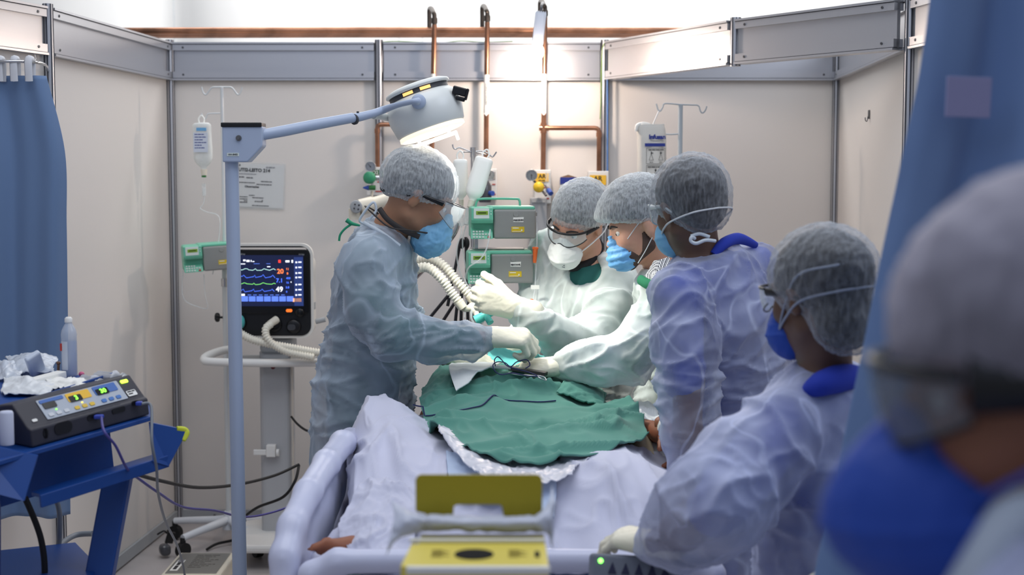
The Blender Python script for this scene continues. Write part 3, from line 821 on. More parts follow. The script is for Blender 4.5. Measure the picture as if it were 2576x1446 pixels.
for k in range(5):
    an = 2.85 + k * 2 * pi / 5; d = Vector((math.cos(an), math.sin(an), 0)); c0 = Vector((a.x, D, .105))
    e = c0 + d * .27; mb = MB(); mb.tube([c0 + Vector((0, 0, .01)), c0 + d * .06, c0 + d * .2 + Vector((0, 0, -.012)), e + Vector((0, 0, -.02))], [.020, .019, .016, .015], n=10)
    lg = obj('leg', mb, enamel, t)
    mb = MB(); mb.cyl(e + Vector((0, 0, -.02)), e + Vector((0, 0, -.045)), .012); s_ = Vector((-d.y, d.x, 0)) * .012; q = e + Vector((0, 0, -.072)); mb.cyl(q - s_ * 1.3, q + s_ * 1.3, .032, n=20)
    obj('caster', mb, black_rub, lg)
mb = MB(); mb.cyl((a.x, D, .07), (a.x, D, .15), .03, .02); obj('hub', mb, enamel, t)

def bottle_iv(top, bot, r, mat_, label, lab=True, drip=True, name='iv_bottle', flat=.62):
    """flexible bottle hanging neck down between two world points"""
    top, bot = Vector(top), Vector(bot); ax = (bot - top); L = ax.length; ax.normalize()
    t = thing(name, label, 'iv bottle', bot, 'hanging iv bottles')
    mb = MB(); y = Vector((0, 1, 0)); x = y.cross(ax).normalized()
    prof = [(.15, 0), (.75, .01), (.97, .045), (1, .1), (1, .35), (1.03, .55), (1, .74), (.9, .82), (.62, .89), (.34, .94), (.30, 1.0)]
    vs = []; n = 28
    for rr, h in prof:
        for i in range(n):
            an = 2 * pi * i / n; ca, sa = math.cos(an), math.sin(an)
            q = .75; vx = math.copysign(abs(ca) ** q, ca); vy = math.copysign(abs(sa) ** q, sa)
            vs.append(top + ax * (h * L) + x * (vx * r * rr) + y * (vy * r * rr * flat))
    fs = [(k * n + i, k * n + (i + 1) % n, (k + 1) * n + (i + 1) % n, (k + 1) * n + i) for k in range(len(prof) - 1) for i in range(n)]
    mb.add(vs, fs, True); mb.add(vs[:n], [list(range(n))[::-1]]); mb.add(vs[-n:], [list(range(n))])
    obj('body', mb, mat_, t)
    mb = MB(); c = top - ax * .014; mb.tube([top - x * .010, c - x * .012 - ax * .002, c - ax * .016, c + x * .012 - ax * .002, top + x * .010], .0032, n=8); obj('hanging_loop', mb, milky, t)
    mb = MB(); mb.cyl(bot - ax * .004, bot + ax * .022, r * .36, r * .30, 16); obj('neck_cap', mb, offwhite, t)
    return t, ax, x
# bottle on the left stand
top = P(507, 308, 6.16); bot = P(513, 428, 6.16)
t, ax, x = bottle_iv(top, bot, .040, saline, 'clear serum bottle with blue and white label on left iv stand')
R = frame(Vector((0, -1, 0)), -ax)
mb = MB(); c = P(506, 325, 6.13); mb.box((c.x, 6.133, c.z), (.043, .001, .014)); obj('blue_label', mb, M('label_blue', (110, 170, 215), .5), t)
mb = MB(); c = P(506, 358, 6.128); mb.box((c.x - .003, 6.130, c.z), (.062, .001, .084)); lb = obj('white_label', mb, M('label_pale', (205, 212, 224), .5), t)
scrawl([((c.x - .028, 6.1290, c.z + .034 - i * .0115), (.04, .048, .035, .05, .03, .044)[i], .0032) for i in range(6)], (1, 0, 0), (0, 0, 1), ink_b, t)
mb = MB(); z0 = bot; q = [z0 + Vector((0, 0, -.02)), P(513, 445, 6.16), P(513, 460, 6.16)]
mb.cyl(P(513, 438, 6.16), P(513, 446, 6.16), .010); obj('drip_valve', mb, M('dark_green_plastic', (50, 120, 60), .4), t)
mb = MB(); mb.cyl(P(513, 462, 6.16), P(514, 492, 6.16), .0085, .0075); obj('drip_chamber', mb, clear_pl, t)
mb = MB(); mb.tube([P(514, 492, 6.16), P(512, 512, 6.16), P(504, 524, 6.16), P(520, 533, 6.15), P(552, 548, 6.14), P(548, 620, 6.13), P(535, 690, 6.12)], .0022, n=8); obj('line', mb, clear_hi, t)
mb = MB(); mb.tube([P(461, 680, 6.1), P(458, 720, 6.1), P(465, 755, 6.1), P(500, 772, 6.1), P(522, 774, 6.1), P(516, 740, 6.1), P(513, 690, 6.1)], .0022, n=8)
tag(obj('iv_line', mb, clear_hi, origin=P(461, 680, 6.1)), 'loop of clear tubing hanging below the left pump', 'tube')
c = P(524, 646, 6.12)
pump(c + Vector((.02, -.03, 0)), zrot(.30) @ Matrix.Rotation(-.06, 3, 'Y'), 'infusion pump on the left iv stand near the ventilator')

# middle steel stand -----------------------------------------------
D = 5.45
a = P(1190, 372, D); t = thing('iv_stand', 'steel iv stand with two full white bottles behind the patient head', 'iv stand', (a.x, D, 0))
mb = MB(); mb.cyl((a.x, D, .12), (a.x, D, a.z), .009, .009, 16); mb.cyl((a.x, D, a.z - .035), (a.x, D, a.z + .002), .0115); mb.cyl((a.x, D, .12), (a.x, D, 1.2), .0125); obj('pole', mb, steel, t)
mb = MB(); z = P(1190, 385, D).z
mb.tube([P(1138, 363, D), P(1141, 372, D), P(1146, 375, D), P(1156, 371, D), P(1175, 378, D), P(1190, 382, D), P(1210, 380, D), P(1224, 384, D), P(1236, 393, D), P(1241, 393, D), P(1249, 382, D)], .0028, n=8)
mb.tube([P(1163, 384, D - .05), P(1170, 382, D - .03), P(1190, 383, D), P(1210, 386, D + .03), P(1222, 389, D + .05)], .0028, n=8); obj('hook_bar', mb, steel, t)
for k in range(5):
    an = .6 + k * 2 * pi / 5; d = Vector((math.cos(an), math.sin(an), 0)); c0 = Vector((a.x, D, .14)); e = c0 + d * .26
    mb = MB(); mb.tube([c0, c0 + d * .12, e + Vector((0, 0, -.05))], [.014, .013, .011], n=10); lg = obj('leg', mb, steel, t)
    mb = MB(); s_ = Vector((-d.y, d.x, 0)) * .014; q = e + Vector((0, 0, -.108)); mb.cyl(q - s_, q + s_, .032, n=20); mb.cyl(e + Vector((0, 0, -.05)), e + Vector((0, 0, -.08)), .01); obj('caster', mb, black_rub, lg)
bt, ax, x = bottle_iv(P(1158, 400, 5.3), P(1160, 505, 5.3), .027, milky, 'full white serum bottle hanging left of the steel pole', flat=.8)
mb = MB(); mb.cyl(P(1160, 540, 5.3), P(1161, 568, 5.3), .011, .010); mb.cyl(P(1160, 512, 5.3), P(1160, 540, 5.3), .007); obj('drip_chamber', mb, clear_pl, bt)
mb = MB(); mb.tube([P(1161, 568, 5.3), P(1160, 590, 5.28), P(1150, 620, 5.27), P(1151, 660, 5.25), P(1163, 700, 5.22), P(1175, 740, 5.2), P(1168, 800, 5.1)], .0026, n=8); obj('line', mb, clear_hi, bt)
bt, ax, x = bottle_iv(P(1220, 395, 5.27), P(1186, 508, 5.22), .034, milky, 'full white serum bottle tilted in front of the steel pole', flat=.8)
mb = MB(); mb.cyl(P(1180, 525, 5.21), P(1172, 565, 5.2), .012, .009); obj('drip_chamber', mb, clear_pl, bt)
mb = MB(); mb.tube([P(1172, 567, 5.2), P(1164, 600, 5.2), P(1166, 640, 5.2), P(1176, 690, 5.18), P(1192, 735, 5.15), P(1184, 790, 5.05)], .0026, n=8); obj('line', mb, clear_hi, bt)

# the two pumps on the patient's side of the steel stand -----------
p1 = pump(P(1267, 560, 5.08), zrot(.10), 'upper infusion pump of the pair above patient head, white note on door', 'PRECEDEX')
mb = MB(); q = [P(1196, 520, 5.12), P(1200, 506, 5.12), P(1213, 500, 5.12), P(1292, 500, 5.15), P(1306, 503, 5.15), P(1308, 519, 5.15)]; mb.tube(q, .0042, n=10); obj('carry_handle', mb, pump_green, p1)
p2 = pump(P(1260, 672, 5.06), zrot(.10), 'lower infusion pump of the pair above patient head, smaller torn note', 'FENTANIL')
mb = MB(); c = P(1250, 630, 5.12); mb.box((c.x, c.y + .08, c.z), (.20, .12, .010), .003); mb.box((c.x - .075, c.y + .07, c.z + .033), (.012, .03, .062)); mb.box((c.x - .06, 5.36, c.z - .04), (.03, .20, .03)); mb.box((c.x - .02, c.y + .07, c.z - .10), (.03, .05, .16))
tag(obj('pump_bracket', mb, steel, origin=c), 'steel bracket plate holding the two infusion pumps on the stand', 'bracket')
def line(pts, r, m, label, cat='tube', name='iv_line', n=8, sub=7, group=None):
    mb = MB(); mb.tube(pts, r, n=n, sub=sub); return tag(obj(name, mb, m, origin=pts[0]), label, cat, group)
line([P(1233, 577, 5.04), P(1230, 600, 5.02), P(1222, 630, 5.01), P(1205, 655, 5.0), P(1180, 672, 5.0), P(1170, 700, 5.02), P(1178, 720, 5.0), P(1190, 725, 5.0)], .0028, clear_hi, 'clear tubing looping from upper pump down over lower pump')
line([P(1218, 690, 5.02), P(1206, 705, 5.0), P(1196, 730, 4.95), P(1190, 760, 4.92)], .0028, clear_hi, 'clear tubing running down from the lower pump keypad')
line([P(1350, 560, 5.1), P(1351, 600, 5.08), P(1349, 660, 5.07), P(1346, 720, 5.05), P(1340, 770, 5.0)], .0026, clear_hi, 'clear tubing hanging at right side of both pumps')
mb = MB(); a, b = P(1347, 621, 5.05), P(1345, 661, 5.05); mb.cyl(a, b, .010, .006, 14); mb.box(tuple(a.lerp(b, .08)), (.022, .018, .006), .001)
tag(obj('line_clamp', mb, M('orange_plastic', (238, 112, 50), .4), origin=b), 'orange clamp on the tubing right of the upper pumps', 'clamp')
mb = MB(); a = P(1337, 757, 5.0); mb.sphere(a, (.010, .009, .008), 12); mb.cyl(a, a + Vector((0, 0, -.014)), .004)
tag(obj('stopcock', mb, M('orange_plastic', (238, 112, 50), .4), origin=a), 'small orange stopcock above the raised gloved forearm', 'stopcock')
mb = MB(); a = P(1346, 722, 5.0); mb.box(tuple(a), (.030, .002, .014)); tag(obj('line_tag', mb, paper_b, origin=a), 'white printed tag on the tubing beside lower pump', 'tag')

# ================================================================ ventilator
D = 5.95
def V(px, py, d=0.0): q = P(px, py, D); return Vector((q.x, D + d, q.z))
vt = thing('ventilator', 'lung ventilator with lit waveform screen on a grey column trolley', 'ventilator', (V(690, 700).x, 6.1, 0))
a = V(576, 612); b = V(790, 850); cx = (a.x + b.x) / 2; cz = (a.z + b.z) / 2; ww = b.x - a.x; hh = a.z - b.z
def ring(w, h, r, iw, ih, ir, icx, icz, y0, y1, mb):
    """rounded plate with rounded hole"""
    o = rounded(w, h, r, 7); i = [(x + icx, y + icz) for x, y in rounded(iw, ih, ir, 7)]; n = len(o)
    vs = [(cx + x, y0, cz + z) for x, z in o] + [(cx + x, y0, cz + z) for x, z in i] + [(cx + x, y1, cz + z) for x, z in o] + [(cx + x, y1, cz + z) for x, z in i]
    fs = []
    for k in range(n):
        j = (k + 1) % n
        fs += [(k, n + k, n + j, j), (2 * n + k, 2 * n + j, 3 * n + j, 3 * n + k), (k, j, 2 * n + j, 2 * n + k), (n + k, 3 * n + k, 3 * n + j, n + j)]
    mb.add(vs, fs)
mb = MB(); hz = V(690, 630).z - cz
ring(ww, hh, .05, ww - .045, .030, .012, 0, hz, D - .004, D + .02, mb)
mb.prism([(x, z) for x, z in rounded(ww * .94, hh * .86, .04, 6)], (cx, D + .02, cz - hh * .06), (1, 0, 0), (0, 0, 1), (0, 1, 0), .14, .01)
obj('shell', mb, M('warm_white_plastic', (226, 224, 218), .4), vt)
mb = MB(); ring(ww - .022, hh - .022, .042, ww - .052, .026, .010, 0, hz, D - .008, D - .003, mb); obj('front_panel', mb, black_pl, vt, label='black front panel with carry slot')
s0 = V(588, 641); s1 = V(768, 769)
mb = MB(); mb.prism(rounded(s1.x - s0.x + .030, s0.z - s1.z + .055, .012), ((s0.x + s1.x) / 2, D - .016, (s0.z + s1.z) / 2 - .004), (1, 0, 0), (0, 0, 1), (0, 1, 0), .012, .002); obj('bezel', mb, M('gloss_black', (14, 15, 18), .18), vt)
scr = M('screen_navy', (16, 20, 34), .2, emit=((30, 40, 84), .55))
def em(name, c, s_): return M(name, c, .4, emit=(c, s_))
e_w = em('screen_white', (240, 244, 255), 1.1); e_b = em('screen_blue', (80, 120, 255), 1.1); e_o = em('screen_orange', (255, 130, 70), 1.2); e_g = em('screen_green', (130, 230, 110), 1.1); e_c = em('screen_mint', (190, 240, 230), 1.0)
e_btn = em('screen_button', (96, 130, 235), .85); e_side = em('screen_side', (44, 62, 120), .5); e_red = em('screen_red', (255, 60, 50), 1.2)
YS = D - .0175
def quad(px0, py0, px1, py1, y): a_, b_ = V(px0, py0), V(px1, py1); return ((a_.x + b_.x) / 2, y, (a_.z + b_.z) / 2), (abs(b_.x - a_.x), .0008, abs(a_.z - b_.z))
mb = MB(); mb.box(*quad(588, 641, 766, 769, YS)); so = obj('screen', mb, scr, vt)
def sq(name, lst, m_, y=YS - .001):
    mb = MB()
    for q in lst: mb.box(*quad(*q, y))
    return obj(name, mb, m_, so)
sq('side_menu', [(741, 646, 765, 768)], e_side)
sq('button', [(590 + k * 19, 744, 607 + k * 19, 757) for k in range(8)], e_btn)
sq('orange_button', [(738, 749, 760, 758)], em('screen_peach', (255, 180, 120), 1.1))
sq('white_marks', [(604, 738, 618, 743), (594, 654, 598, 659), (614, 652, 620, 656), (622, 653, 630, 658), (633, 653, 635, 658), (637, 656, 642, 658), (600, 662, 619, 664), (720, 654, 730, 659), (735, 653, 739, 660), (674, 669, 682, 671)] +
   [(752, y, 760, y + 3) for y in (657, 670, 684, 695, 713, 726, 739)] + [(745, y, 749, y + 4) for y in (657, 670, 684, 695, 713, 726, 739)] + [(733, 707, 735, 710)], e_w, YS - .002)
sq('red_mark', [(702, 653, 708, 660)], e_red)
sq('dim_marks', [(625 + k * 14, 740, 634 + k * 14, 741.5) for k in range(7)] + [(592, 675, 600, 676.5), (592, 712, 598, 713.5), (640, 662, 655, 663), (672, 662, 682, 663)], e_btn)
def wave(pts, m_):
    mb = MB(); w3 = [V(px, py, 0) for px, py in pts]; w3 = [Vector((q.x, YS - .0015, q.z)) for q in w3]; mb.tube(w3, .0011, n=6, sub=1); obj('waveform', mb, m_, so)
wave([(590, 678), (612, 678), (618, 675), (624, 675), (628, 678), (638, 679), (645, 675), (648, 679), (660, 679), (666, 675), (672, 677), (680, 679), (690, 675), (695, 678)], e_c)
wave([(590, 694), (612, 694), (615, 691), (622, 698), (640, 695), (643, 691), (645, 697), (660, 694), (664, 690), (670, 698), (684, 695), (688, 691), (694, 698)], e_b)
wave([(590, 713), (610, 713), (617, 710), (624, 713), (638, 714), (640, 711), (645, 715), (656, 714), (664, 710), (672, 713), (686, 714), (691, 711), (695, 713)], e_g)
wave([(590, 730), (610, 729), (614, 726), (618, 733), (636, 730), (640, 726), (642, 732), (658, 730), (661, 726), (667, 732), (684, 729), (686, 726), (692, 732)], e_b)
def stx(s_, px, py, h, m_): c_ = V(px, py); text(s_, h, (c_.x, YS - .0022, c_.z), (1, 0, 0), (0, 0, 1), m_, so, 'readout', bold=h * .015)
stx('20', 707, 682, .028, e_o); stx('7.1', 705, 705, .024, e_b); stx('49', 705, 727, .030, e_w)
stx('11', 725, 676, .013, e_o); stx('8', 725, 687, .013, e_o); stx('400', 727, 699, .012, e_b); stx('16', 725, 710, .012, e_b); stx('5.8', 725, 722, .012, e_b); stx('0', 723, 733, .011, e_b)
c_ = V(760, 647); text('SV300', .009, (c_.x, D - .0168, c_.z + .012), (1, 0, 0), (0, 0, 1), grey_pl, vt)
c_ = V(608, 645); text('mindray', .011, (c_.x, D - .0168, c_.z + .011), (1, 0, 0), (0, 0, 1), grey_pl, vt)
mb = MB(); mb.prism(rounded(.026, .013, .006), tuple(V(729, 780, -.019)), (1, 0, 0), (0, 0, 1), (0, 1, 0), .004); obj('alarm_button', mb, em('lamp_orange', (255, 120, 40), .8), vt)
mb = MB(); mb.sphere(V(607, 779, -.017), .0022, 8); obj('power_lamp', mb, em('lamp_green', (120, 255, 90), 4), vt)
mb = MB(); mb.sphere(V(601, 779, -.017), .0022, 8); obj('power_lamp', mb, em('lamp_green', (120, 255, 90), 4), vt)
mb = MB(); mb.lathe([(.018, 0), (.018, .016), (.015, .019), (0, .0195)], V(756, 785, -.008), (0, -1, 0), 28); obj('dial', mb, M('gloss_black', (14, 15, 18), .18), vt)
for nm, px, py, r_ in (('port', 692, 815, .031), ('port', 606, 812, .026)):
    mb = MB(); mb.lathe([(r_, 0), (r_ * 1.02, .008), (r_ * .9, .014), (r_ * .62, .014), (r_ * .55, .006)], V(px, py, -.008), (0, -1, 0), 28); obj(nm, mb, M('gloss_black', (14, 15, 18), .18), vt)
mb = MB(); mb.sphere(V(608, 808, -.028), (.019, .022, .030), 18); obj('water_trap', mb, M('teal_dome', (90, 190, 190), .2, alpha=.85), vt)
mb = MB(); mb.lathe([(.030, 0), (.031, .006), (.022, .012), (0, .010)], V(740, 820, -.008), (0, -1, 0), 24); obj('knob', mb, black_pl, vt)
mb = MB(); mb.prism(rounded(.034, .024, .01), tuple(V(735, 822, -.022)), (1, 0, 0), (0, 0, 1), (0, 1, 0), .006, .001); obj('flap', mb, dgrey_pl, vt)
# column, tray rail, base
mb = MB(); c0 = V(690, 855); mb.box((c0.x, 6.06, c0.z - .03), (.14, .15, .07), .02, 3); obj('neck', mb, grey_pl, vt)
mb = MB(); a0 = V(645, 920); b0 = V(727, 920); zb = .09
mb.prism(rounded(b0.x - a0.x, .12, .028, 5), ((a0.x + b0.x) / 2, 6.06, zb), (1, 0, 0), (0, 1, 0), (0, 0, 1), c0.z - .06 - zb, 0); obj('column', mb, M('column_grey', (178, 180, 184), .42), vt)
mb = MB(); mb.box((b0.x + .004, 6.0, (zb + c0.z) / 2 - .03), (.006, .02, c0.z - zb - .07)); obj('cable_channel', mb, M('channel_beige', (196, 190, 180), .5), vt)
mb = MB(); z = V(650, 905).z; L0 = V(516, 905).x; R0 = V(800, 905).x + .05
mb.tube([(R0 + .05, 6.12, z + .02), (R0 + .05, 5.95, z), (R0, 5.90, z - .003), (cx, 5.88, z - .004), (L0 + .05, 5.90, z - .002), (L0, 5.93, z + .002), (L0 + .003, 6.0, z + .012), (L0 + .05, 6.10, z + .022), (L0 + .12, 6.12, z + .024)], .0175, n=14, flat=((0, 0, 1), 1.0)); obj('handle_rail', mb, white_pl, vt)
mb = MB(); mb.box((cx, 6.03, z - .006), (.34, .18, .012), .004); obj('tray', mb, grey_pl, vt)
mb = MB(); c1 = V(682, 927); mb.lathe([(.0075, 0), (.0095, .0003), (.0095, .001), (.0075, .001)], (c1.x, 5.998, c1.z), (0, -1, 0), 20); mb.box((c1.x, 5.996, c1.z), (.003, .001, .010)); mb.at((c1.x, 5.996, c1.z), (0, .8, 0)); mb.box((0, 0, 0), (.0015, .001, .017)); obj('no_pushing_mark', mb, M('mark_maroon', (120, 50, 60), .5), vt)
mb = MB(); c1 = V(666, 1137, .04); mb.box((c1.x + .022, 5.985, c1.z), (.040, .035, .052), .004); mb.box((c1.x - .025, 5.975, c1.z - .006), (.055, .008, .024), .003); mb.cyl((c1.x + .045, 5.98, c1.z - .008), (c1.x + .056, 5.98, c1.z - .008), .016); obj('hose_bracket', mb, white_pl, vt)
mb = MB()
mb.prism([(-.17, -.22), (-.12, -.26), (.12, -.26), (.17, -.22), (.2, .16), (.15, .2), (-.15, .2), (-.2, .16)], (cx + .02, 6.02, .075), (1, 0, 0), (0, 1, 0), (0, 0, 1), .035, .012); obj('base', mb, white_pl, vt)
for sx in (-1, 1):
    for y in (5.82, 6.17):
        mb = MB(); mb.cyl((cx + .02 + sx * .16 - .012, y, .033), (cx + .02 + sx * .16 + .012, y, .033), .032, n=20); mb.cyl((cx + .02 + sx * .16, y, .05), (cx + .02 + sx * .16, y, .08), .014); obj('caster', mb, grey_pl, vt)
mb = MB(); mb.cyl(V(790, 812, .05), V(815, 806, .05), .011); mb.box(tuple(V(789, 770, .03)), (.006, .03, .03)); obj('side_port', mb, grey_pl, vt)
# corrugated hoses
hose = M('corrugated_hose', (238, 234, 220), .4, alpha=.92)
def hosef(pts, r, label, m=hose, rip=(.011, .0022)):
    mb = MB(); mb.tube(pts, r, n=16, sub=8, ripple=rip); o = tag(obj('breathing_hose', mb, m, origin=pts[0]), label, 'hose', 'white corrugated breathing hoses'); return o
hosef([V(603, 829, -.06), V(640, 848, -.07), V(690, 860, -.08), V(740, 868, -.09), V(800, 878, -.1), V(850, 884, -.1)], .0155, 'white corrugated hose running right from ventilator water trap')
hosef([V(686, 812, -.045), V(676, 822, -.07), V(680, 842, -.085), V(700, 862, -.09), V(735, 878, -.10), V(800, 890, -.12)], .0145, 'white corrugated hose curving down from the ventilator middle port')
mb = MB(); mb.cyl(V(697, 803, -.015), V(683, 812, -.05), .017, .015, 18); tag(obj('hose_adapter', mb, offwhite, origin=V(697, 803, -.015)), 'cream adapter plugged into the ventilator middle port', 'connector')
e = hosef([P(1010, 700, 5.0), P(1035, 668, 4.98), P(1075, 650, 4.95), P(1115, 668, 4.93), P(1150, 708, 4.92), P(1186, 748, 4.92)], .0155, 'corrugated hose arching over to the patient, upper of the pair')
hosef([P(1000, 730, 4.93), P(1030, 688, 4.92), P(1072, 672, 4.9), P(1108, 698, 4.88), P(1135, 735, 4.88), P(1158, 764, 4.88)], .0155, 'corrugated hose arching over to the patient, lower of the pair')
mb = MB(); mb.cyl(P(1180, 741, 4.92), P(1195, 760, 4.92), .019, .017, 18); mb.cyl(P(1152, 757, 4.88), P(1165, 775, 4.88), .018, .016, 18); mb.tube([P(1165, 775, 4.88), P(1180, 775, 4.9), P(1195, 760, 4.92)], .012); mb.cyl(P(1188, 772, 4.9), P(1205, 800, 4.86), .010)
tag(obj('hose_connector', mb, offwhite, origin=P(1188, 772, 4.9)), 'cream Y piece joining the two patient hoses', 'connector')
mb = MB(); mb.tube([P(1186, 800, 4.86), P(1190, 768, 4.86), P(1205, 760, 4.86), P(1220, 780, 4.86), P(1216, 808, 4.86), P(1200, 818, 4.86)], .004, closed=True, n=10)
tag(obj('mask_ring', mb, clear_hi, origin=P(1200, 818, 4.86)), 'clear plastic ring below the hose connector', 'ring')
mb = MB(); a, b = P(1203, 800, 4.84), P(1238, 786, 4.84); mb.cyl(a, b, .014, .012, 16); mb.cyl(P(1222, 792, 4.84), P(1234, 812, 4.82), .011, .012); mb.cyl(P(1215, 796, 4.84), P(1196, 806, 4.84), .016, .017)
tag(obj('airway_filter', mb, M('teal_filter', (90, 200, 190), .35), origin=a), 'teal airway connector beside the raised gloved hand', 'connector')
# ventilator support arm and steel rods behind
mb = MB(); mb.tube([P(1042, 700, 5.45), P(1100, 640, 5.45), P(1140, 590, 5.45), P(1152, 560, 5.45)], .011, n=12)
tag(obj('support_arm', mb, steel, origin=P(1042, 700, 5.45)), 'polished steel hose arm curving behind the man with goggles', 'arm')
rods = [((1140, 728), (1097, 780)), ((1150, 752), (1115, 806)), ((1151, 756), (1145, 815)), ((1162, 700), (1160, 800)), ((1172, 596), (1176, 760)), ((1214, 720), (1209, 790)), ((1160, 600), (1140, 700))]
for i, (a, b) in enumerate(rods):
    D_ = 5.5; mb = MB(); A_, B_ = P(*a, D_), P(*b, D_); B_ = A_ + (B_ - A_) * 1.7
    mb.cyl(A_, B_, .0065, n=10)
    tag(obj('metal_rod', mb, M('dark_steel', (70, 70, 74), .3, .8), origin=A_), ['slanting dark rod left below the breathing hoses', 'second slanting dark rod below the breathing hoses', 'nearly upright dark rod below the hose connector', 'short dark rod left of the clear tubing', 'long dark rod behind the clear iv tubing', 'thin dark rod below the lower infusion pump', 'dark rod behind the drip chamber tubing'][i], 'rod', 'dark rods of the stand behind the hoses')
for i, (px, py) in enumerate(((1163, 612), (1175, 612))):
    mb = MB(); c_ = P(px, py, 5.46); mb.sphere(c_, (.010, .010, .022), 14); tag(obj('rod_grip', mb, black_rub, origin=c_), ['left of two black oval grips beside the pumps', 'right of two black oval grips beside the pumps'][i], 'grip', 'black grips beside the pumps')
# bed lamp arm behind the man with goggles
t = thing('jointed_holder', 'pale jointed arm with round end cap behind the bowed man', 'arm', P(905, 520, 5.9))
mb = MB(); a, b = P(905, 522, 5.9), P(985, 500, 5.95); mb.tube([a, a.lerp(b, .4), a.lerp(b, .45), b], [.034, .033, .028, .027], n=18, sub=1); mb.cyl(P(893, 525, 5.9), P(892, 552, 5.9), .026, .024); obj('tube', mb, offwhite, t)
mb = MB(); mb.cyl(b, (b.x + .02, YW + .005, b.z + .02), .02); obj('wall_stem', mb, grey_pl, t)
mb = MB(); c_ = P(897, 520, 5.865); mb.lathe([(.026, 0), (.027, .006), (.022, .008), (0, .008)], c_, (-.3, -1, 0), 24); obj('end_cap', mb, grey_pl, t)
mb = MB(); c_ = P(897, 520, 5.852)
for k in range(4): an = k * pi / 2 + .6; mb.sphere(c_ + Vector((math.cos(an) * .012, 0, math.sin(an) * .012)), (.004, .003, .004), 8)
obj('screw', mb, dgrey_pl, t)

# ================================================================ right stand with plastic sleeve bag
D = 6.1
t = thing('iv_stand', 'grey iv stand standing at right behind the tall person', 'iv stand', (P(1712, 300, D).x, D, 0))
a = P(1712, 264, D); m_ = M('grey_enamel', (178, 188, 196), .4)
mb = MB(); mb.cyl((a.x, D, .1), (a.x, D, a.z), .010, n=14); obj('pole', mb, m_, t)
mb = MB(); mb.tube([P(1651, 261, D), P(1655, 275, D), P(1661, 279, D), P(1667, 270, D), P(1671, 261, D), P(1690, 261, D), P(1712, 263, D), P(1740, 264, D), P(1757, 266, D), P(1762, 280, D), P(1768, 284, D), P(1774, 278, D), P(1778, 267, D)], .003, n=8); obj('hook_bar', mb, m_, t)
mb = MB(); mb.tube([P(1712, 336, D), P(1690, 338, D), P(1668, 338, D), P(1664, 350, D)], .003, n=8); obj('side_hook', mb, m_, t)
for k in range(5):
    an = .3 + k * 2 * pi / 5; d = Vector((math.cos(an), math.sin(an), 0)); c0 = Vector((a.x, D, .11)); mb = MB(); mb.tube([c0, c0 + d * .25 + Vector((0, 0, -.05))], [.013, .010], n=8, sub=2); lg = obj('leg', mb, m_, t)
    mb = MB(); q = c0 + d * .25 + Vector((0, 0, -.08)); s_ = Vector((-d.y, d.x, 0)) * .012; mb.cyl(q - s_, q + s_, .03); obj('caster', mb, black_rub, lg)
t = thing('infusion_bag', 'long white plastic wrapper with blue print hung on right stand', 'bag', P(1640, 450, 6.05))
D = 6.05
rows = []
for py, x0, x1 in ((312, 1608, 1668), (325, 1604, 1671), (345, 1605, 1673), (400, 1606, 1673), (470, 1607, 1673), (560, 1607, 1674)):
    rows.append([P(x0 + (x1 - x0) * f, py, D + dd) for f, dd in ((0, .02), (.12, -.004), (.4, -.014), (.7, -.016), (.92, -.008), (1, .01))])
obj('wrapper', net(rows, 5, 5, lambda v: .003 * crumple(v, .05, 3), .006), M('bag_film', (226, 224, 218), .3, alpha=.93), t)
mb = MB(); mb.tube([P(1657, 280, 6.09), P(1650, 296, 6.07), P(1642, 314, D)], .003, n=8); obj('tie', mb, white_pl, t)
mb = MB(); mb.tube([P(1600, 330, D), P(1604, 316, D), P(1618, 311, D), P(1635, 312, D)], [.006, .009, .008, .004], n=10); obj('rolled_edge', mb, paper_b, t)
y = D - .024
def bt(s_, px, py, h, m_, b=0): q = P(px, py, D); text(s_, h, (q.x, y, q.z), (1, 0, .0), (0, 0, 1), m_, t, bold=b)
bt('Infusan', 1652, 345, .025, ink_b, .0012); bt('PrecisionMax', 1652, 354, .0105, ink_l)
mb = MB(); a_, b_ = P(1621, 361, D), P(1672, 368, D); mb.box(((a_.x + b_.x) / 2, y, (a_.z + b_.z) / 2), (b_.x - a_.x, .001, .013)); obj('blue_band', mb, ink_b, t)
mb = MB()
for (x0, y0, x1, y1) in ((1625, 373, 1671, 412), (1625, 416, 1671, 455)):
    a_, b_ = P(x0, y0, D), P(x1, y1, D)
    for A2, B2 in (((a_.x, a_.z), (b_.x, a_.z)), ((b_.x, a_.z), (b_.x, b_.z)), ((b_.x, b_.z), (a_.x, b_.z)), ((a_.x, b_.z), (a_.x, a_.z))): mb.cyl((A2[0], y, A2[1]), (B2[0], y, B2[1]), .0007, n=6)
for px, py in ((1637, 385), (1661, 385), (1648, 428)):
    q = P(px, py, D); mb.box((q.x, y, q.z), (.003, .001, .013)); mb.box((q.x + (.004 if px < 1640 else 0), y, q.z), (.009, .001, .003))
    for sx in (-1, 1): mb.cyl((q.x + sx * .002, y, q.z - .008), (q.x + sx * .009, y, q.z - .03), .0006, n=6)
    mb.cyl((q.x - .009, y, q.z - .03), (q.x + .009, y, q.z - .03), .0006, n=6)
obj('printed_diagram', mb, ink, t)
pq = lambda px, py: Vector((P(px, py, D).x, y, P(px, py, D).z)); scrawl([(pq(1630, 377), .065, .0035), (pq(1628, 420), .07, .0035), (pq(1633, 408), .014, .002), (pq(1657, 408), .012, .002)], (1, 0, 0), (0, 0, 1), ink, t)

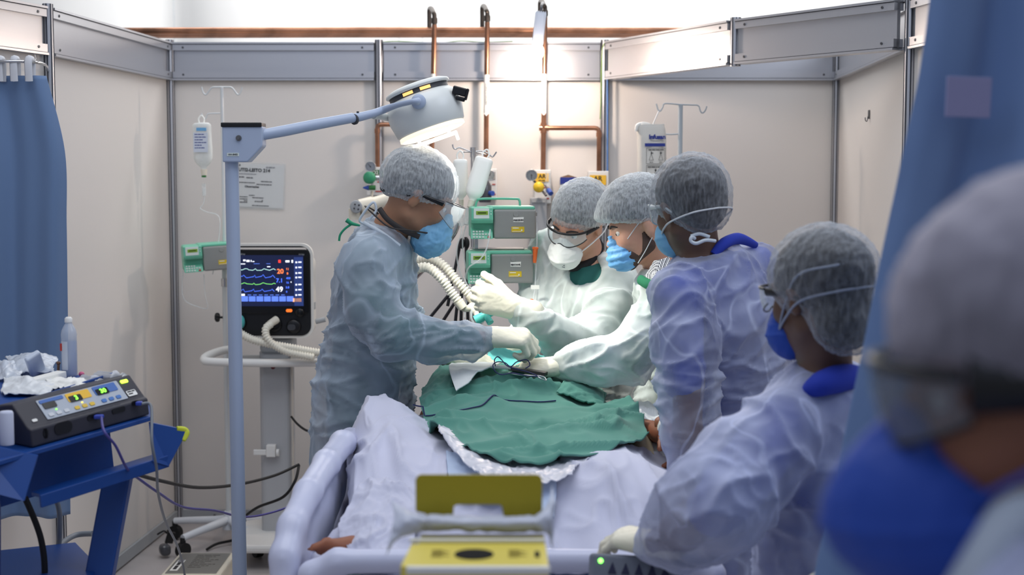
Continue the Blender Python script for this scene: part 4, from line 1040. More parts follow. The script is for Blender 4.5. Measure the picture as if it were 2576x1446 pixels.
# ================================================================ surgical lamp
lamp_m = M('lamp_enamel', (170, 184, 208), .32, spec=.6)
lampw = M('lamp_white', (226, 230, 228), .32, spec=.6)
D = 4.3
a = P(583, 408, D); b = P(603, 1446, D); d = (b - a).normalized(); fl = a + d * ((a.z - .09) / -d.z)
lt = thing('surgical_lamp', 'pale blue surgical lamp on pole with lit round head over patient', 'surgical lamp', (fl.x, fl.y, 0))
mb = MB(); mb.cyl(a, fl, .0205, .0225, 24); obj('pole', mb, lamp_m, lt)
mb = MB(); mb.lathe([(.24, 0), (.24, .03), (.2, .05), (.04, .09), (.024, .12)], (fl.x, fl.y, .0), (0, 0, 1), 32); obj('base', mb, lamp_m, lt)
c0 = P(564, 318, D); c1 = P(661, 408, D)
o2 = [(0, 0), (P(660, 0, D).x - c0.x, 0), (P(660, 0, D).x - c0.x, P(0, 368, D).z - c0.z), (P(622, 0, D).x - c0.x, c1.z - c0.z), (P(0, 0, D).x * 0, c1.z - c0.z)]
mb = MB(); mb.prism(o2[::-1], (c0.x, D - .035, c0.z), (1, 0, 0), (0, 0, 1), (0, 1, 0), .07, .004); bx = obj('joint_box', mb, lamp_m, lt)
mb = MB(); mb.box((c0.x + .058, D, c0.z + .004), (.122, .078, .014), .003); obj('box_cap', mb, black_pl, lt)
q = P(606, 348, D); mb = MB(); mb.cyl((q.x, D - .034, q.z), (q.x, D - .040, q.z), .009, .008); mb.cyl((q.x, D - .04, q.z), (q.x, D - .043, q.z), .005, n=6); obj('bolt', mb, screw_m, lt)
q = P(592, 389, D); mb = MB(); mb.box((q.x, D - .0355, q.z), (.036, .001, .010)); obj('plate', mb, key_w, lt); text('HH-8402', .0075, (q.x, D - .0365, q.z), (1, 0, 0), (0, 0, 1), ink, lt)
mb = MB(); pts = [P(655, 340, D), P(720, 328, D + .03), P(790, 314, D + .07), P(888, 296, D + .13)]; mb.tube(pts, [.0165, .017, .0165, .0155], n=16); obj('arm', mb, lamp_m, lt)
mb = MB(); mb.tube([P(886, 297, D + .13), P(905, 294, D + .14), P(940, 285, D + .16), P(965, 276, D + .18), P(1000, 264, D + .14), P(1040, 255, D + .10), P(1052, 255, D + .11)], [.0145, .014, .0125, .012, .009, .0085, .012], n=14); fo = obj('fork', mb, lamp_m, lt)
mb = MB(); mb.cyl(P(889, 300, D + .13), P(893, 299, D + .135), .0175); mb.cyl(P(900, 285, D + .135), P(900, 280, D + .135), .004); obj('collar', mb, dgrey_pl, lt)
mb = MB(); mb.tube([P(940, 290, D + .17), P(960, 292, D + .22), P(990, 300, D + .30)], .012, n=12); obj('rear_fork', mb, lampw, lt)
HC = P(1066, 270, 4.56)
up = Vector((-.33, .05, .94)).normalized()          # axis of the head, pointing away from the patient
R = frame(up, (0, 1, 0)); ho = HC - up * .075
def HL(mb): return mb.at(ho, R)
mb = HL(MB()); mb.lathe([(.106, 0), (.112, .006), (.121, .05), (.121, .075), (.113, .100), (.100, .113), (.096, .114)], (0, 0, 0), (0, 0, 1), 48); obj('head_shell', mb, lampw, lt)
mb = HL(MB()); mb.lathe([(.097, .108), (.097, .132), (.06, .132)], (0, 0, 0), (0, 0, 1), 36); obj('vent_ring', mb, dgrey_pl, lt)
for a_ in (-2.05, -1.45): mb = HL(MB()); mb.add([(math.cos(a_ + k_ * .09) * .0985, math.sin(a_ + k_ * .09) * .0985, z_) for k_ in range(5) for z_ in (.117, .127)], [(2 * k_, 2 * k_ + 2, 2 * k_ + 3, 2 * k_ + 1) for k_ in range(4)]); obj('vent_glow', mb, M('vent_glow', (255, 190, 110), .5, emit=((255, 190, 110), 1.2)), lt)
mb = HL(MB()); mb.lathe([(.100, .130), (.106, .134), (.104, .141), (.085, .149), (0, .152)], (0, 0, 0), (0, 0, 1), 40); obj('top_cover', mb, lampw, lt)
mb = HL(MB()); mb.lathe([(.107, -.001), (.108, -.012), (.098, -.016), (.095, -.006)], (0, 0, 0), (0, 0, 1), 48); obj('glass_rim', mb, M('rim_lit', (255, 240, 220), .3, emit=((255, 236, 210), .9)), lt)
mb = HL(MB()); mb.lathe([(0, -.008), (.096, -.008), (.096, -.002), (0, -.002)], (0, 0, 0), (0, 0, 1), 40); obj('glass', mb, M('lit_glass', (255, 250, 225), .3, emit=((255, 240, 214), 5)), lt, label='glowing front glass')
mb = HL(MB()); mb.box((0, 0, -.034), (.150, .018, .012), .004); mb.box((-.070, 0, -.046), (.010, .016, .026), .002); mb.box((.070, 0, -.046), (.010, .016, .026), .002); mb.box((-.05, 0, -.018), (.01, .012, .03)); mb.box((.05, 0, -.018), (.01, .012, .03)); obj('grip_bar', mb, M('grip_lit', (255, 252, 240), .3, emit=((255, 252, 240), 1.2)), lt)  # bar is no lamp: emission stands in for lamplight falling on it
mb = MB(); c_ = P(1052, 256, 4.425); mb.lathe([(.021, 0), (.023, .004), (.023, .02), (.018, .024), (0, .025)], c_ + Vector((0, .02, 0)), (.05, -1, .05), 28); obj('pivot_cap', mb, lamp_m, lt)
mb = MB(); c_ = P(1158, 230, 4.5); mb.at(c_, Matrix.Rotation(.25, 3, 'Y')); mb.box((-.002, 0, 0), (.045, .03, .026), .004); mb.box((.022, 0, -.004), (.008, .034, .036), .003); mb.box((.006, 0, -.022), (.03, .024, .014), .004); obj('rear_handle', mb, black_pl, lt)
sl = light('surgical_lamp_beam', 'SPOT', ho - up * .05, 42, (1, .97, .88), .06, ho - up * 1.0, spot=1.75, blend=.55)

# ================================================================ floor items and left cables
def Q(px, py, z):
    """place at height z seen at a photograph coordinate"""
    v = (723 - py) / FPX; u = (px - 1288) / FPX
    t = (z - CAMZ) / (v * cp_ - sp_); return Vector((u * t, t * (cp_ + v * sp_), z))
t = thing('floor_scale', 'low ivory box with silver label plate on floor at left', 'device', Q(500, 1420, 0))
q = Q(500, 1415, .085); mb = MB(); mb.box((q.x, q.y, .042), (.235, .34, .080), .012, 3); obj('housing', mb, offwhite, t)
mb = MB(); mb.box((q.x, q.y, .0835), (.20, .29, .003), .001); obj('plate', mb, M('silver_plate', (150, 150, 146), .3, .6), t)
mb = MB(); mb.box((q.x - .075, q.y - .04, .0855), (.030, .15, .001)); obj('white_label', mb, paper_b, t)
scrawl([((q.x - .075, q.y - .10, .0865), .10, .014)], (0, 1, 0), (-1, 0, 0), ink, t)
mb = MB(); mb.box((q.x - .075, q.y + .02, .0866), (.022, .03, .001)); obj('label_emblem', mb, ink_l, t)
scrawl([((q.x - .03, q.y + .11 - k * .022, .0853), .10 - .02 * (k % 3), .007) for k in range(9)], (1, 0, 0), (0, 1, 0), M('plate_print', (108, 106, 102), .5), t)
mb = MB(); q = Q(415, 1385, .03); mb.at(q, (0, 0, .5)); mb.box((0, 0, .005), (.045, .06, .05), .018, 3); tag(obj('foot_pedal_plug', mb, M('smoked_plastic', (70, 72, 78), .2, spec=.7), origin=q), 'small grey rounded plug beside the floor box', 'plug')
mb = MB(); q = Q(428, 1352, .05); mb.at(q, (.3, .2, .5)); mb.box((0, 0, 0), (.035, .012, .055), .003); mb.tube([(-.02, 0, .02), (-.035, 0, .03), (-.05, 0, .02), (-.06, 0, .01)], .004, n=8); mb.at(); tag(obj('cable_clip', mb, black_pl, origin=q), 'black spring clip hanging near the floor by grey cable', 'clip')
line([P(330, 1188, 3.9), P(400, 1208, 4.2), P(500, 1226, 4.7), P(600, 1218, 5.2), P(690, 1196, 5.5), P(752, 1168, 5.6)], .0058, black_rub, 'black cable sagging between the blue cart and the ventilator', 'cable', 'cable')
line([P(330, 1190, 3.85), P(400, 1240, 4.1), P(460, 1275, 4.4), P(540, 1284, 4.7), P(612, 1300, 5.0), P(680, 1290, 5.2), P(760, 1262, 5.3)], .004, M('violet_wire', (70, 66, 140), .45), 'thin violet cable looping across behind the lamp pole', 'cable', 'cable')
line([P(752, 1170, 5.65), P(742, 1210, 5.6), P(712, 1250, 5.6), P(650, 1275, 5.7), P(618, 1298, 5.8), P(616, 1310, 5.85)], .0058, black_rub, 'black cable curving down in front of the ventilator column', 'cable', 'cable')
line([P(733, 1048, 5.9), P(748, 1066, 5.85), P(770, 1082, 5.8), P(800, 1090, 5.7)], .005, black_rub, 'short black cable leaving the ventilator column at right', 'cable', 'cable')
line([Q(520, 1382, .01), Q(545, 1368, .02), Q(580, 1360, .02), Q(620, 1350, .02)], .006, black_rub, 'black cable lying on floor behind the ivory box', 'cable', 'cable')
# ================================================================ bed
rail_m = M('bed_rail_plastic', (206, 210, 234), .3, spec=.55)
sheet_m = M('bed_sheet', (200, 202, 222), .85, bump=(26, .25, .004), bump2=(900, .15, .0005), sheen=.2)
sheet_b = M('blue_under_sheet', (188, 204, 230), .8, bump=(26, .25, .004))
drape_m = M('green_drape', (88, 146, 132), .9, bump=(22, .2, .003), bump2=(700, .2, .0006), mottle=((70, 124, 112), 3, .5), sheen=.15)
teal_m = M('teal_drape', (110, 200, 196), .85, bump=(24, .2, .003))
gauze_m = M('white_cloth', (232, 236, 236), .85, bump=(30, .2, .003))
film_m = M('plastic_film', (224, 226, 238), .3, bump=(34, .4, .005), alpha=.72, spec=.6)
bt_ = thing('hospital_bed', 'hospital bed with moulded lavender white rails under the patient', 'bed', (0, 4.4, 0))
def bx_(name, c, d, m, bev=.01, par=None, lab=None):
    mb = MB(); mb.box(c, d, bev, 3); return obj(name, mb, m, par, label=lab)
bx_('mattress', (.0, 4.30, .665), (.74, 1.84, .13), M('mattress_blue', (90, 120, 170), .6), .03, bt_)
bx_('deck', (.0, 4.30, .575), (.80, 1.88, .05), grey_pl, .01, bt_)
mb = MB(); mb.box((-.30, 4.3, .30), (.06, 1.6, .08), .01); mb.box((.30, 4.3, .30), (.06, 1.6, .08), .01); mb.box((0, 3.9, .43), (.2, .3, .26), .02); mb.box((0, 4.9, .43), (.2, .3, .26), .02); mb.box((0, 3.9, .3), (.6, .1, .06)); mb.box((0, 4.9, .3), (.6, .1, .06)); obj('chassis', mb, enamel, bt_)
for sx in (-1, 1):
    for y in (3.6, 5.0):
        mb = MB(); mb.cyl((sx * .3 - .015, y, .065), (sx * .3 + .015, y, .065), .064, n=24); mb.cyl((sx * .3, y, .1), (sx * .3, y, .27), .02); obj('caster', mb, dgrey_pl, bt_)
# foot board: padded tube with side posts
s = SDF(.009); zf = P(1210, 1405, 3.22).z
s.chain([(-.47, 3.20, zf - .20), (-.46, 3.20, zf - .03), (-.40, 3.20, zf), (0, 3.195, zf + .004), (.40, 3.20, zf), (.46, 3.20, zf - .03), (.47, 3.20, zf - .20)], [.028] * 7, k=.02)
s.cone((-.40, 3.20, zf - .12), (.40, 3.20, zf - .12), .075, .075, .03, ((0, 1, 0), .2)); obj('foot_board', s.build(), rail_m, bt_)
mb = MB(); mb.box((0, 5.25, .70), (.62, .035, .22), .03, 3); obj('head_board', mb, rail_m, bt_)
# side rails (left one is seen from outside end-on): thick rim and recessed panel
def rail(pts, inner, name='side_rail', rr=.034):
    s = SDF(.009); s.chain(pts, [rr] * len(pts), k=.02)
    for a_, b_, r_ in inner: s.cone(a_, b_, r_, r_, .03, ((1, 0, 0), .22))
    return obj(name, s.build(), rail_m, bt_)
L = [P(716, 1480, 3.22), P(716, 1400, 3.24), P(735, 1325, 3.30), P(775, 1240, 3.42), P(822, 1165, 3.60), P(862, 1115, 3.82), P(882, 1108, 4.02), P(882, 1150, 4.08), P(868, 1230, 4.02), P(830, 1330, 3.8), P(790, 1420, 3.5)]
rail(L, [(P(775, 1400, 3.36), P(822, 1290, 3.55), .075), (P(822, 1290, 3.55), P(858, 1200, 3.85), .07), (P(760, 1380, 3.3), P(850, 1180, 3.8), .04)])
mx = lambda q: Vector((-q.x - .02, q.y, q.z - .26))
rail([mx(q) for q in L], [(mx(P(775, 1400, 3.36)), mx(P(822, 1290, 3.55)), .075), (mx(P(822, 1290, 3.55)), mx(P(858, 1200, 3.85)), .07)])
# control box hung on the foot board
t = thing('bed_control', 'grey control panel with green lamp and dark triangle keys at foot', 'control panel', P(1590, 1440, 2.95))
cc = P(1600, 1440, 2.95); R = Matrix.Rotation(.06, 3, 'Y') @ Matrix.Rotation(-.35, 3, 'X')
mb = MB(); mb.at(cc, R); mb.box((0, 0, 0), (.20, .03, .07), .008, 3); obj('housing', mb, M('control_grey', (112, 118, 132), .4), t)
mb = MB(); mb.at(cc, R); mb.sphere((-.077, -.016, .019), (.0055, .003, .0055), 12); obj('green_lamp', mb, em('lamp_green', (120, 255, 90), 4), t, label='lit green lamp')
for k in range(5):
    mb = MB(); mb.at(cc, R); mb.prism([(-.009, -.012), (.009, -.012), (0, .012)], (-.052 + k * .028, -.0155, .006), (1, 0, 0), (0, 0, 1), (0, -1, 0), .002); obj('arrow_key', mb, M('key_indigo', (38, 40, 70), .5), t)

# ================================================================ patient
skin_dk = M('skin_brown', (150, 92, 66), .5, sss=.08, bump=(120, .15, .001), mottle=((128, 74, 52), 14, .5))
pt = thing('person', 'patient lying on the bed under green drapes with bare toes showing', 'person', (0, 4.4, .73))
s = SDF(.012)
hip = Vector((.02, 4.25, .82)); chest = Vector((.03, 4.75, .86)); nk = Vector((.03, 5.0, .84)); hd = Vector((.03, 5.17, .85))
kL = P(1000, 1085, 4.0) + Vector((.0, 0, -.05)); kR = Vector((.24, 3.85, .80)); fL = P(858, 1376, 3.27); fR = Vector((.22, 3.50, .745))
s.cone(hip, chest, .13, .145, .05, ((0, 0, 1), .8)).cone(chest, nk, .13, .07, .05).cone(nk, hd, .055, .06, .03).ell(hd + Vector((0, .02, .02)), (.075, .1, .095))
s.cone(hip + Vector((-.08, -.02, 0)), kL, .085, .062, .04).cone(kL + Vector((.02, 0, -.03)), fL + Vector((.13, .2, -.06)), .05, .035, .03)
s.cone(hip + Vector((.08, -.02, 0)), kR, .085, .062, .04).cone(kR, fR, .058, .04, .03)
ank = fL + Vector((.085, .10, -.02)); toe = fL
s.cone(ank, toe + Vector((-.012, .0, -.004)), .036, .026, .02)
# toes fan out over the end of the mattress
for k in range(5):
    b0 = toe + Vector((-.030 + k * .006, -.012 + k * .010, .016 - k * .011)); s.cone(b0, b0 + Vector((-.036 + .005 * k, -.018, -.012)), .0105 if k else .014, .0085 if k else .012, .005)
s.cone(fR, fR + Vector((0, -.06, .0)), .032, .022, .02)
s.chain([chest + Vector((.17, .02, .0)), (.36, 4.45, .84), P(1672, 1090, 4.0)], [.05, .042, .03], .03)
s.chain([chest + Vector((-.17, .02, .0)), (-.26, 4.6, .84), (-.27, 4.45, .84)], [.05, .04, .03], .03)
body = obj('body', s.build(), skin_dk, pt)
# the hand lying at the right edge of the bed
def hand(name, wrist, fwd, back, mat_, parent, side=1, curl=(.5, .6, .7, .8), thumb=.5, size=1.0, h=.0036, cuff=.06, spread=.10, lab=None, rcuff=.031):
    """fwd: wrist to knuckles, back: out of the back of the hand, side: +1 thumb to the right of fwd seen from the back"""
    f = Vector(fwd).normalized(); u = Vector(back); u = (u - f * u.dot(f)).normalized(); r = f.cross(u) * side; w_ = Vector(wrist); S = size
    s = SDF(h)
    T = lambda x, y, z: w_ + (r * x + f * y + u * z) * S
    s.cone(T(0, -cuff, 0), T(0, 0, 0), rcuff * S, .026 * S, .012, (u, .8))
    for x, y, rr in ((.024, .075, .0145), (.008, .082, .015), (-.010, .080, .0145), (-.026, .070, .0135)):
        s.cone(T(x * .5, .0, 0), T(x, y, 0), .020 * S, rr * S, .012)
    s.cone(T(.012, .01, -.006), T(.026, .035, -.010), .020 * S, .017 * S, .01)
    F = [(.026, .080, .0105, (.042, .026, .020)), (.008, .086, .011, (.047, .030, .021)), (-.010, .083, .0105, (.043, .028, .020)), (-.027, .073, .0092, (.034, .021, .018))]
    for k, (x, y, rr, Ls) in enumerate(F):
        p = T(x, y, 0); ang = 0; dirx = (k - 1.5) * -spread
        for j, l in enumerate(Ls):
            ang += curl[k] * (1.0 if j == 0 else 1.15)
            d = (f * math.cos(ang) - u * math.sin(ang) + r * dirx * (1 if j == 0 else .4)).normalized()
            q = p + d * l * S; s.cone(p, q, rr * S * (1 - .06 * j), rr * S * (.95 - .08 * j), .0035 if j else .008); p = q
    p = T(.024, .022, -.008); ang = thumb
    for j, (l, rr) in enumerate(((.040, .0135), (.030, .0115), (.024, .0105))):
        d = (r * math.cos(ang) * (.85 if j == 0 else .5) + f * (.75 + .15 * j) - u * (.25 + .35 * thumb * j)).normalized()
        q = p + d * l * S; s.cone(p, q, rr * S, rr * S * .92, .006); p = q
    g = s.build(lambda v, n: .0009 * crumple(v, .018, 5, 1.5, 2) * (1 if 'glove' in name else .3))
    return obj(name, g, mat_, parent, label=lab)
hand('hand', P(1680, 1085, 4.0), (.35, -.75, -.45), (.8, -.2, .6), skin_dk, pt, 1, (.55, .6, .6, .6), .4, .95, cuff=.03)
mb = MB(); c_ = P(1662, 1071, 3.9); mb.at(c_, (.3, .3, 0)); mb.box((0, 0, 0), (.014, .03, .022), .004, 3); obj('finger_clip', mb, white_pl, pt, label='white pulse clip')

# ================================================================ linens (control nets at real distances)
def fold(a, size, seed=0.0, sharp=2.0): return lambda v: a * crumple(v, size, seed, sharp)
rows = [
 [P(735, 1470, 3.28), P(860, 1440, 3.26), P(1000, 1440, 3.25), P(1200, 1440, 3.25), P(1400, 1435, 3.25), P(1600, 1440, 3.25), P(1790, 1460, 3.28)],
 [P(850, 1330, 3.42), P(900, 1330, 3.40), P(1020, 1350, 3.38), P(1200, 1350, 3.38), P(1400, 1340, 3.38), P(1600, 1330, 3.38), P(1760, 1350, 3.42)],
 [P(870, 1265, 3.58), P(905, 1215, 3.56), P(1020, 1245, 3.52), P(1200, 1262, 3.5), P(1390, 1230, 3.5), P(1580, 1215, 3.5), P(1740, 1270, 3.56)],
 [P(886, 1190, 3.78), P(925, 1120, 3.74), P(1060, 1150, 3.70), P(1210, 1205, 3.66), P(1400, 1165, 3.66), P(1560, 1150, 3.66), P(1720, 1200, 3.74)],
 [P(884, 1110, 3.96), P(920, 1036, 3.95), P(1030, 1062, 3.90), P(1150, 1130, 3.84), P(1420, 1140, 3.80), P(1530, 1120, 3.82), P(1700, 1180, 3.9)],
 [P(890, 1075, 4.12), P(930, 1005, 4.10), P(1005, 1010, 4.08), P(1130, 1090, 4.02), P(1420, 1100, 3.98), P(1540, 1110, 4.0), P(1690, 1160, 4.05)],
 [P(905, 1090, 4.28), P(955, 1010, 4.28), P(1020, 1022, 4.28), P(1140, 1080, 4.25), P(1400, 1060, 4.25), P(1560, 1100, 4.25), P(1680, 1150, 4.25)],
 [P(915, 1130, 4.45), P(970, 1060, 4.5), P(1040, 1050, 4.5), P(1150, 1050, 4.5), P(1400, 1040, 4.5), P(1560, 1080, 4.5), P(1670, 1130, 4.5)]]
tag(obj('bed_sheet', net(rows, 22, 18, lambda v: .022 * crumple(v * np.array([1.25, .55, .8]), .22, 2.3, 3.0, 2) + .007 * creases(v * np.array([1.2, .6, 1]), .12, 5.3, .07), .006), sheet_m, origin=rows[0][0]), 'white lavender sheet over the patient legs and raised knees', 'sheet')
# bunched towel over the sheet near the foot end
rows = [[P(880, 1385, 3.25), P(930, 1400, 3.22), P(975, 1392, 3.22), P(1020, 1402, 3.22)], [P(852, 1345, 3.33), P(920, 1335, 3.30), P(985, 1345, 3.3), P(1045, 1340, 3.3)], [P(872, 1275, 3.44), P(930, 1255, 3.44), P(990, 1262, 3.42), P(1050, 1270, 3.42)], [P(905, 1215, 3.53), P(955, 1202, 3.54), P(1000, 1212, 3.5), P(1035, 1228, 3.5)]]
tag(obj('folded_towel', net(rows, 18, 16, fold(.013, .11, 8.3, 2.4), .010), sheet_m, origin=rows[0][0]), 'bunched white towel on the sheet behind the patient toes', 'towel')
tag(obj('blue_pad', net([[P(1135, 1225, 3.49), P(1220, 1240, 3.46), P(1395, 1300, 3.38)], [P(1125, 1175, 3.66), P(1220, 1195, 3.59), P(1400, 1225, 3.50)], [P(1122, 1130, 3.76), P(1220, 1150, 3.72), P(1398, 1160, 3.68)]], 14, 14, fold(.008, .1, 1, 2), .006), sheet_b, origin=P(1220, 1235, 3.6)), 'light blue absorbent pad between the legs under plastic film', 'pad')
tag(obj('plastic_film', net([[P(1215, 1195, 3.50), P(1290, 1214, 3.44), P(1370, 1214, 3.44), P(1440, 1192, 3.48)], [P(1165, 1160, 3.62), P(1280, 1188, 3.52), P(1370, 1192, 3.52), P(1450, 1172, 3.56)], [P(1108, 1085, 3.82), P(1240, 1158, 3.68), P(1340, 1170, 3.63), P(1500, 1145, 3.72)], [P(1104, 1066, 3.92), P(1240, 1140, 3.75), P(1340, 1150, 3.70), P(1590, 1104, 3.96)]], 16, 14, fold(.007, .05, 4, 2), .003), film_m, origin=P(1280, 1215, 3.68)), 'crinkled clear plastic film along the lower edge of drape', 'film')
# green surgical drape
rows = [
 [P(1050, 1122, 3.98), P(1068, 1104, 3.96), P(1105, 1070, 3.90), P(1160, 1118, 3.74), P(1240, 1152, 3.64), P(1330, 1166, 3.59), P(1430, 1152, 3.62), P(1530, 1128, 3.74), P(1632, 1096, 3.92)],
 [P(1054, 1090, 4.04), P(1082, 1078, 4.02), P(1125, 1052, 3.98), P(1180, 1078, 3.88), P(1250, 1108, 3.78), P(1340, 1118, 3.74), P(1440, 1106, 3.78), P(1540, 1078, 3.92), P(1626, 1070, 4.04)],
 [P(1062, 1050, 4.12), P(1092, 1045, 4.10), P(1140, 1030, 4.10), P(1200, 1040, 4.04), P(1270, 1062, 3.98), P(1350, 1072, 3.96), P(1440, 1062, 4.00), P(1530, 1040, 4.10), P(1612, 1036, 4.16)],
 [P(1072, 1030, 4.24), P(1110, 1010, 4.24), P(1160, 1000, 4.24), P(1215, 1000, 4.24), P(1280, 1012, 4.22), P(1350, 1020, 4.22), P(1425, 1022, 4.24), P(1500, 1030, 4.28), P(1592, 1010, 4.28)],
 [P(1064, 1012, 4.36), P(1110, 985, 4.36), P(1165, 968, 4.38), P(1215, 962, 4.38), P(1285, 960, 4.38), P(1350, 965, 4.38), P(1410, 980, 4.38), P(1470, 1004, 4.40), P(1525, 1016, 4.42)],
 [P(1066, 990, 4.50), P(1120, 962, 4.50), P(1170, 942, 4.52), P(1220, 934, 4.54), P(1285, 926, 4.54), P(1350, 932, 4.54), P(1405, 946, 4.54), P(1455, 968, 4.52), P(1520, 1000, 4.52)],
 [P(1075, 990, 4.68), P(1120, 965, 4.70), P(1170, 950, 4.72), P(1220, 945, 4.74), P(1285, 940, 4.74), P(1350, 944, 4.74), P(1405, 954, 4.74), P(1460, 975, 4.72), P(1520, 1000, 4.70)]]
from mathutils.bvhtree import BVHTree
def snapper(g):
    bv = BVHTree.FromPolygons([Vector(q) for q in g.v], [list(map(int, f)) for f in g.f])
    def f(p, up=.0035):
        h = bv.ray_cast(Vector((p.x, p.y, p.z + .4)), Vector((0, 0, -1)))
        return Vector((p.x, p.y, h[0].z + up)) if h[0] is not None else p
    return f
DR = net(rows, 16, 18, lambda v: .026 * crumple(np.stack([v[:, 0] * .35 + v[:, 1] * .12, v[:, 1] * .95 - v[:, 0] * .35, v[:, 2] * .4], -1), .13, 6.1, 2.0, 1) + .012 * crumple(np.stack([v[:, 0] * .6 - v[:, 1] * .3, v[:, 1] * .6 + v[:, 0] * .6, v[:, 2] * .4], -1), .10, 2.7, 2.5, 1), .005)
onD = snapper(DR)
tag(obj('surgical_drape', DR, drape_m, origin=rows[0][4]), 'dark green cloth drape spread over the patient belly', 'drape')
rows = [[P(1060, 1050, 4.30), P(1058, 1010, 4.32), P(1068, 970, 4.36), P(1092, 942, 4.4), P(1125, 930, 4.44)], [P(1072, 1050, 4.42), P(1072, 1005, 4.44), P(1085, 962, 4.48), P(1110, 928, 4.54), P(1150, 920, 4.56)], [P(1090, 1030, 4.6), P(1095, 985, 4.6), P(1110, 950, 4.64), P(1140, 918, 4.7), P(1210, 915, 4.7)]]
rows = [[P(1135, 1005, 4.28), P(1100, 1022, 4.27), P(1064, 1040, 4.26)], [P(1140, 975, 4.34), P(1095, 985, 4.32), P(1056, 1005, 4.32)], [P(1135, 945, 4.42), P(1095, 952, 4.42), P(1068, 972, 4.42)], [P(1150, 925, 4.54), P(1120, 920, 4.54), P(1098, 926, 4.54)], [P(1190, 925, 4.7), P(1150, 920, 4.72), P(1110, 926, 4.72)]]
tag(obj('surgical_drape', net([r[::-1] for r in rows], 16, 12, fold(.007, .07, 3.3, 2.4), .005), drape_m, origin=rows[0][0]), 'second green drape bunched at the left side of belly', 'drape')
rows = [[P(1400, 985, 4.36), P(1450, 1000, 4.34), P(1518, 1020, 4.34)], [P(1420, 955, 4.44), P(1470, 968, 4.42), P(1520, 998, 4.42)], [P(1430, 945, 4.56), P(1475, 955, 4.56), P(1512, 980, 4.56)]]
tag(obj('surgical_drape', net(rows, 14, 12, fold(.008, .07, 5.3, 2.4), .005), drape_m, origin=rows[0][0]), 'third green drape tucked at the right side of belly', 'drape')
rows = [[P(1225, 915, 4.66), P(1280, 925, 4.64), P(1330, 922, 4.64), P(1365, 925, 4.66)], [P(1228, 885, 4.75), P(1280, 900, 4.74), P(1330, 905, 4.74), P(1375, 915, 4.76)], [P(1240, 866, 4.85), P(1290, 875, 4.85), P(1340, 885, 4.85), P(1380, 905, 4.86)], [P(1230, 880, 5.0), P(1290, 882, 5.0), P(1340, 890, 5.0), P(1380, 910, 5.0)]]
tag(obj('teal_cloth', net(rows, 12, 12, fold(.008, .08, 1.7, 2.0), .005), teal_m, origin=rows[0][0]), 'bright teal cloth over the patient chest under the gloves', 'drape')
rows = [[P(1147, 990, 4.28), P(1165, 978, 4.29), P(1185, 962, 4.31)], [P(1135, 955, 4.36), P(1165, 950, 4.36), P(1200, 944, 4.38)], [P(1130, 926, 4.46), P(1180, 926, 4.46), P(1240, 928, 4.46)], [P(1150, 922, 4.56), P(1200, 920, 4.56), P(1262, 918, 4.56)]]
tag(obj('gauze_towel', net([[q + Vector((0, -.01, .012)) for q in r] for r in rows], 14, 12, fold(.003, .07, 1.2, 2.0), .005), gauze_m, origin=rows[0][0]), 'folded white towel laid on the green drape at left', 'towel')
rows = [[P(1555, 1150, 4.0), P(1570, 1130, 4.02), P(1625, 1165, 3.98), P(1700, 1160, 3.96)], [P(1540, 1050, 4.25), P(1600, 1040, 4.22), P(1650, 1080, 4.12), P(1690, 1120, 4.05)], [P(1520, 1010, 4.4), P(1590, 1010, 4.36), P(1640, 1040, 4.26), P(1665, 1060, 4.16)], [P(1530, 1000, 4.6), P(1580, 995, 4.55), P(1625, 1000, 4.5), P(1640, 1020, 4.4)]]
tag(obj('paper_sheet', net([[q + Vector((.015, 0, -.02)) for q in r] for r in rows], 14, 14, fold(.010, .08, 9.7, 2.2), .004), gauze_m, origin=rows[0][0]), 'crumpled white paper cover at right under the drape corner', 'sheet')
mb = MB(); mb.tube([P(1622, 1160, 4.0), P(1610, 1120, 4.08), P(1600, 1085, 4.14)], [.034, .036, .030], n=16, flat=((0, 1, 0), .5)); tag(obj('arm_board', mb, M('cream_vinyl', (222, 208, 178), .5), origin=P(1620, 1165, 4.0)), 'cream padded arm support sticking out below the drape', 'arm rest')
# instruments and wires on the drape
t = thing('cautery_tray', 'grey metal clip case with scissors lying on the drape', 'instrument', P(1335, 938, 4.44))
R = frame((0, -.25, 1), (0, 1, 0)) @ Matrix.Rotation(-.22, 3, 'Z')
mb = MB(); mb.at(P(1328, 936, 4.42), Matrix.Rotation(.12, 3, 'Y') @ Matrix.Rotation(-.3, 3, 'Z')); mb.box((0, 0, .004), (.12, .035, .012), .002); obj('case', mb, M('gunmetal', (84, 80, 78), .35, .7), t)
mb = MB(); mb.tube([P(1280, 938, 4.38), P(1310, 943, 4.36), P(1345, 946, 4.36), P(1372, 952, 4.38)], .003, n=8); mb.tube([P(1350, 945, 4.36), P(1362, 953, 4.35), P(1374, 957, 4.36), P(1368, 948, 4.37)], .0022, n=8, closed=True); obj('forceps', mb, steel, t)
mb = MB(); mb.cyl(P(1197, 923, 4.46), P(1240, 922, 4.44), .0035, .005, 12); mb.cyl(P(1240, 922, 4.44), P(1285, 925, 4.42), .0065, .0065, 14)
tag(obj('cautery_pencil', mb, paper_b, origin=P(1240, 922, 4.44)), 'white cautery pencil lying across the white towel', 'instrument')
nav = M('navy_wire', (30, 34, 90), .4)
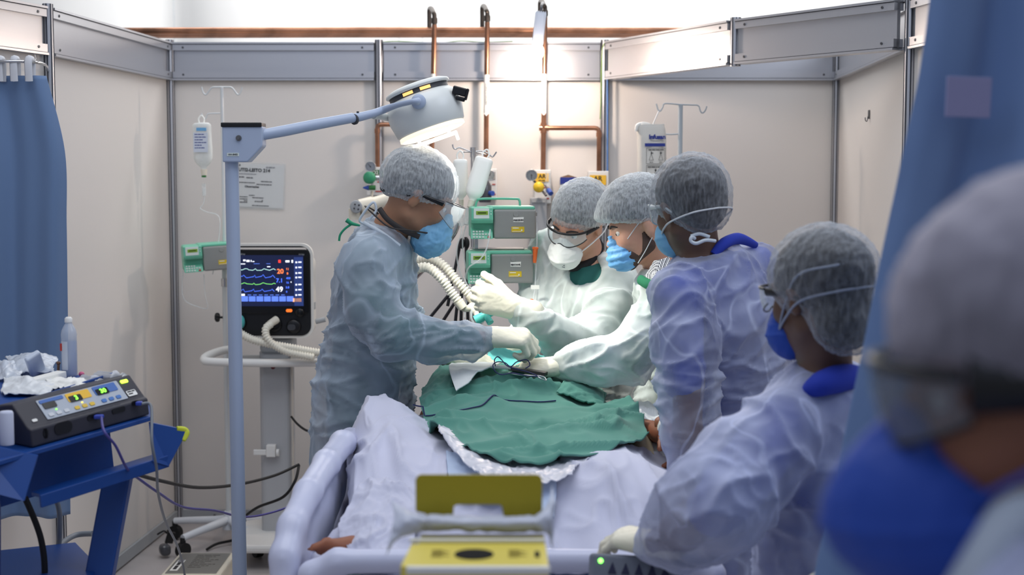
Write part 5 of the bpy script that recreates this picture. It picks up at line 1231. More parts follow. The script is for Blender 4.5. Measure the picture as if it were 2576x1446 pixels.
line([P(1246, 920, 4.42), P(1244, 905, 4.40), P(1252, 897, 4.40), P(1262, 905, 4.40), P(1276, 920, 4.38), P(1300, 928, 4.37), P(1330, 936, 4.36), P(1352, 946, 4.35), P(1320, 944, 4.34), P(1290, 938, 4.34), P(1262, 942, 4.34), P(1246, 934, 4.36), P(1240, 918, 4.38), P(1252, 910, 4.40), P(1270, 912, 4.40), P(1285, 922, 4.38), P(1300, 910, 4.38), P(1325, 905, 4.40), P(1333, 918, 4.40), P(1322, 926, 4.39)], .0017, nav, 'tangled navy wire coiled on the drape beside the gloves', 'cable', 'cable')
line([onD(q) for q in catmull([P(1398, 982, 4.30), P(1360, 984, 4.27), P(1300, 990, 4.24), P(1250, 1000, 4.20), P(1205, 1022, 4.12), P(1172, 1038, 4.08), P(1150, 1034, 4.08), P(1110, 1022, 4.12), P(1060, 1022, 4.14), P(1040, 1018, 4.12)], 0, 10)[0]], .0022, nav, 'long navy wire crossing the green drape to the left', 'cable', 'cable', sub=1)
# ================================================================ people
skin_tan = M('skin_tan', (176, 132, 104), .5, sss=.1, bump=(160, .12, .0008), mottle=((160, 110, 84), 10, .5))
skin_lt = M('skin_light', (206, 160, 136), .5, sss=.12, bump=(160, .12, .0008), mottle=((190, 132, 112), 10, .5))
skin_br = M('skin_deep', (104, 78, 64), .5, sss=.06, bump=(160, .12, .0008), mottle=((92, 62, 48), 10, .5))
hair_m = M('dark_hair', (26, 24, 26), .55, bump=(90, .6, .003), stretch=(1, 1, .3))
beard_m = M('short_beard', (74, 56, 50), .7, bump=(200, .5, .002))
glove_m = M('latex_glove', (232, 228, 208), .42, spec=.5, bump=(40, .15, .002))
scr_teal = M('scrubs_teal', (44, 104, 100), .85, bump=(14, .2, .004))
scr_green = M('scrubs_green', (36, 120, 84), .85, bump=(14, .2, .004))
scr_blue = M('scrubs_blue', (36, 64, 170), .85, bump=(14, .2, .004))
scr_royal = M('scrubs_royal', (40, 62, 176), .85, bump=(14, .2, .004))
def gownm(name, col, lo, hi): return M(name, col, .55, bump=(7, .35, .010), ridged=True, bump2=(60, .25, .002), alpha=(lo, hi, 5.5, False, 4.5), spec=.4, stretch=(1, 1, .55))
gown_blue = gownm('gown_bluish', (172, 186, 202), .34, .72)
gown_mint = gownm('gown_white', (226, 234, 232), .36, .90)
gown_lav = gownm('gown_lavender', (178, 186, 214), .22, .58)
gown_lav2 = gownm('gown_lavender_dense', (184, 192, 224), .34, .74)
cap_m = M('bouffant_net', (222, 228, 232), .7, bump=(30, .6, .004), ridged=True, bump2=(180, .5, .001), alpha=(.25, .46, 190, False), stretch=(1, 1, .3))
cap_d = M('bouffant_net_thin', (190, 196, 204), .7, bump=(26, .6, .004), ridged=True, bump2=(180, .5, .001), alpha=(.08, .22, 150, False), stretch=(1, 1, .25))
mask_bl = M('mask_light_blue', (128, 186, 224), .6, bump=(40, .3, .003))
mask_wh = M('mask_white', (236, 238, 236), .6, bump=(40, .2, .002))
mask_sb = M('mask_surgical_blue', (110, 172, 224), .5, bump=(24, .4, .004))
mask_rb = M('mask_royal_blue', (34, 74, 172), .6, bump=(30, .3, .003))
lens_m = M('goggle_lens', (225, 235, 240), .05, alpha=.28, spec=.9)
frame_k = M('goggle_frame', (18, 18, 22), .3)
eye_w = M('eye_white', (226, 222, 216), .2); eye_i = M('eye_iris', (40, 26, 20), .15)
strap_m = M('elastic_strap', (206, 210, 214), .6)
strap_d = M('dark_strap', (52, 48, 48), .6)
binding = M('gown_binding', (206, 216, 226), .7)

class Head:
    def __init__(s, O, f, u, S):
        s.O = Vector(O); s.f = Vector(f).normalized(); u = Vector(u); s.u = (u - s.f * u.dot(s.f)).normalized(); s.r = s.f.cross(s.u); s.S = S
        s.R = Matrix((s.r, s.f, s.u)).transposed()
    def p(s, x, y, z): return s.O + (s.r * x + s.f * y + s.u * z) * s.S
    def prims(s, d):
        S = s.S; p = s.p; R = s.R
        d.ell(p(0, -.015, .03), np.array((.075, .093, .088)) * S, R, .02).ell(p(0, .035, -.02), np.array((.060, .056, .085)) * S, R, .02)
        for q in (-1, 1):
            d.cone(p(q * .048, 0, -.055), p(q * .008, .066, -.096), .022 * S, .02 * S, .02)
            d.ell(p(q * .034, .058, -.026), np.array((.025, .028, .026)) * S, R, .015)
            d.cone(p(q * .004, .083, .022), p(q * .042, .072, .024), .0135 * S, .012 * S, .012)
            d.cone(p(q * .010, .103, -.033), p(q * .009, .096, -.034), .0075 * S, .008 * S, .006)
            d.ell(p(q * .077, -.010, -.008), np.array((.010, .018, .032)) * S, R, .006)
            d.ell(p(q * .084, -.006, .012), np.array((.006, .016, .012)) * S, R, .004)
        d.cone(p(0, .088, .012), p(0, .112, -.026), .0075 * S, .0115 * S, .008)
        d.cone(p(-.018, .088, -.056), p(.018, .088, -.056), .0075 * S, .0075 * S, .006).cone(p(-.016, .087, -.067), p(.016, .087, -.067), .0075 * S, .0075 * S, .005)
        d.ell(p(0, .082, -.092), np.array((.018, .014, .014)) * S, R, .012)
        for q in (-1, 1): d.carve(p(q * .031, .100, .003), np.array((.015, .011, .007)) * S, R, .006)
    def face(s, t, iris=eye_i, brow=hair_m):
        for q in (-1, 1):
            mb = MB(); mb.sphere(s.p(q * .031, .0750, .002), .0112 * s.S, 14); e = obj('eye', mb, eye_w, t)
            mb = MB(); mb.sphere(s.p(q * .031, .0828, .001), .0050 * s.S, 12); obj('iris', mb, iris, e)
            mb = MB(); mb.tube([s.p(q * .014, .096, .022), s.p(q * .03, .093, .028), s.p(q * .048, .078, .022)], [.003, .004, .002], n=8, flat=(s.u, .9)); obj('eyebrow', mb, brow, t)
    def cap(s, t, m, puff=(1, 1, 1), off=(0, 0, 0), extra=(), h=.0055, tilt=.42, amp=.0035, lab=None, drop=0, nape=True, hm=None):
        S = s.S; c = Vector((0, -.018, .042)) + Vector(off)
        nn = s.f * tilt - s.u * (1 - tilt * .25); co = s.p(0, .09, .040 - drop)
        d = SDF(.007); d.ell(s.p(*c), np.array((.092 * puff[0] - .011, .112 * puff[1] - .012, .098 * puff[2] - .011)) * S, s.R, .02)
        for (e, r) in extra: d.ell(s.p(*e), np.array(r) * S * .86, s.R, .03)
        d.cut(co - nn * .012, nn, .01)
        if nape: d.ell(s.p(0, -.066, -.050), np.array((.058, .050, .054)) * S, s.R, .02)
        obj('hair', d.build(lambda v, n: .002 * crumple(v, .02, 3)), hm or hair_m, t)
        d = SDF(h)
        d.ell(s.p(*c), np.array((.092 * puff[0], .112 * puff[1], .098 * puff[2])) * S, s.R, .02)
        for (e, r) in extra: d.ell(s.p(*e), np.array(r) * S, s.R, .03)
        d.cut(co, nn, .02)
        ctr = np.array(s.p(*c)); uu = np.array(s.u); ff = np.array(s.f); rr = np.array(s.r); nn_ = np.array(nn.normalized()); co_ = np.array(co)
        def disp(v, n):
            q = v - ctr; a = np.arctan2(q @ ff, q @ rr); dd = np.clip(1 - (-(v - co_) @ nn_) / .08, 0, 1)
            return amp * crumple(v, .045, 1.7, 2.2) + .0024 * dd * np.sin(a * 52 + 3 * pnoise(v * 20)) + .0018 * creases(v, .03, 2.2, .08)
        obj('bouffant_cap', d.build(disp), m, t, label=lab)
    def mask(s, t, m, c=(0, .084, -.07), r=(.056, .052, .058), cutb=.035, fold=False, lab=None, straps=((.03, .10),), sm=None, h=.0045):
        d = SDF(h); S = s.S; d.ell(s.p(*c), np.array(r) * S, s.R, .02)
        d.cone(s.p(0, .100, -.012), s.p(0, c[1] + r[1] * .55, c[2]), .013 * S, .03 * S, .02)
        d.cut(s.p(0, cutb, c[2]), -s.f, .01)
        cc = np.array(s.p(*c)); uu = np.array(s.u); rr = np.array(s.r)
        def disp(v, n):
            q = (v - cc) @ uu; x = (v - cc) @ rr
            if fold == 'pleat': return .0022 * np.sign(np.sin(q * 260)) + .0012 * crumple(v, .04, 1)
            if fold == 'cross': return .004 * np.exp(-(x / .004) ** 2) + .0045 * crumple(v, .035, 4, 2.5)
            return .003 * np.exp(-(q / .004) ** 2) + .0015 * crumple(v, .03, 2)
        o = obj('face_mask', d.build(disp), m, t, label=lab)
        for zt, yb in straps:
            for q in (-1, 1):
                mb = MB(); mb.tube([s.p(q * r[0] * .86, c[1] - .01, c[2] + .01), s.p(q * .074, .02, (c[2] + zt) / 2 + .005), s.p(q * .088, -.035, zt), s.p(q * .062, -.10, zt + .01), s.p(0, -.125, zt + .012)], .0024 * S, n=8); obj('strap', mb, sm or strap_m, o)
    def goggles(s, t, fm, thick=.0026, temple=.0035, lab=None, dy=0, lens=None, big=1.0):
        prof = []
        for i in range(13):
            a = -1.25 + 2.5 * i / 12; x = math.sin(a) * .076 * (1 + (big - 1) * .3); y = .040 + math.cos(a) * .076 * (1 + (big - 1) * .35) + dy
            b = abs(a) / 1.25
            prof.append((x, y, (.030 - .006 * b ** 2) * (1 + (big - 1) * .3), (-.026 + .020 * b ** 2) * big + (.012 * math.exp(-(a / .18) ** 2))))
        rows = [[s.p(x, y + .004 * k - .008 * (k * (1 - k)) * -2, zb * (1 - k) + zt * k) for x, y, zt, zb in prof] for k in (0, .5, 1)]
        g = net(rows, 3, 4, None, .0012); gt = obj('goggles', g, lens or lens_m, t, label=lab)
        mb = MB(); mb.tube([s.p(x, y + .004, zt) for x, y, zt, zb in prof], thick * s.S, n=8, sub=3)
        mb.tube([s.p(x, y, zb) for x, y, zt, zb in prof], thick * .55 * s.S, n=8, sub=3); obj('frame', mb, fm, gt)
        for q in (-1, 1):
            x, y, zt, zb = prof[0 if q < 0 else -1]
            mb = MB(); mb.tube([s.p(x, y, .018), s.p(x * 1.09, y - .03, .014), s.p(q * .084, -.005, .008), s.p(q * .082, -.035, -.012)], [temple * 1.3, temple, temple * .8, temple * .7], n=8, flat=(s.u, 1.7)); obj('temple', mb, fm, gt)

def person(label, hd, N, SL, SR, C, Mid, Hp, armL, armR, skin, scrub, gown, gr=(.10, .15, .165, .175, .20), sleeveL=None, sleeveR=None, feet=None, h=.0085, gh=.0075, lat=None, neckr=.054, flat=1.25, fold_amp=.013, torso=.108, longsleeve=False, opening=None):
    """joints are world points; L/R as worn. armL = [elbow, wrist]"""
    t = thing('person', label, 'person', (Hp.x, Hp.y, 0))
    lat = (Vector(lat) if lat is not None else (SR - SL)); lat.z *= .3; lat.normalize()
    fwd = Vector((0, 0, 1)).cross(lat)
    if feet is None: feet = [Vector((Hp.x, Hp.y, 0)) - lat * .10, Vector((Hp.x, Hp.y, 0)) + lat * .10]
    def arms(d, ex, hand_=True):
        for S_, A, sv in ((SL, armL, sleeveL), (SR, armR, sleeveR)):
            if sv: d.chain([q for q, r in sv], [max(.027, min(.046, r * .5)) for q, r in sv], .02); d.cone(S_, sv[0][0], .05, .046, .03); continue
            d.cone(S_, A[0], .050 + ex, .041 + ex, .03).cone(A[0], A[1], .041 + ex, .027 + ex * .8, .02)
    s = SDF(h); hd.prims(s)
    s.cone(hd.p(0, -.022, -.04), N, neckr * .98, neckr * 1.05, .03)
    T0 = N.lerp(C, .35)
    s.chain([T0, C, Mid, Hp], [torso * .85, torso, torso * .95, torso * 1.05], .04, (lat, flat))
    for S_ in (SL, SR): s.cone(N.lerp(C, .12), S_, .05, .055, .04)
    arms(s, 0)
    for k, q in ((-1, feet[0]), (1, feet[1])):
        hp = Hp + lat * (.085 * k) + Vector((0, 0, -.04)); kn = hp.lerp(q, .5) + fwd * .02 + Vector((0, 0, .02))
        an = q + Vector((0, 0, .09)); s.chain([hp, kn, an], [.085, .056, .040], .03)
        s.cone(an + Vector((0, 0, -.045)) - fwd * .02, q + fwd * .14 + Vector((0, 0, .035)), .042, .034, .02)
    obj('body', s.build(), skin, t)
    for q in feet:
        mb = MB(); a = q + Vector((0, 0, .05)) - fwd * .05; mb.tube([a, q + Vector((0, 0, .045)) + fwd * .06, q + Vector((0, 0, .04)) + fwd * .17], [.052, .05, .042], n=14, flat=((0, 0, 1), .95)); obj('shoe', mb, M('shoe_white', (210, 212, 214), .5), t)
    s = SDF(max(h, .011)); s.chain([T0, C, Mid, Hp], [torso * .85 + .014, torso + .014, torso * .95 + .016, torso * 1.05 + .016], .04, (lat, flat))
    for S_ in (SL, SR): s.cone(N.lerp(C, .24), S_, .052, .062, .04)
    for S_, A, sv in ((SL, armL, sleeveL), (SR, armR, sleeveR)):
        if longsleeve and sv: s.chain([q for q, r in sv[:-1]], [r * .74 for q, r in sv[:-1]], .03); continue
        s.cone(S_, A[0], .064, .058, .03)
        if longsleeve: s.cone(A[0], A[0].lerp(A[1], .86), .052, .036, .02)
    for k, q in ((-1, feet[0]), (1, feet[1])):
        hp = Hp + lat * (.085 * k) + Vector((0, 0, -.04)); s.chain([hp, hp.lerp(q + Vector((0, 0, .1)), .96)], [.10, .062], .03)
    s.carve(N + (hd.p(0, -.02, -.04) - N) * .6, (neckr * 1.35,) * 3, None, .01)
    obj('scrubs', s.build(lambda v, n: .006 * crumple(v, .12, 8.8)), scrub, t)
    # gown
    s = SDF(gh); hem = Vector((Hp.x, Hp.y, .32)).lerp(Vector(((feet[0].x + feet[1].x) / 2, (feet[0].y + feet[1].y) / 2, .32)), .8)
    gr = tuple(max(a_, b_) for a_, b_ in zip(gr, (torso * .85 + .026, torso + .032, torso * .95 + .034, torso * 1.05 + .034, 0))); s.chain([T0, C, Mid, Hp, hem], gr, .05, (lat, flat))
    for S_ in (SL, SR): s.cone(N.lerp(C, .2), S_, .078, .086, .04)
    for S_, A, sv in ((SL, armL, sleeveL), (SR, armR, sleeveR)):
        if sv: s.chain([q for q, r in sv], [r for q, r in sv], .025)
        else: s.chain([S_, A[0], A[1]], [.078, .072, .046], .03)
    s.carve(N + (hd.p(0, -.02, -.04) - N) * .75, (neckr * 1.45,) * 3, None, .01)
    if opening: s.carve(opening[0], (opening[1],) * 3, None, .015)
    hz = N.z - .25; wr_ = [np.array(armL[1]), np.array(armR[1])]
    def disp(v, n):
        low = np.clip((hz - v[:, 2]) / .4, 0, 1); q = v * np.stack([np.ones(len(v))] * 2 + [1 - .65 * low], -1)
        near = np.minimum(*[np.linalg.norm(v - w_, axis=1) for w_ in wr_]); cu = .35 + .65 * np.clip((near - .03) / .12, 0, 1)
        return (fold_amp * 1.15 * crumple(q, .20, 1.3 + N.x, 3.0, 2) + fold_amp * .45 * creases(q, .13, 4.4 + N.x, .09) + fold_amp * .15 * creases(v, .06, 9.4, .10)) * cu - .002
    obj('isolation_gown', s.build(disp), gown, t)
    return t

# ---- 1: man at left with clear goggles and blue cup mask
hd = Head(P(1056, 494, 4.5), (.87, .06, -.49), (.49, 0, .87), 1.08)
N = P(968, 592, 4.53); SR = P(925, 672, 4.38); SL = P(955, 650, 4.70)
t = person('person at left in bluish gown, clear goggles and light blue cup mask reaching over', hd, N, SL, SR, P(945, 735, 4.55), P(930, 870, 4.56), P(912, 1000, 4.57),
    [P(1010, 820, 4.80), P(1125, 893, 4.66)], [P(975, 832, 4.30), P(1232, 847, 4.42)], skin_tan, scr_teal, gown_blue, gr=(.085, .128, .140, .156, .19), lat=(0, 1, 0), torso=.096, longsleeve=True,
    sleeveR=[(P(922, 682, 4.38), .088), (P(938, 780, 4.33), .088), (P(985, 838, 4.30), .080), (P(1090, 855, 4.34), .068), (P(1185, 857, 4.39), .056), (P(1228, 848, 4.42), .038)],
    sleeveL=[(P(955, 665, 4.70), .080), (P(1010, 815, 4.80), .078), (P(1080, 870, 4.70), .055), (P(1128, 893, 4.66), .038)])
hd.face(t)
hd.cap(t, cap_m, (1.04, 1.06, 1.08), (0, -.004, -.006), lab='crinkled see-through cap', drop=.020, tilt=.34)
hd.mask(t, mask_bl, (0, .084, -.088), (.058, .054, .062), .030, 'cross', 'light blue cup mask', straps=((-.115, .1),), sm=strap_d)
mb = MB(); mb.tube([hd.p(.058, .055, -.10), hd.p(.062, .0, -.105), hd.p(.060, -.05, -.10), hd.p(.05, -.085, -.085)], .0085, n=10, flat=(hd.r, .35)); obj('dark_strap', mb, strap_d, t)
hd.goggles(t, frame_k, .0014, .0038, 'clear safety goggles', big=1.5)
mb = MB(); mb.tube([P(915, 562, 4.45), P(905, 552, 4.45), P(930, 516, 4.44), P(942, 510, 4.44), P(946, 530, 4.44), P(930, 550, 4.44)], .004, n=8); mb.tube([P(915, 560, 4.45), P(960, 585, 4.42), P(1005, 618, 4.44)], .006, n=8, flat=((0, 1, 0), .6)); obj('neck_tie', mb, binding, t)
mb = MB(); mb.tube([P(905, 567, 4.44), P(885, 562, 4.43), P(872, 553, 4.43)], [.003, .006, .008], n=8); mb.tube([P(885, 563, 4.43), P(868, 575, 4.43), P(856, 590, 4.43), P(853, 606, 4.43)], .0035, n=8); obj('green_tie', mb, M('green_tie', (40, 150, 110), .6), t, label='green gown tie')
hand('glove', P(1242, 847, 4.42), (1, 0, -.04), (.05, -.45, .9), glove_m, t, -1, (.85, 1.0, 1.1, 1.15), 1.05, 1.22, cuff=.075, spread=.04, rcuff=.033)
hand('glove', P(1140, 896, 4.64), (1, -.12, -.10), (.1, -.5, .9), glove_m, t, 1, (.35, .45, .5, .55), .3, 1.1, cuff=.06, spread=.08)

# ---- 2: person behind the bed head, dark glasses and white cup mask
hd = Head(P(1452, 560, 4.98), (-.52, -.72, -.46), (.10, -.30, .95), 1.05)
N = P(1490, 668, 5.08); SR = P(1392, 640, 5.22); SL = P(1545, 705, 5.0)
t = person('person behind the bed head in white gown, dark rimmed goggles and white mask', hd, N, SL, SR, P(1468, 775, 5.12), P(1470, 880, 5.15), P(1478, 990, 5.2),
    [P(1500, 850, 4.80), P(1300, 775, 4.72)], [P(1352, 790, 5.10), P(1300, 850, 4.90)], skin_lt, scr_teal, gown_mint, longsleeve=True, opening=(P(1452, 668, 4.96), .085), gr=(.09, .128, .13, .135, .16),
    sleeveL=[(P(1545, 712, 5.0), .080), (P(1535, 790, 4.9), .085), (P(1495, 850, 4.80), .078), (P(1400, 846, 4.75), .066), (P(1335, 803, 4.73), .056), (P(1300, 777, 4.72), .043)],
    sleeveR=[(P(1392, 640, 5.22), .095), (P(1365, 720, 5.16), .085), (P(1352, 790, 5.10), .075), (P(1305, 848, 4.92), .045)])
hd.face(t)
hd.cap(t, cap_m, (1.0, 1.05, 1.04), (0, -.008, 0), lab='white bouffant cap', drop=.016, tilt=.36)
hd.mask(t, mask_wh, (0, .085, -.072), (.058, .052, .058), .030, 'v', 'white folded mask', straps=((-.02, .1),), sm=mask_wh)
scrawl([(hd.p(-.004, .1365, -.075 - .007 * k_), .026, .003) for k_ in range(3)], -hd.r, hd.u, ink_l, t)
hd.goggles(t, frame_k, .0040, .0042, 'dark rimmed safety goggles')
mb = MB(); mb.tube([hd.p(.05, .02, -.12), hd.p(.062, -.03, -.12), hd.p(.03, -.085, -.10), hd.p(-.05, -.06, -.11), hd.p(-.06, .01, -.13), hd.p(0, .05, -.15)], .016, closed=True, n=10); obj('undershirt_collar', mb, M('black_shirt', (28, 28, 32), .8), t, label='black shirt collar')
hand('glove', P(1292, 772, 4.71), (-.93, -.05, .30), (-.15, -1, .10), glove_m, t, 1, (1.0, 1.1, 1.1, 1.1), 1.0, 1.28, cuff=.05, spread=.07, rcuff=.034)
hand('glove', P(1298, 856, 4.88), (-.6, -.6, -.4), (0, -.4, .9), glove_m, t, -1, (.4, .5, .5, .6), .4, 1.05, cuff=.05)

# ---- 3: bearded man in profile with surgical mask
hd = Head(P(1613, 570, 4.65), (-.94, -.08, -.28), (-.22, 0, .97), 1.06)
N = P(1668, 688, 4.70); SL = P(1678, 755, 4.52); SR = P(1695, 730, 4.88)
t = person('bearded person in profile with blue surgical mask, white gown over green scrubs', hd, N, SL, SR, P(1722, 800, 4.70), P(1725, 900, 4.72), P(1715, 1010, 4.74),
    [P(1600, 893, 4.44), P(1408, 920, 4.48)], [P(1640, 900, 4.95), P(1560, 905, 4.85)], skin_lt, scr_green, gown_mint, longsleeve=True, gr=(.09, .130, .135, .14, .17), lat=(0, 1, 0),
    sleeveL=[(P(1672, 765, 4.52), .088), (P(1632, 835, 4.47), .092), (P(1592, 888, 4.44), .088), (P(1510, 908, 4.45), .078), (P(1445, 918, 4.47), .060), (P(1412, 921, 4.48), .040)])
hd.face(t)
hd.cap(t, cap_m, (1.06, 1.13, 1.10), (0, .012, .016), extra=(((0, .055, .055), (.075, .07, .05)),), lab='pleated white cap pulled over the forehead', drop=-.002, tilt=.30)
hd.mask(t, mask_sb, (0, .076, -.072), (.052, .045, .046), .015, 'pleat', 'pleated blue surgical mask', straps=())
for q in (-1, 1):
    mb = MB(); mb.tube([hd.p(q * .060, .06, -.02), hd.p(q * .078, .02, .015), hd.p(q * .088, -.01, .03)], .0016, n=6); mb.tube([hd.p(q * .058, .05, -.10), hd.p(q * .070, .02, -.07), hd.p(q * .085, -.01, -.035)], .0016, n=6); obj('ear_loop', mb, strap_m, t)
d = SDF(.006)
for q in (-1, 1): d.cone(hd.p(q * .048, .0, -.055), hd.p(q * .008, .066, -.096), .0240 * 1.06, .0222 * 1.06, .02).cone(hd.p(q * .064, .006, -.018), hd.p(q * .052, .004, -.050), .0095, .019, .01).ell(hd.p(q * .030, .062, -.070), (.024, .022, .022), hd.R, .015)
obj('beard', d.build(), beard_m, t)
check = M('checked_cloth', (210, 212, 216), .8)
nt = check.node_tree; ck = nt.nodes.new('ShaderNodeTexChecker'); ck.inputs['Scale'].default_value = 230; ck.inputs[1].default_value = srgb(222, 224, 226); ck.inputs[2].default_value = srgb(40, 46, 60)
tc_ = nt.nodes.new('ShaderNodeTexCoord'); nt.links.new(tc_.outputs['Object'], ck.inputs[0]); nt.links.new(ck.outputs[0], nt.nodes['Principled BSDF'].inputs['Base Color'])
rows = [[P(1618, 702, 4.53), P(1645, 712, 4.47), P(1690, 700, 4.48)], [P(1628, 684, 4.53), P(1650, 684, 4.49), P(1688, 674, 4.51)], [P(1645, 655, 4.56), P(1662, 652, 4.54), P(1684, 645, 4.56)]]
obj('shirt_collar', net(rows, 8, 6, None, .006), check, t, label='black and white checked collar')
mb = MB(); mb.tube([P(1612, 704, 4.52), P(1640, 716, 4.46), P(1690, 704, 4.46)], .014, n=12, flat=((0, 0, 1), 1.2)); obj('scrub_collar', mb, scr_green, t)
hand('glove', P(1398, 921, 4.47), (-1, .06, -.10), (-.05, -.45, .9), glove_m, t, 1, (.45, .5, .6, .7), .5, 1.16, cuff=.07, spread=.05, rcuff=.034)
hand('glove', P(1545, 907, 4.84), (-1, -.2, -.1), (0, -.3, .9), glove_m, t, -1, (.4, .5, .5, .6), .4, 1.05, cuff=.05)

# ---- 4: tall person at right seen from behind
hd = Head(P(1732, 522, 4.10), (-.48, .86, -.20), (-.08, .0, .98), 1.10)
N = P(1768, 660, 4.12); SL = P(1708, 748, 3.97); SR = P(1900, 678, 4.27)
t = person('tall person seen from behind, pale gown over blue scrubs, dark hair under cap', hd, N, SL, SR, P(1818, 805, 4.14), P(1836, 930, 4.18), P(1836, 1080, 4.20),
    [P(1722, 955, 3.90), P(1716, 1185, 3.84)], [P(1930, 900, 4.34), P(1900, 1040, 4.40)], skin_br, scr_blue, gown_lav, gr=(.12, .160, .175, .180, .21), flat=1.22,
    sleeveL=[(P(1712, 760, 3.97), .080), (P(1724, 860, 3.93), .092), (P(1730, 960, 3.90), .088), (P(1730, 1090, 3.87), .078), (P(1718, 1180, 3.85), .045)])

hd.cap(t, cap_d, (1.08, 1.02, 1.0), (0, -.006, .0), extra=(((0, -.062, -.01), (.078, .055, .07)),), lab='thin bouffant cap over dark hair', drop=.045, tilt=.46, nape=False)
hd.mask(t, mask_bl, (0, .080, -.065), (.056, .048, .056), .030, 'v', straps=((-.035, .1),))
hd.goggles(t, M('frame_clear', (190, 200, 206), .2), .003, .0035)
mb = MB(); mb.tube([P(1748, 600, 4.00), P(1740, 596, 3.99), P(1738, 606, 3.99), P(1752, 612, 3.99), P(1775, 604, 3.99), P(1800, 606, 4.0)], .005, n=8); mb.tube([P(1738, 594, 4.0), P(1760, 588, 4.0), P(1785, 596, 4.0)], .005, n=8); obj('neck_tie', mb, binding, t)
mb = MB(); mb.tube([P(1795, 640, 4.05), P(1822, 612, 4.07), P(1858, 600, 4.14), P(1900, 616, 4.22)], [.012, .017, .017, .010], n=12); obj('scrub_collar', mb, scr_royal, t, label='royal blue collar')
hand('hand', P(1715, 1195, 3.84), (-.1, .1, -1), (-1, -.1, 0), skin_br, t, 1, (.3, .3, .4, .4), .3, 1.0, h=.005, cuff=.03)
hand('hand', P(1898, 1052, 4.40), (-.2, .1, -1), (1, .1, 0), skin_br, t, -1, (.3, .3, .4, .4), .3, 1.0, h=.005, cuff=.03)

# ---- 5: woman at right in front, back to us
hd = Head(P(2056, 742, 3.0), (-.60, .80, -.14), (-.05, .0, 1), 1.06)
N = P(2075, 955, 3.04); SL = P(1968, 1075, 2.92); SR = P(2200, 1080, 3.16)
t = person('person near the curtain with dark cap, blue mask and lavender gown leaning in', hd, N, SL, SR, P(2085, 1190, 3.06), P(2090, 1380, 3.08), P(2085, 1560, 3.08),
    [P(1800, 1275, 2.80), P(1642, 1364, 2.93)], [P(2260, 1330, 3.2), P(2120, 1430, 2.82)], skin_br, scr_royal, gown_lav2, gr=(.10, .135, .145, .15, .19), flat=1.3, fold_amp=.012,
    sleeveL=[(P(1968, 1085, 2.92), .086), (P(1890, 1165, 2.87), .108), (P(1800, 1262, 2.81), .112), (P(1722, 1330, 2.86), .085), (P(1650, 1365, 2.92), .050)])

hd.cap(t, cap_d, (1.08, 1.06, 1.02), (0, -.006, .0), extra=(((0, -.065, -.050), (.078, .062, .075)),), lab='thin dark looking bouffant cap with bun', drop=.050, tilt=.66, nape=False)
hd.mask(t, mask_rb, (0, .078, -.072), (.056, .046, .056), .03, 'v', 'royal blue mask', straps=((.045, .1), (-.005, .1)), sm=M('strap_blue_grey', (150, 160, 180), .6))
hd.goggles(t, frame_k, .003, .0042, dy=.004)
mb = MB(); mb.tube([P(2030, 985, 2.93), P(2060, 968, 2.91), P(2100, 955, 2.94), P(2150, 950, 3.0), P(2180, 975, 3.08)], [.014, .026, .030, .028, .018], n=12); obj('scrub_collar', mb, scr_royal, t, label='royal blue collar')
hand('glove', P(1640, 1366, 2.94), (-.7, .7, -.02), (0, -.3, .95), glove_m, t, 1, (.4, .5, .5, .6), .4, 1.05, cuff=.05)
hand('glove', P(2115, 1440, 2.80), (-.8, -.3, -.5), (0, -.4, .9), glove_m, t, -1, (.4, .5, .5, .6), .4, 1.0, cuff=.05)

# ---- 6: close person at the right edge, out of focus
hd = Head(P(2668, 965, 1.0), (-.96, .20, -.14), (-.06, .0, 1), 1.06)
N = P(2760, 1480, 1.03); SR = P(2800, 1750, 1.24); SL = P(2800, 1750, .80)
t = person('blurred person at right edge with white cap, dark goggles strap and royal blue mask', hd, N, SL, SR, P(2800, 1950, 1.03), P(2800, 2500, 1.03), P(2800, 3000, 1.03),
    [P(2780, 2600, .80), P(2500, 2900, .86)], [P(2780, 2600, 1.25), P(2600, 2900, 1.2)], M('skin_dusky', (140, 92, 70), .5, sss=.08), scr_royal, gown_lav2, h=.010, gh=.012, lat=(0, 1, 0))
hd.face(t)
hd.cap(t, M('bouffant_white', (172, 168, 182), .7, bump=(20, .5, .006), alpha=(.45, .8, 12, False)), (1.06, 1.08, 1.06), (0, .004, .004), h=.007, drop=.022, tilt=.14)
hd.mask(t, mask_rb, (0, .095, -.078), (.060, .068, .062), .03, 'v', 'large royal blue cup mask', straps=((.0, .1),), sm=mask_rb)
hd.goggles(t, frame_k, .0045, .0100, lens=M('goggle_lens_dim', (120, 128, 138), .08, alpha=.35, spec=.8))
mb = MB(); mb.tube([P(2440, 1500, .96), P(2500, 1400, .95), P(2570, 1300, .95), P(2680, 1240, .96)], .020, n=12); obj('gown_collar', mb, binding, t, label='pale gown collar')
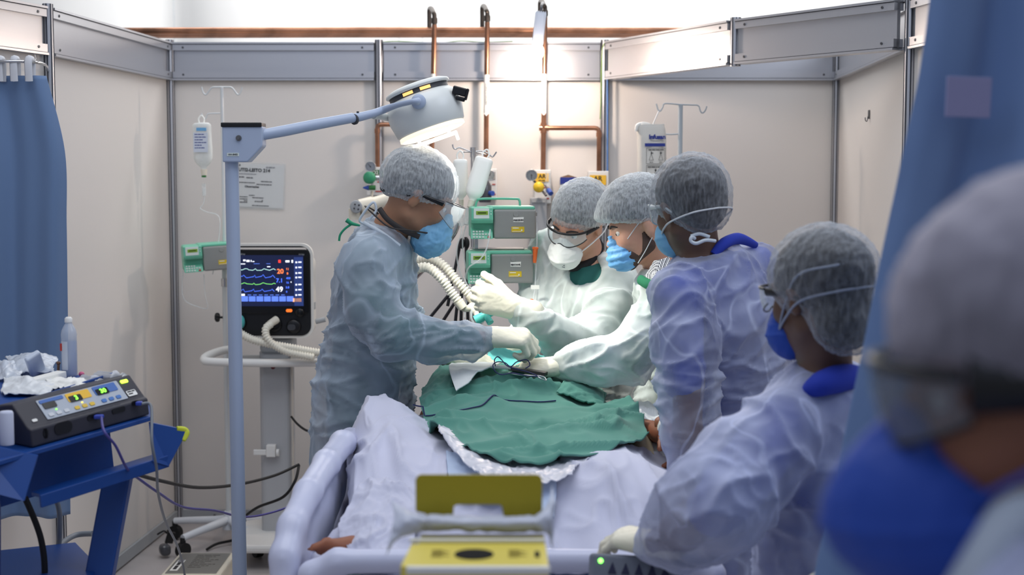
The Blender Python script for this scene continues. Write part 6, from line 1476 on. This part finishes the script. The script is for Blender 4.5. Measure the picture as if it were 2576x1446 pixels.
# ================================================================ curtains
curt = M('curtain_blue', (100, 126, 164), .8, bump=(2.5, .1, .01), bump2=(300, .1, .0006), sheen=.2)
curt2 = M('curtain_light_blue', (118, 146, 192), .85, bump=(2.5, .1, .01), sheen=.2)
def drapery(x0, y0, x1, y1, z0, z1, amp, wl, n=60, seed=0, spread=0, edge=None):
    rows = []
    for k in range(7):
        f = k / 6; z = z1 + (z0 - z1) * f; r = []
        for i in range(n + 1):
            s_ = i / n; x = x0 + (x1 - x0) * s_; y = y0 + (y1 - y0) * s_; L = math.hypot(x1 - x0, y1 - y0); d = s_ * L
            a = amp * (.5 + .5 * f) * (math.sin(2 * pi * d / wl + seed + .5 * f) + .35 * math.sin(2 * pi * d / (wl * .47) + 2 * f + seed))
            nx, ny = -(y1 - y0) / L, (x1 - x0) / L
            ex = edge(f) * s_ if edge else 0
            r.append(Vector((x + nx * a + ex, y + ny * a, z)))
        rows.append(r)
    return net(rows, 3, 10, None, .0015)
# left curtain on its rod in front of the left wall
ct = thing('hospital_curtain', 'blue curtain hanging from thin rod at the left edge', 'curtain', (-1.9, 4.9, 0))
a = P(-130, 192, 4.72); b = P(116, 196, 4.78)
z1 = P(60, 190, 4.76).z; z0 = P(60, 1300, 4.76).z
ed = lambda f: .055 * min(1, f * 6) - .02 * max(0, f - .3)
obj('cloth', drapery(a.x, 4.72, b.x, 4.78, z0, z1, .028, .17, 60, 1.2, edge=ed), curt, ct)
mb = MB(); zr = P(60, 156, 4.76).z
for px in (41, 78, -20, -70, 4):
    q = P(px, 156, 4.76); mb = MB(); mb.tube([(q.x, 4.735, z1 - .02), (q.x, 4.732, zr), (q.x, 4.75, zr + .008), (q.x, 4.767, zr), (q.x, 4.763, z1 - .02)], .013, n=8, flat=((0, 1, 0), .15)); obj('fabric_loop', mb, M('white_webbing', (214, 216, 222), .7), ct)
mb = MB(); q = P(-150, 156, 4.76); e = Vector((LB.x + .012, LB.y - .02, zr)); mb.tube([(q.x, 4.745, zr), (P(85, 156, 4.76).x, 4.76, zr), e], .005, n=10); mb.tube([P(83, 156, 4.76), P(90, 148, 4.8), P(88, 138, 4.9)], .0015, n=6)
tag(obj('curtain_rod', mb, steel, origin=e), 'thin white rod carrying the left blue curtain', 'rod')
# right curtain, pulled aside in the near foreground
rows = []
D = 2.35
for py, xl in ((-120, 2352), (150, 2318), (400, 2268), (650, 2215), (900, 2165), (1150, 2112), (1446, 2048), (1800, 1985), (2300, 1930), (2950, 1905)):
    r = []
    f = (py + 120) / 1900
    q0 = P(xl, py, D)
    for i, (dx, dd) in enumerate(((0, 0), (.030, -.008), (.075, .004), (.115, .040), (.15, .025), (.20, -.030), (.26, -.02), (.31, .05), (.36, .03), (.42, -.04), (.50, .02), (.58, .05), (.66, -.02))):
        r.append(Vector((q0.x + dx * (1 + .18 * f), D + dd * 1.1, max(.04, q0.z))))
    rows.append(r)
ct = thing('hospital_curtain', 'light blue curtain drawn aside at right behind the blurred person', 'curtain', (.95, 2.35, 0))
obj('cloth', net(rows, 6, 6, lambda v: .004 * crumple(v, .3, 2), .0015), curt2, ct)
c_ = P(2436, 244, 2.285); R = Matrix.Rotation(.03, 3, 'Y') @ Matrix.Rotation(.1, 3, 'Z')
mb = MB(); mb.at(c_, R); mb.box((0, 0, 0), (.074, .004, .064), .001); obj('fabric_patch', mb, M('patch_lilac', (150, 150, 190), .8), ct, label='square lilac cloth patch')
mb = MB(); mb.tube([(.70, 2.36, P(0, -125, 2.35).z + .02), (1.6, 2.36, P(0, -125, 2.35).z + .02)], .01, sub=1); tag(obj('curtain_rod', mb, steel, origin=(.7, 2.36, 2.2)), 'rod carrying the right light blue curtain', 'rod')

# ================================================================ yellow sharps box
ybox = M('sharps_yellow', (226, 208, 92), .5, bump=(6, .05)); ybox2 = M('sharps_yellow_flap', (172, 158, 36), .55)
D = 2.15
sb = thing('sharps_box', 'yellow cardboard sharps box with raised back flap and round hole', 'box', P(1205, 1446, 2.1))
A = P(1045, 1194, 2.26); B = P(1364, 1298, 2.26); w_ = B.x - A.x; h_ = A.z - B.z
x = lambda px: P(px, 1298, 2.26).x - A.x
o2 = [(.008, 0), (.003, -.003), (0, -.008), (0, -h_ + .008), (x(1070), -h_ + .004), (x(1074), -h_), (x(1140), -h_), (x(1142), -h_ + .016), (x(1150), -h_ + .019), (x(1256), -h_ + .019), (x(1263), -h_ + .016), (x(1267), -h_), (w_, -h_), (w_, -.008), (w_ - .003, -.003), (w_ - .008, 0)]
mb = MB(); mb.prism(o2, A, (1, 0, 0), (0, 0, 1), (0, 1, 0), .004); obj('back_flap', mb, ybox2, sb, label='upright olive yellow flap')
# body: near face slopes; top with hole
tl = P(1036, 1368, 2.16); tr = P(1372, 1368, 2.16); bl = P(1008, 1424, 2.04); br = P(1380, 1424, 2.04); zb = bl.z - .22
bl2 = P(1060, 1330, 2.25); br2 = P(1368, 1330, 2.25)
mb = MB(); vs = [bl2, br2, br, bl]; dn = Vector((0, 0, -.25))
m4 = [tl, tr, br, bl]
th = Vector((0, 0, -.006))
low = [Vector((q.x, q.y, zb)) for q in (bl2, br2, br, bl)]
mb.add([tl, tr, br, bl] + [Vector((tl.x, tl.y, zb)), Vector((tr.x, tr.y, zb)), Vector((br.x, br.y, zb)), Vector((bl.x, bl.y, zb))], [(3, 2, 1, 0), (3, 7, 6, 2), (0, 4, 7, 3), (1, 5, 4, 0), (2, 6, 5, 1), (4, 5, 6, 7)])
obj('carton', mb, ybox, sb)
n_ = (tr - tl).cross(tl - bl).normalized(); n_ = n_ if n_.z > 0 else -n_
cc = (tl + tr + bl + br) / 4; ax = (tr - tl).normalized(); ay = n_.cross(ax)
mb = MB(); hc = cc + n_ * .0008 + ax * -.004
mb.prism([(math.cos(k * pi / 16) * .0295, math.sin(k * pi / 16) * .0275) for k in range(32)], hc, ax, ay, n_, .0008); obj('drop_hole', mb, M('hole_black', (8, 8, 8), .9), sb, label='round black drop hole')
mb = MB(); mb.prism(rounded(.007, .030, .003), cc + n_ * .0008 + ax * .091, ax, ay, n_, .0008); obj('slot', mb, M('hole_black', (8, 8, 8), .9), sb)
for sx in (-1, 1):
    mb = MB()
    for k in range(7): mb.box((0, 0, 0), (0, 0, 0)) if False else mb.prism([(0, 0), (.016 + .006 * ((k * 7) % 3), 0), (.016 + .006 * ((k * 7) % 3), .0012), (0, .0012)], cc + n_ * .0006 + ax * (sx * .058 - .01) + ay * (.022 - k * .006), ax, ay, n_, .0005)
    obj('small_print', mb, M('olive_ink', (120, 104, 40), .6), sb)
mb = MB(); a_, b_ = P(1030, 1360, 2.165), P(1372, 1360, 2.165); mb.box(((a_.x + b_.x) / 2, 2.168, a_.z), (b_.x - a_.x, .008, .005), .001); obj('rear_band', mb, paper_b, sb, label='thin white band behind the hole')
mb = MB(); a_, b_ = P(1022, 1428, 2.03), P(1384, 1428, 2.03); mb.box(((a_.x + b_.x) / 2, 2.032, a_.z - .004), (b_.x - a_.x, .012, .011), .002); obj('front_band', mb, paper_b, sb, label='white folded band')
tr_m = M('hanger_white', (206, 212, 236), .35, spec=.6)
tr_m = M('bag_white', (208, 214, 232), .35, spec=.6, alpha=.9, bump=(30, .4, .004))
rows = [[P(984, 1262, 2.27), P(1035, 1288, 2.25), P(1080, 1296, 2.235), P(1140, 1299, 2.235), P(1250, 1300, 2.235), P(1340, 1298, 2.235), P(1378, 1270, 2.25), P(1389, 1218, 2.29)],
        [P(992, 1300, 2.24), P(1030, 1306, 2.225), P(1080, 1308, 2.215), P(1140, 1312, 2.215), P(1250, 1314, 2.215), P(1340, 1312, 2.215), P(1382, 1300, 2.225), P(1394, 1260, 2.26)],
        [P(984, 1345, 2.22), P(1020, 1332, 2.22), P(1080, 1326, 2.22), P(1140, 1328, 2.22), P(1250, 1331, 2.22), P(1340, 1330, 2.22), P(1378, 1330, 2.225), P(1392, 1320, 2.24)],
        [P(970, 1400, 2.20), P(1004, 1352, 2.22), P(1060, 1336, 2.235), P(1140, 1334, 2.24), P(1250, 1336, 2.24), P(1340, 1336, 2.24), P(1374, 1340, 2.24), P(1390, 1380, 2.22)]]
tag(obj('plastic_bag', net(rows, 10, 8, fold(.004, .04, 3.1, 2.0), .002), tr_m, origin=rows[2][0]), 'white plastic bag rolled around the yellow sharps box', 'bag')
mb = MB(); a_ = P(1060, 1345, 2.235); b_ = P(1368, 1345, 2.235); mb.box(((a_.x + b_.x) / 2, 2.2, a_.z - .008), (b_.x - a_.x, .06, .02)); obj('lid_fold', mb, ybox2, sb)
# trolley that carries the box
t = thing('foot_trolley', 'white trolley carrying the yellow box at the foot of bed', 'trolley', (-.05, 2.15, 0))
mb = MB(); mb.box((-.05, 2.15, zb - .012), (.30, .26, .02), .005); obj('shelf', mb, enamel, t)
mb = MB(); mb.cyl((-.05, 2.17, .05), (-.05, 2.17, zb - .02), .02); obj('post', mb, enamel, t)
mb = MB(); mb.lathe([(.17, 0), (.17, .03), (.1, .05), (.02, .06)], (-.05, 2.17, 0), (0, 0, 1), 28); obj('foot', mb, enamel, t)

# ================================================================ blue cart with electrosurgical unit
cblue = M('cart_blue', (24, 68, 140), .4, bump=(8, .05), spec=.5)
FL = P(95, 1122, 3.40); FR = P(365, 1046, 3.65); ex = (FR - FL).normalized(); W = (FR - FL).length
ez = (P(50, 1015, 3.44) - P(50, 1120, 3.40)); ez = (Vector((0, 0, 1)) - ex * ex.z).normalized(); ey = ez.cross(ex).normalized()
E = Matrix((ex, ey, ez)).transposed()
def e3(x, y, z): return FL + ex * x + ey * y + ez * z
es = thing('electrosurgical_unit', 'black electrosurgical unit with green digits 3 and 30 on blue cart', 'medical device', FL, None)
Hh = .118
side = [(0, 0), (.13, 0), (.13, .092), (.075, .100), (.066, .100), (.012, .048), (0, .044)]
mb = MB(); mb.prism(side, FL + ex * -.015, ey, ez, ex, W + .03, .004); obj('case', mb, M('esu_charcoal', (52, 52, 62), .45), es)
# sloped control face from (y .012,z .055) to (.075,.125)
pa, pb = e3(0, .012, .048), e3(0, .066, .100); sv = (pb - pa).normalized(); sn = ex.cross(sv).normalized(); sl_ = (pb - pa).length
if sn.dot(ey) > 0: sn = -sn
def on(x, s_, lift=.001): return pa + ex * x + sv * s_ + sn * lift
def plate(name, x0, x1, s0, s1, m_, par, lift=.0012, th=.0012, r=.003):
    mb = MB(); mb.prism(rounded(x1 - x0, s1 - s0, min(r, (s1 - s0) / 2.2)), on((x0 + x1) / 2, (s0 + s1) / 2, lift), ex, sv, sn, th); return obj(name, mb, m_, par)
ov = plate('control_overlay', .045, W - .035, .006, sl_ - .008, M('overlay_grey', (176, 184, 196), .45), es)
xs = [.050, .125, .205]; wd = .068
plate('blue_band', xs[0], xs[0] + wd, .054, .064, M('band_blue', (70, 110, 180), .5), ov, .003); plate('yellow_band', xs[1], xs[1] + wd, .038, .064, yel_lb, ov, .0026); plate('blue_band', xs[2], xs[2] + wd, .038, .064, M('band_blue', (70, 110, 180), .5), ov, .0026)
disp_k = M('display_black', (18, 20, 22), .15)
for x0, dg in ((xs[0] + .004, None), (xs[1] + .004, '3'), (xs[2] + .004, '30')):
    plate('digit_window', x0, x0 + .036, .036, .054, disp_k, ov, .0040, .001)
    if dg: text(dg, .018, on(x0 + .020, .045, .0055), ex, sv, em('led_green', (120, 255, 60), 3), ov, 'digits', bold=.0004)
for k in range(3):
    for j, xx in enumerate(xs):
        mm_ = [M('key_pale', (206, 210, 216), .5), M('key_yellow', (226, 190, 70), .5), M('key_blue', (70, 120, 190), .5)][j]
        plate('key', xx + .004 + k * .022, xx + .018 + k * .022, .012, .022, mm_, ov, .0026, .002)
plate('lit_mark', xs[0] + .030, xs[0] + .034, .027, .030, em('led_green', (120, 255, 60), 3), ov, .003); plate('lit_mark', xs[1] + .030, xs[1] + .034, .027, .030, em('led_amber', (255, 220, 60), 3), ov, .003)
plate('plate_monitor_lamp', W - .026, W - .004, .054, .064, em('led_lime', (190, 255, 60), 3), es, .0012)
lb_ = plate('maker_label', W - .030, W - .002, .010, .028, paper_b, es, .0012); scrawl([(on(W - .027, .024, .003), .022, .003), (on(W - .027, .017, .003), .016, .003)], ex, sv, ink, es)
plate('small_label', .006, .020, .010, .018, paper_b, es, .0012)
def fr(x, z, l=.0): return e3(x, -l, z)
def sock(name, x0, z0, w1, h1, m_, l=.002):
    mb = MB(); mb.prism(rounded(w1, h1, h1 * .45), fr(x0, z0, l), ex, ez, ey, .004); return obj(name, mb, m_, es)
sock('socket', .075, .028, .050, .030, black_pl); sock('socket', .165, .034, .038, .016, black_pl); sock('socket', .240, .034, .040, .014, black_pl); sock('power_switch', .025, .026, .014, .024, black_pl); sock('socket', .293, .040, .022, .014, black_pl)
mb = MB(); mb.box(tuple(fr(.172, .034, .012)), (.022, .02, .010), .003); obj('blue_plug', mb, M('plug_blue', (50, 70, 170), .4), es); mb = MB(); mb.box(tuple(fr(.296, .040, .012)), (.016, .018, .010), .003); obj('blue_plug', mb, M('plug_blue', (50, 70, 170), .4), es)
# cart
ca = thing('equipment_cart', 'blue sheet metal cart at left with taped corner and open bay', 'cart', Vector((FL.x, FL.y, 0)))
def pr(name, out, o, a1, a2, a3, th, m_=None, bev=.002, lab=None):
    mb = MB(); mb.prism(out, o, a1, a2, a3, th, bev); return obj(name, mb, m_ or cblue, ca, label=lab)
pr('shelf', [(-.35, -.03), (W + .012, -.012), (W + .10, .10), (W + .04, .34), (-.35, .34)], FL + ez * -.014, ex, ey, ez, .012)
up_o = e3(0, .265, 0)
pr('upper_tray', [(-.24, 0), (W + .02, 0), (W + .02, .46), (-.24, .46)], e3(0, .138, .066), ex, ey, ez, .012); pr('back_panel', [(-.30, 0), (W + .02, 0), (W + .02, .10), (-.30, .066)], e3(0, .138, 0), ex, ez, ey, .006)
# bay under the shelf: lower lip, back and flared cheeks
pr('bay_shelf_edge', [(-.02, -.03), (W + .03, -.02), (W + .03, .02), (-.02, .02)], FL + ez * -.122, ex, ey, ez, .010); pr('bay_lip', [(-.03, 0), (W + .035, 0), (W + .035, .032), (-.03, .032)], e3(0, -.034, -.142), ex, ez, ey, .008)
pr('bay_back', [(-.02, 0), (W + .03, 0), (W + .03, .17), (-.02, .17)], e3(0, .20, -.185), ex, ez, ey, .006, cblue)
q0, q1, q2, q3 = P(374, 1062, 3.66), P(472, 1082, 3.70), P(424, 1172, 3.66), P(384, 1160, 3.62)
mb = MB(); th = Vector((.0, .008, 0)); mb.add([q0, q1, q2, q3] + [q + th for q in (q0, q1, q2, q3)], [(0, 3, 2, 1), (4, 5, 6, 7), (0, 1, 5, 4), (1, 2, 6, 5), (2, 3, 7, 6), (3, 0, 4, 7)]); obj('right_cheek', mb, cblue, ca)
q0, q1, q2, q3 = P(-60, 1112, 3.30), P(94, 1146, 3.36), P(60, 1260, 3.30), P(-60, 1228, 3.24)
mb = MB(); mb.add([q0, q1, q2, q3] + [q + th for q in (q0, q1, q2, q3)], [(0, 3, 2, 1), (4, 5, 6, 7), (0, 1, 5, 4), (1, 2, 6, 5), (2, 3, 7, 6), (3, 0, 4, 7)]); obj('left_cheek', mb, cblue, ca)
for px, py in ((97, 1170), (75, 1206)):
    pass
mb = MB(); qa = P(458, 1078, 3.70); mb.tube([P(444, 1078, 3.69), P(462, 1082, 3.70), P(468, 1090, 3.70), P(462, 1108, 3.69)], [.007, .010, .010, .005], n=10, flat=((0, 1, 0), .5)); obj('tape', mb, M('neon_tape', (206, 214, 60), .5), ca, label='crumpled neon yellow tape')
mb = MB(); lg0 = P(300, 1185, 3.68); lg1 = P(238, 1520, 3.62); dd = (lg1 - lg0); mb.at((lg0 + lg1) / 2, frame(dd, (0, 1, 0))); mb.box((0, 0, 0), (.070, .045, dd.length), .005); obj('leg', mb, cblue, ca)
lo_ = P(120, 1440, 3.6); gz = lo_.z
mb = MB(); pl_ = [P(-40, 1425, 3.8), P(190, 1398, 3.9), P(250, 1440, 3.65), P(120, 1500, 3.3), P(-60, 1490, 3.3)]; mb.add([Vector((q.x, q.y, gz)) for q in pl_] + [Vector((q.x, q.y, gz - .012)) for q in pl_], [(0, 4, 3, 2, 1), (5, 6, 7, 8, 9)] + [(i, (i + 1) % 5, 5 + (i + 1) % 5, 5 + i) for i in range(5)]); obj('lower_shelf', mb, cblue, ca)
mb = MB(); a_, b_ = P(20, 1446, 3.86), P(188, 1400, 3.95); mb.add([Vector((a_.x, a_.y, gz)), Vector((b_.x, b_.y, gz)), b_, Vector((a_.x, a_.y, a_.z + .02))], [(0, 1, 2, 3), (3, 2, 1, 0)])
mb = MB(); mb.cyl((lg1.x, lg1.y, lg1.z + .02), (lg1.x - .03, lg1.y, .06), .03); mb.box((lg1.x - .2, 3.6, .07), (.5, .06, .05), .01); obj('foot', mb, cblue, ca)
for dx in (-.42, .02): mb = MB(); mb.cyl((lg1.x + dx - .012, 3.6, .035), (lg1.x + dx + .012, 3.6, .035), .034, n=20); obj('caster', mb, black_rub, ca)
mb = MB(); l2 = P(-30, 1240, 3.5); mb.cyl(l2, (l2.x - .02, l2.y, .07), .03); obj('leg', mb, cblue, ca)
# things on the cart
zt_ = e3(0, .138, .078)
def onT(px, py):
    """point of the upper tray surface seen at a photograph coordinate"""
    d = P(px, py, 3.0) - Vector((0, 0, CAMZ)); o = Vector((0, 0, CAMZ)); k = (zt_ - o).dot(ez) / d.dot(ez); return o + d * k
b0 = onT(176, 946); bz = lambda py: P(176, py, b0.y).z - b0.z; r_ = .5 * (P(195, 940, b0.y).x - P(157, 940, b0.y).x)
t = thing('plastic_bottle', 'tall clear plastic bottle with white cap on the blue cart', 'bottle', b0)
mb = MB(); H_ = bz(797); mb.lathe([(r_ * .9, 0), (r_, .004), (r_, H_ * .66), (r_ * 1.03, H_ * .70), (r_ * .92, H_ * .78), (r_ * .6, H_ * .86), (r_ * .42, H_ * .90), (r_ * .42, H_ * .93)], b0, (0, 0, 1), 32); obj('body', mb, M('bottle_pet', (206, 216, 232), .12, alpha=.55, spec=.7), t)
mb = MB(); mb.lathe([(r_ * .9, .006), (r_ * .95, H_ * .60), (0, H_ * .60)], b0, (0, 0, 1), 24); obj('liquid', mb, M('pale_blue_liquid', (120, 150, 205), .1, alpha=.6), t)
mb = MB(); mb.lathe([(r_ * .5, H_ * .91), (r_ * .5, H_ * .975), (r_ * .3, H_), (0, H_)], b0, (0, 0, 1), 20); obj('cap', mb, white_pl, t)
mb = MB()
for i in range(8):
    a0 = -2.6 + i * .14; a1 = a0 + .14; rr = r_ * 1.02
    mb.add([b0 + Vector((math.cos(a) * rr, math.sin(a) * rr, z)) for a, z in ((a0, H_ * .12), (a1, H_ * .12), (a1, H_ * .60), (a0, H_ * .60))], [(0, 1, 2, 3)], True)
obj('label', mb, M('label_pale', (205, 212, 224), .5), t); mb = MB(); mb.box(tuple(b0 + Vector((-r_ * .86, -r_ * .62, H_ * .5))), (.006, .004, .02)); obj('red_print', mb, ink_r, t)
def crumpled(name, px0, py0, px1, py1, hgt, m_, label, cat, seed, sz=.05, n=5, fl=0):
    rows = []
    for j in range(n):
        r = []
        for i in range(n):
            px = px0 + (px1 - px0) * i / (n - 1); py = py1 + (py0 - py1) * j / (n - 1); q = onT(px, py)
            rr = max(abs(i / (n - 1) - .5), abs(j / (n - 1) - .5)) * 2; random.seed(seed * 100 + i * 7 + j)
            r.append(q + ez * (.006 + hgt * (1 - rr) * random.uniform(.5, 1.2) + .004 * random.random()) + Vector((random.uniform(-.008, .008), 0, 0)))
        rows.append(r)
    return tag(obj(name, net(rows, 8, 8, lambda v: .007 * (crumple(v, sz, seed, 2) + .3), .002), m_, origin=rows[0][0]), label, cat)
wrap = M('wrapper_film', (216, 224, 236), .2, alpha=.72, bump=(30, .5, .005), spec=.7)
crumpled('plastic_wrapper', -20, 925, 55, 962, .03, wrap, 'crumpled clear wrapper at far left of the blue cart', 'wrapper', 1)
crumpled('plastic_wrapper', 10, 960, 130, 1000, .02, M('wrapper_white', (218, 222, 226), .4, bump=(30, .5, .005)), 'crumpled white wrapper in front on the blue cart', 'wrapper', 2)
crumpled('paper_wrapper', 120, 960, 225, 985, .008, paper_b, 'flat white paper wrapper beside the syringes', 'wrapper', 3)
crumpled('plastic_wrapper', 20, 905, 140, 945, .035, wrap, 'loose clear tubing bag behind the upright white pouch', 'wrapper', 4)
mb = MB(); c_ = onT(92, 946) + ez * .034; mb.at(c_, E @ Matrix.Rotation(.45, 3, 'X') @ Matrix.Rotation(-.45, 3, 'Y')); mb.box((0, 0, 0), (.045, .018, .075), .006, 3); tag(obj('white_pouch', mb, M('pouch', (206, 216, 232), .35, alpha=.9, bump=(40, .4, .004)), origin=c_), 'translucent pale pouch standing tilted on the papers', 'pouch')
mb = MB(); c_ = onT(115, 965) + ez * .014; mb.at(c_, E @ Matrix.Rotation(.1, 3, 'Z')); mb.box((0, 0, 0), (.115, .035, .018), .002); tag(obj('carton', mb, paper_b, origin=c_), 'small flat white carton lying under the pouch', 'carton')
a_, b_ = onT(147, 950), None
mb = MB(); q = onT(146, 948); mb.cyl(q, q + Vector((.002, 0, .034)), .0038, .0038, 12); mb.sphere(q + Vector((.002, 0, .038)), (.0062, .0062, .005), 12); tag(obj('amber_vial', mb, M('amber', (110, 78, 60), .3), origin=q), 'small upright brown vial between pouch and bottle', 'vial')
def syringe(p0, p1, r, label, col=clear_pl):
    t = thing('syringe', label, 'syringe', p0, 'syringes on the blue cart'); ax = (p1 - p0); L_ = ax.length; ax.normalize(); u_ = ez * r
    mb = MB(); mb.lathe([(r * .3, 0), (r * .3, L_ * .08), (r, L_ * .12), (r, L_ * .68), (r * 1.6, L_ * .69), (r * 1.6, L_ * .71), (r * .9, L_ * .71)], p0 + u_, ax, 18); obj('barrel', mb, M('syringe_barrel', (232, 234, 240), .15, alpha=.8, spec=.7), t)
    mb = MB(); mb.lathe([(0, L_ * .30), (r * .9, L_ * .30), (r * .9, L_ * .36), (0, L_ * .38)], p0 + u_, ax, 16); obj('stopper', mb, black_rub, t)
    mb = MB(); mb.cyl(p0 + u_ + ax * L_ * .36, p0 + u_ + ax * L_ * .96, r * .4); mb.cyl(p0 + u_ + ax * L_ * .96, p0 + u_ + ax * L_ * .99, r * 1.1); obj('plunger', mb, white_pl, t)
syringe(onT(205, 958), onT(255, 972), .010, 'syringe lying nearest the bottle, tip toward it'); syringe(onT(232, 958), onT(318, 966), .012, 'large syringe lying across the right end of tray'); syringe(onT(240, 948), onT(312, 955), .009, 'thin syringe at the rear edge of the tray')
mb = MB(); q = onT(206, 948) + ez * .008; mb.sphere(q, (.008, .008, .007), 14); tag(obj('red_cap', mb, M('pink_cap', (200, 90, 130), .4), origin=q), 'tiny pink cap beside the syringes', 'cap')
q = e3(-.085, -.005, 0); q = P(18, 1118, 3.36); t_ = P(18, 1034, 3.36)
mb = MB(); mb.lathe([(.016, 0), (.0165, .003), (.0165, (t_.z - q.z) * .94), (.014, (t_.z - q.z)), (.006, (t_.z - q.z))], q, (0, 0, 1), 24); tag(obj('paper_roll', mb, M('roll_white', (196, 202, 224), .6), origin=q), 'white cylinder standing left of the electrosurgical unit', 'roll')
# cords of the unit
gre = M('grey_cord', (120, 126, 134), .5); vio = M('violet_wire', (70, 66, 140), .45)
line([e3(.296, -.022, .040), e3(.315, -.035, .03), P(382, 1110, 3.55), P(394, 1180, 3.6), P(398, 1240, 3.8), P(416, 1310, 4.2), P(445, 1370, 4.6), P(460, 1420, 4.8), P(468, 1470, 4.85)], .0038, gre, 'grey cord dropping from the unit down past the cart', 'cable', 'cable')
line([e3(.172, -.022, .034), P(262, 1085, 3.42), P(290, 1120, 3.45), P(312, 1165, 3.5), P(326, 1186, 3.6), P(345, 1198, 3.85)], .0034, vio, 'violet cord leaving the middle socket of the unit', 'cable', 'cable')
line([P(62, 1250, 3.6), P(88, 1310, 3.6), P(104, 1360, 3.6), P(112, 1420, 3.6), P(112, 1500, 3.6)], .0085, black_rub, 'thick black cable hanging under the left end of cart', 'cable', 'cable')
line([P(132, 1232, 3.9), P(148, 1280, 3.9), P(150, 1330, 3.9), P(146, 1380, 3.9), P(128, 1420, 3.8)], .0075, gre, 'thick grey cable hanging under the blue cart bay', 'cable', 'cable')
line([P(232, 1342, 4.1), P(190, 1346, 4.1), P(155, 1368, 4.0), P(132, 1400, 3.9), P(124, 1440, 3.8)], .0085, gre, 'grey cable curving behind the blue cart leg', 'cable', 'cable')
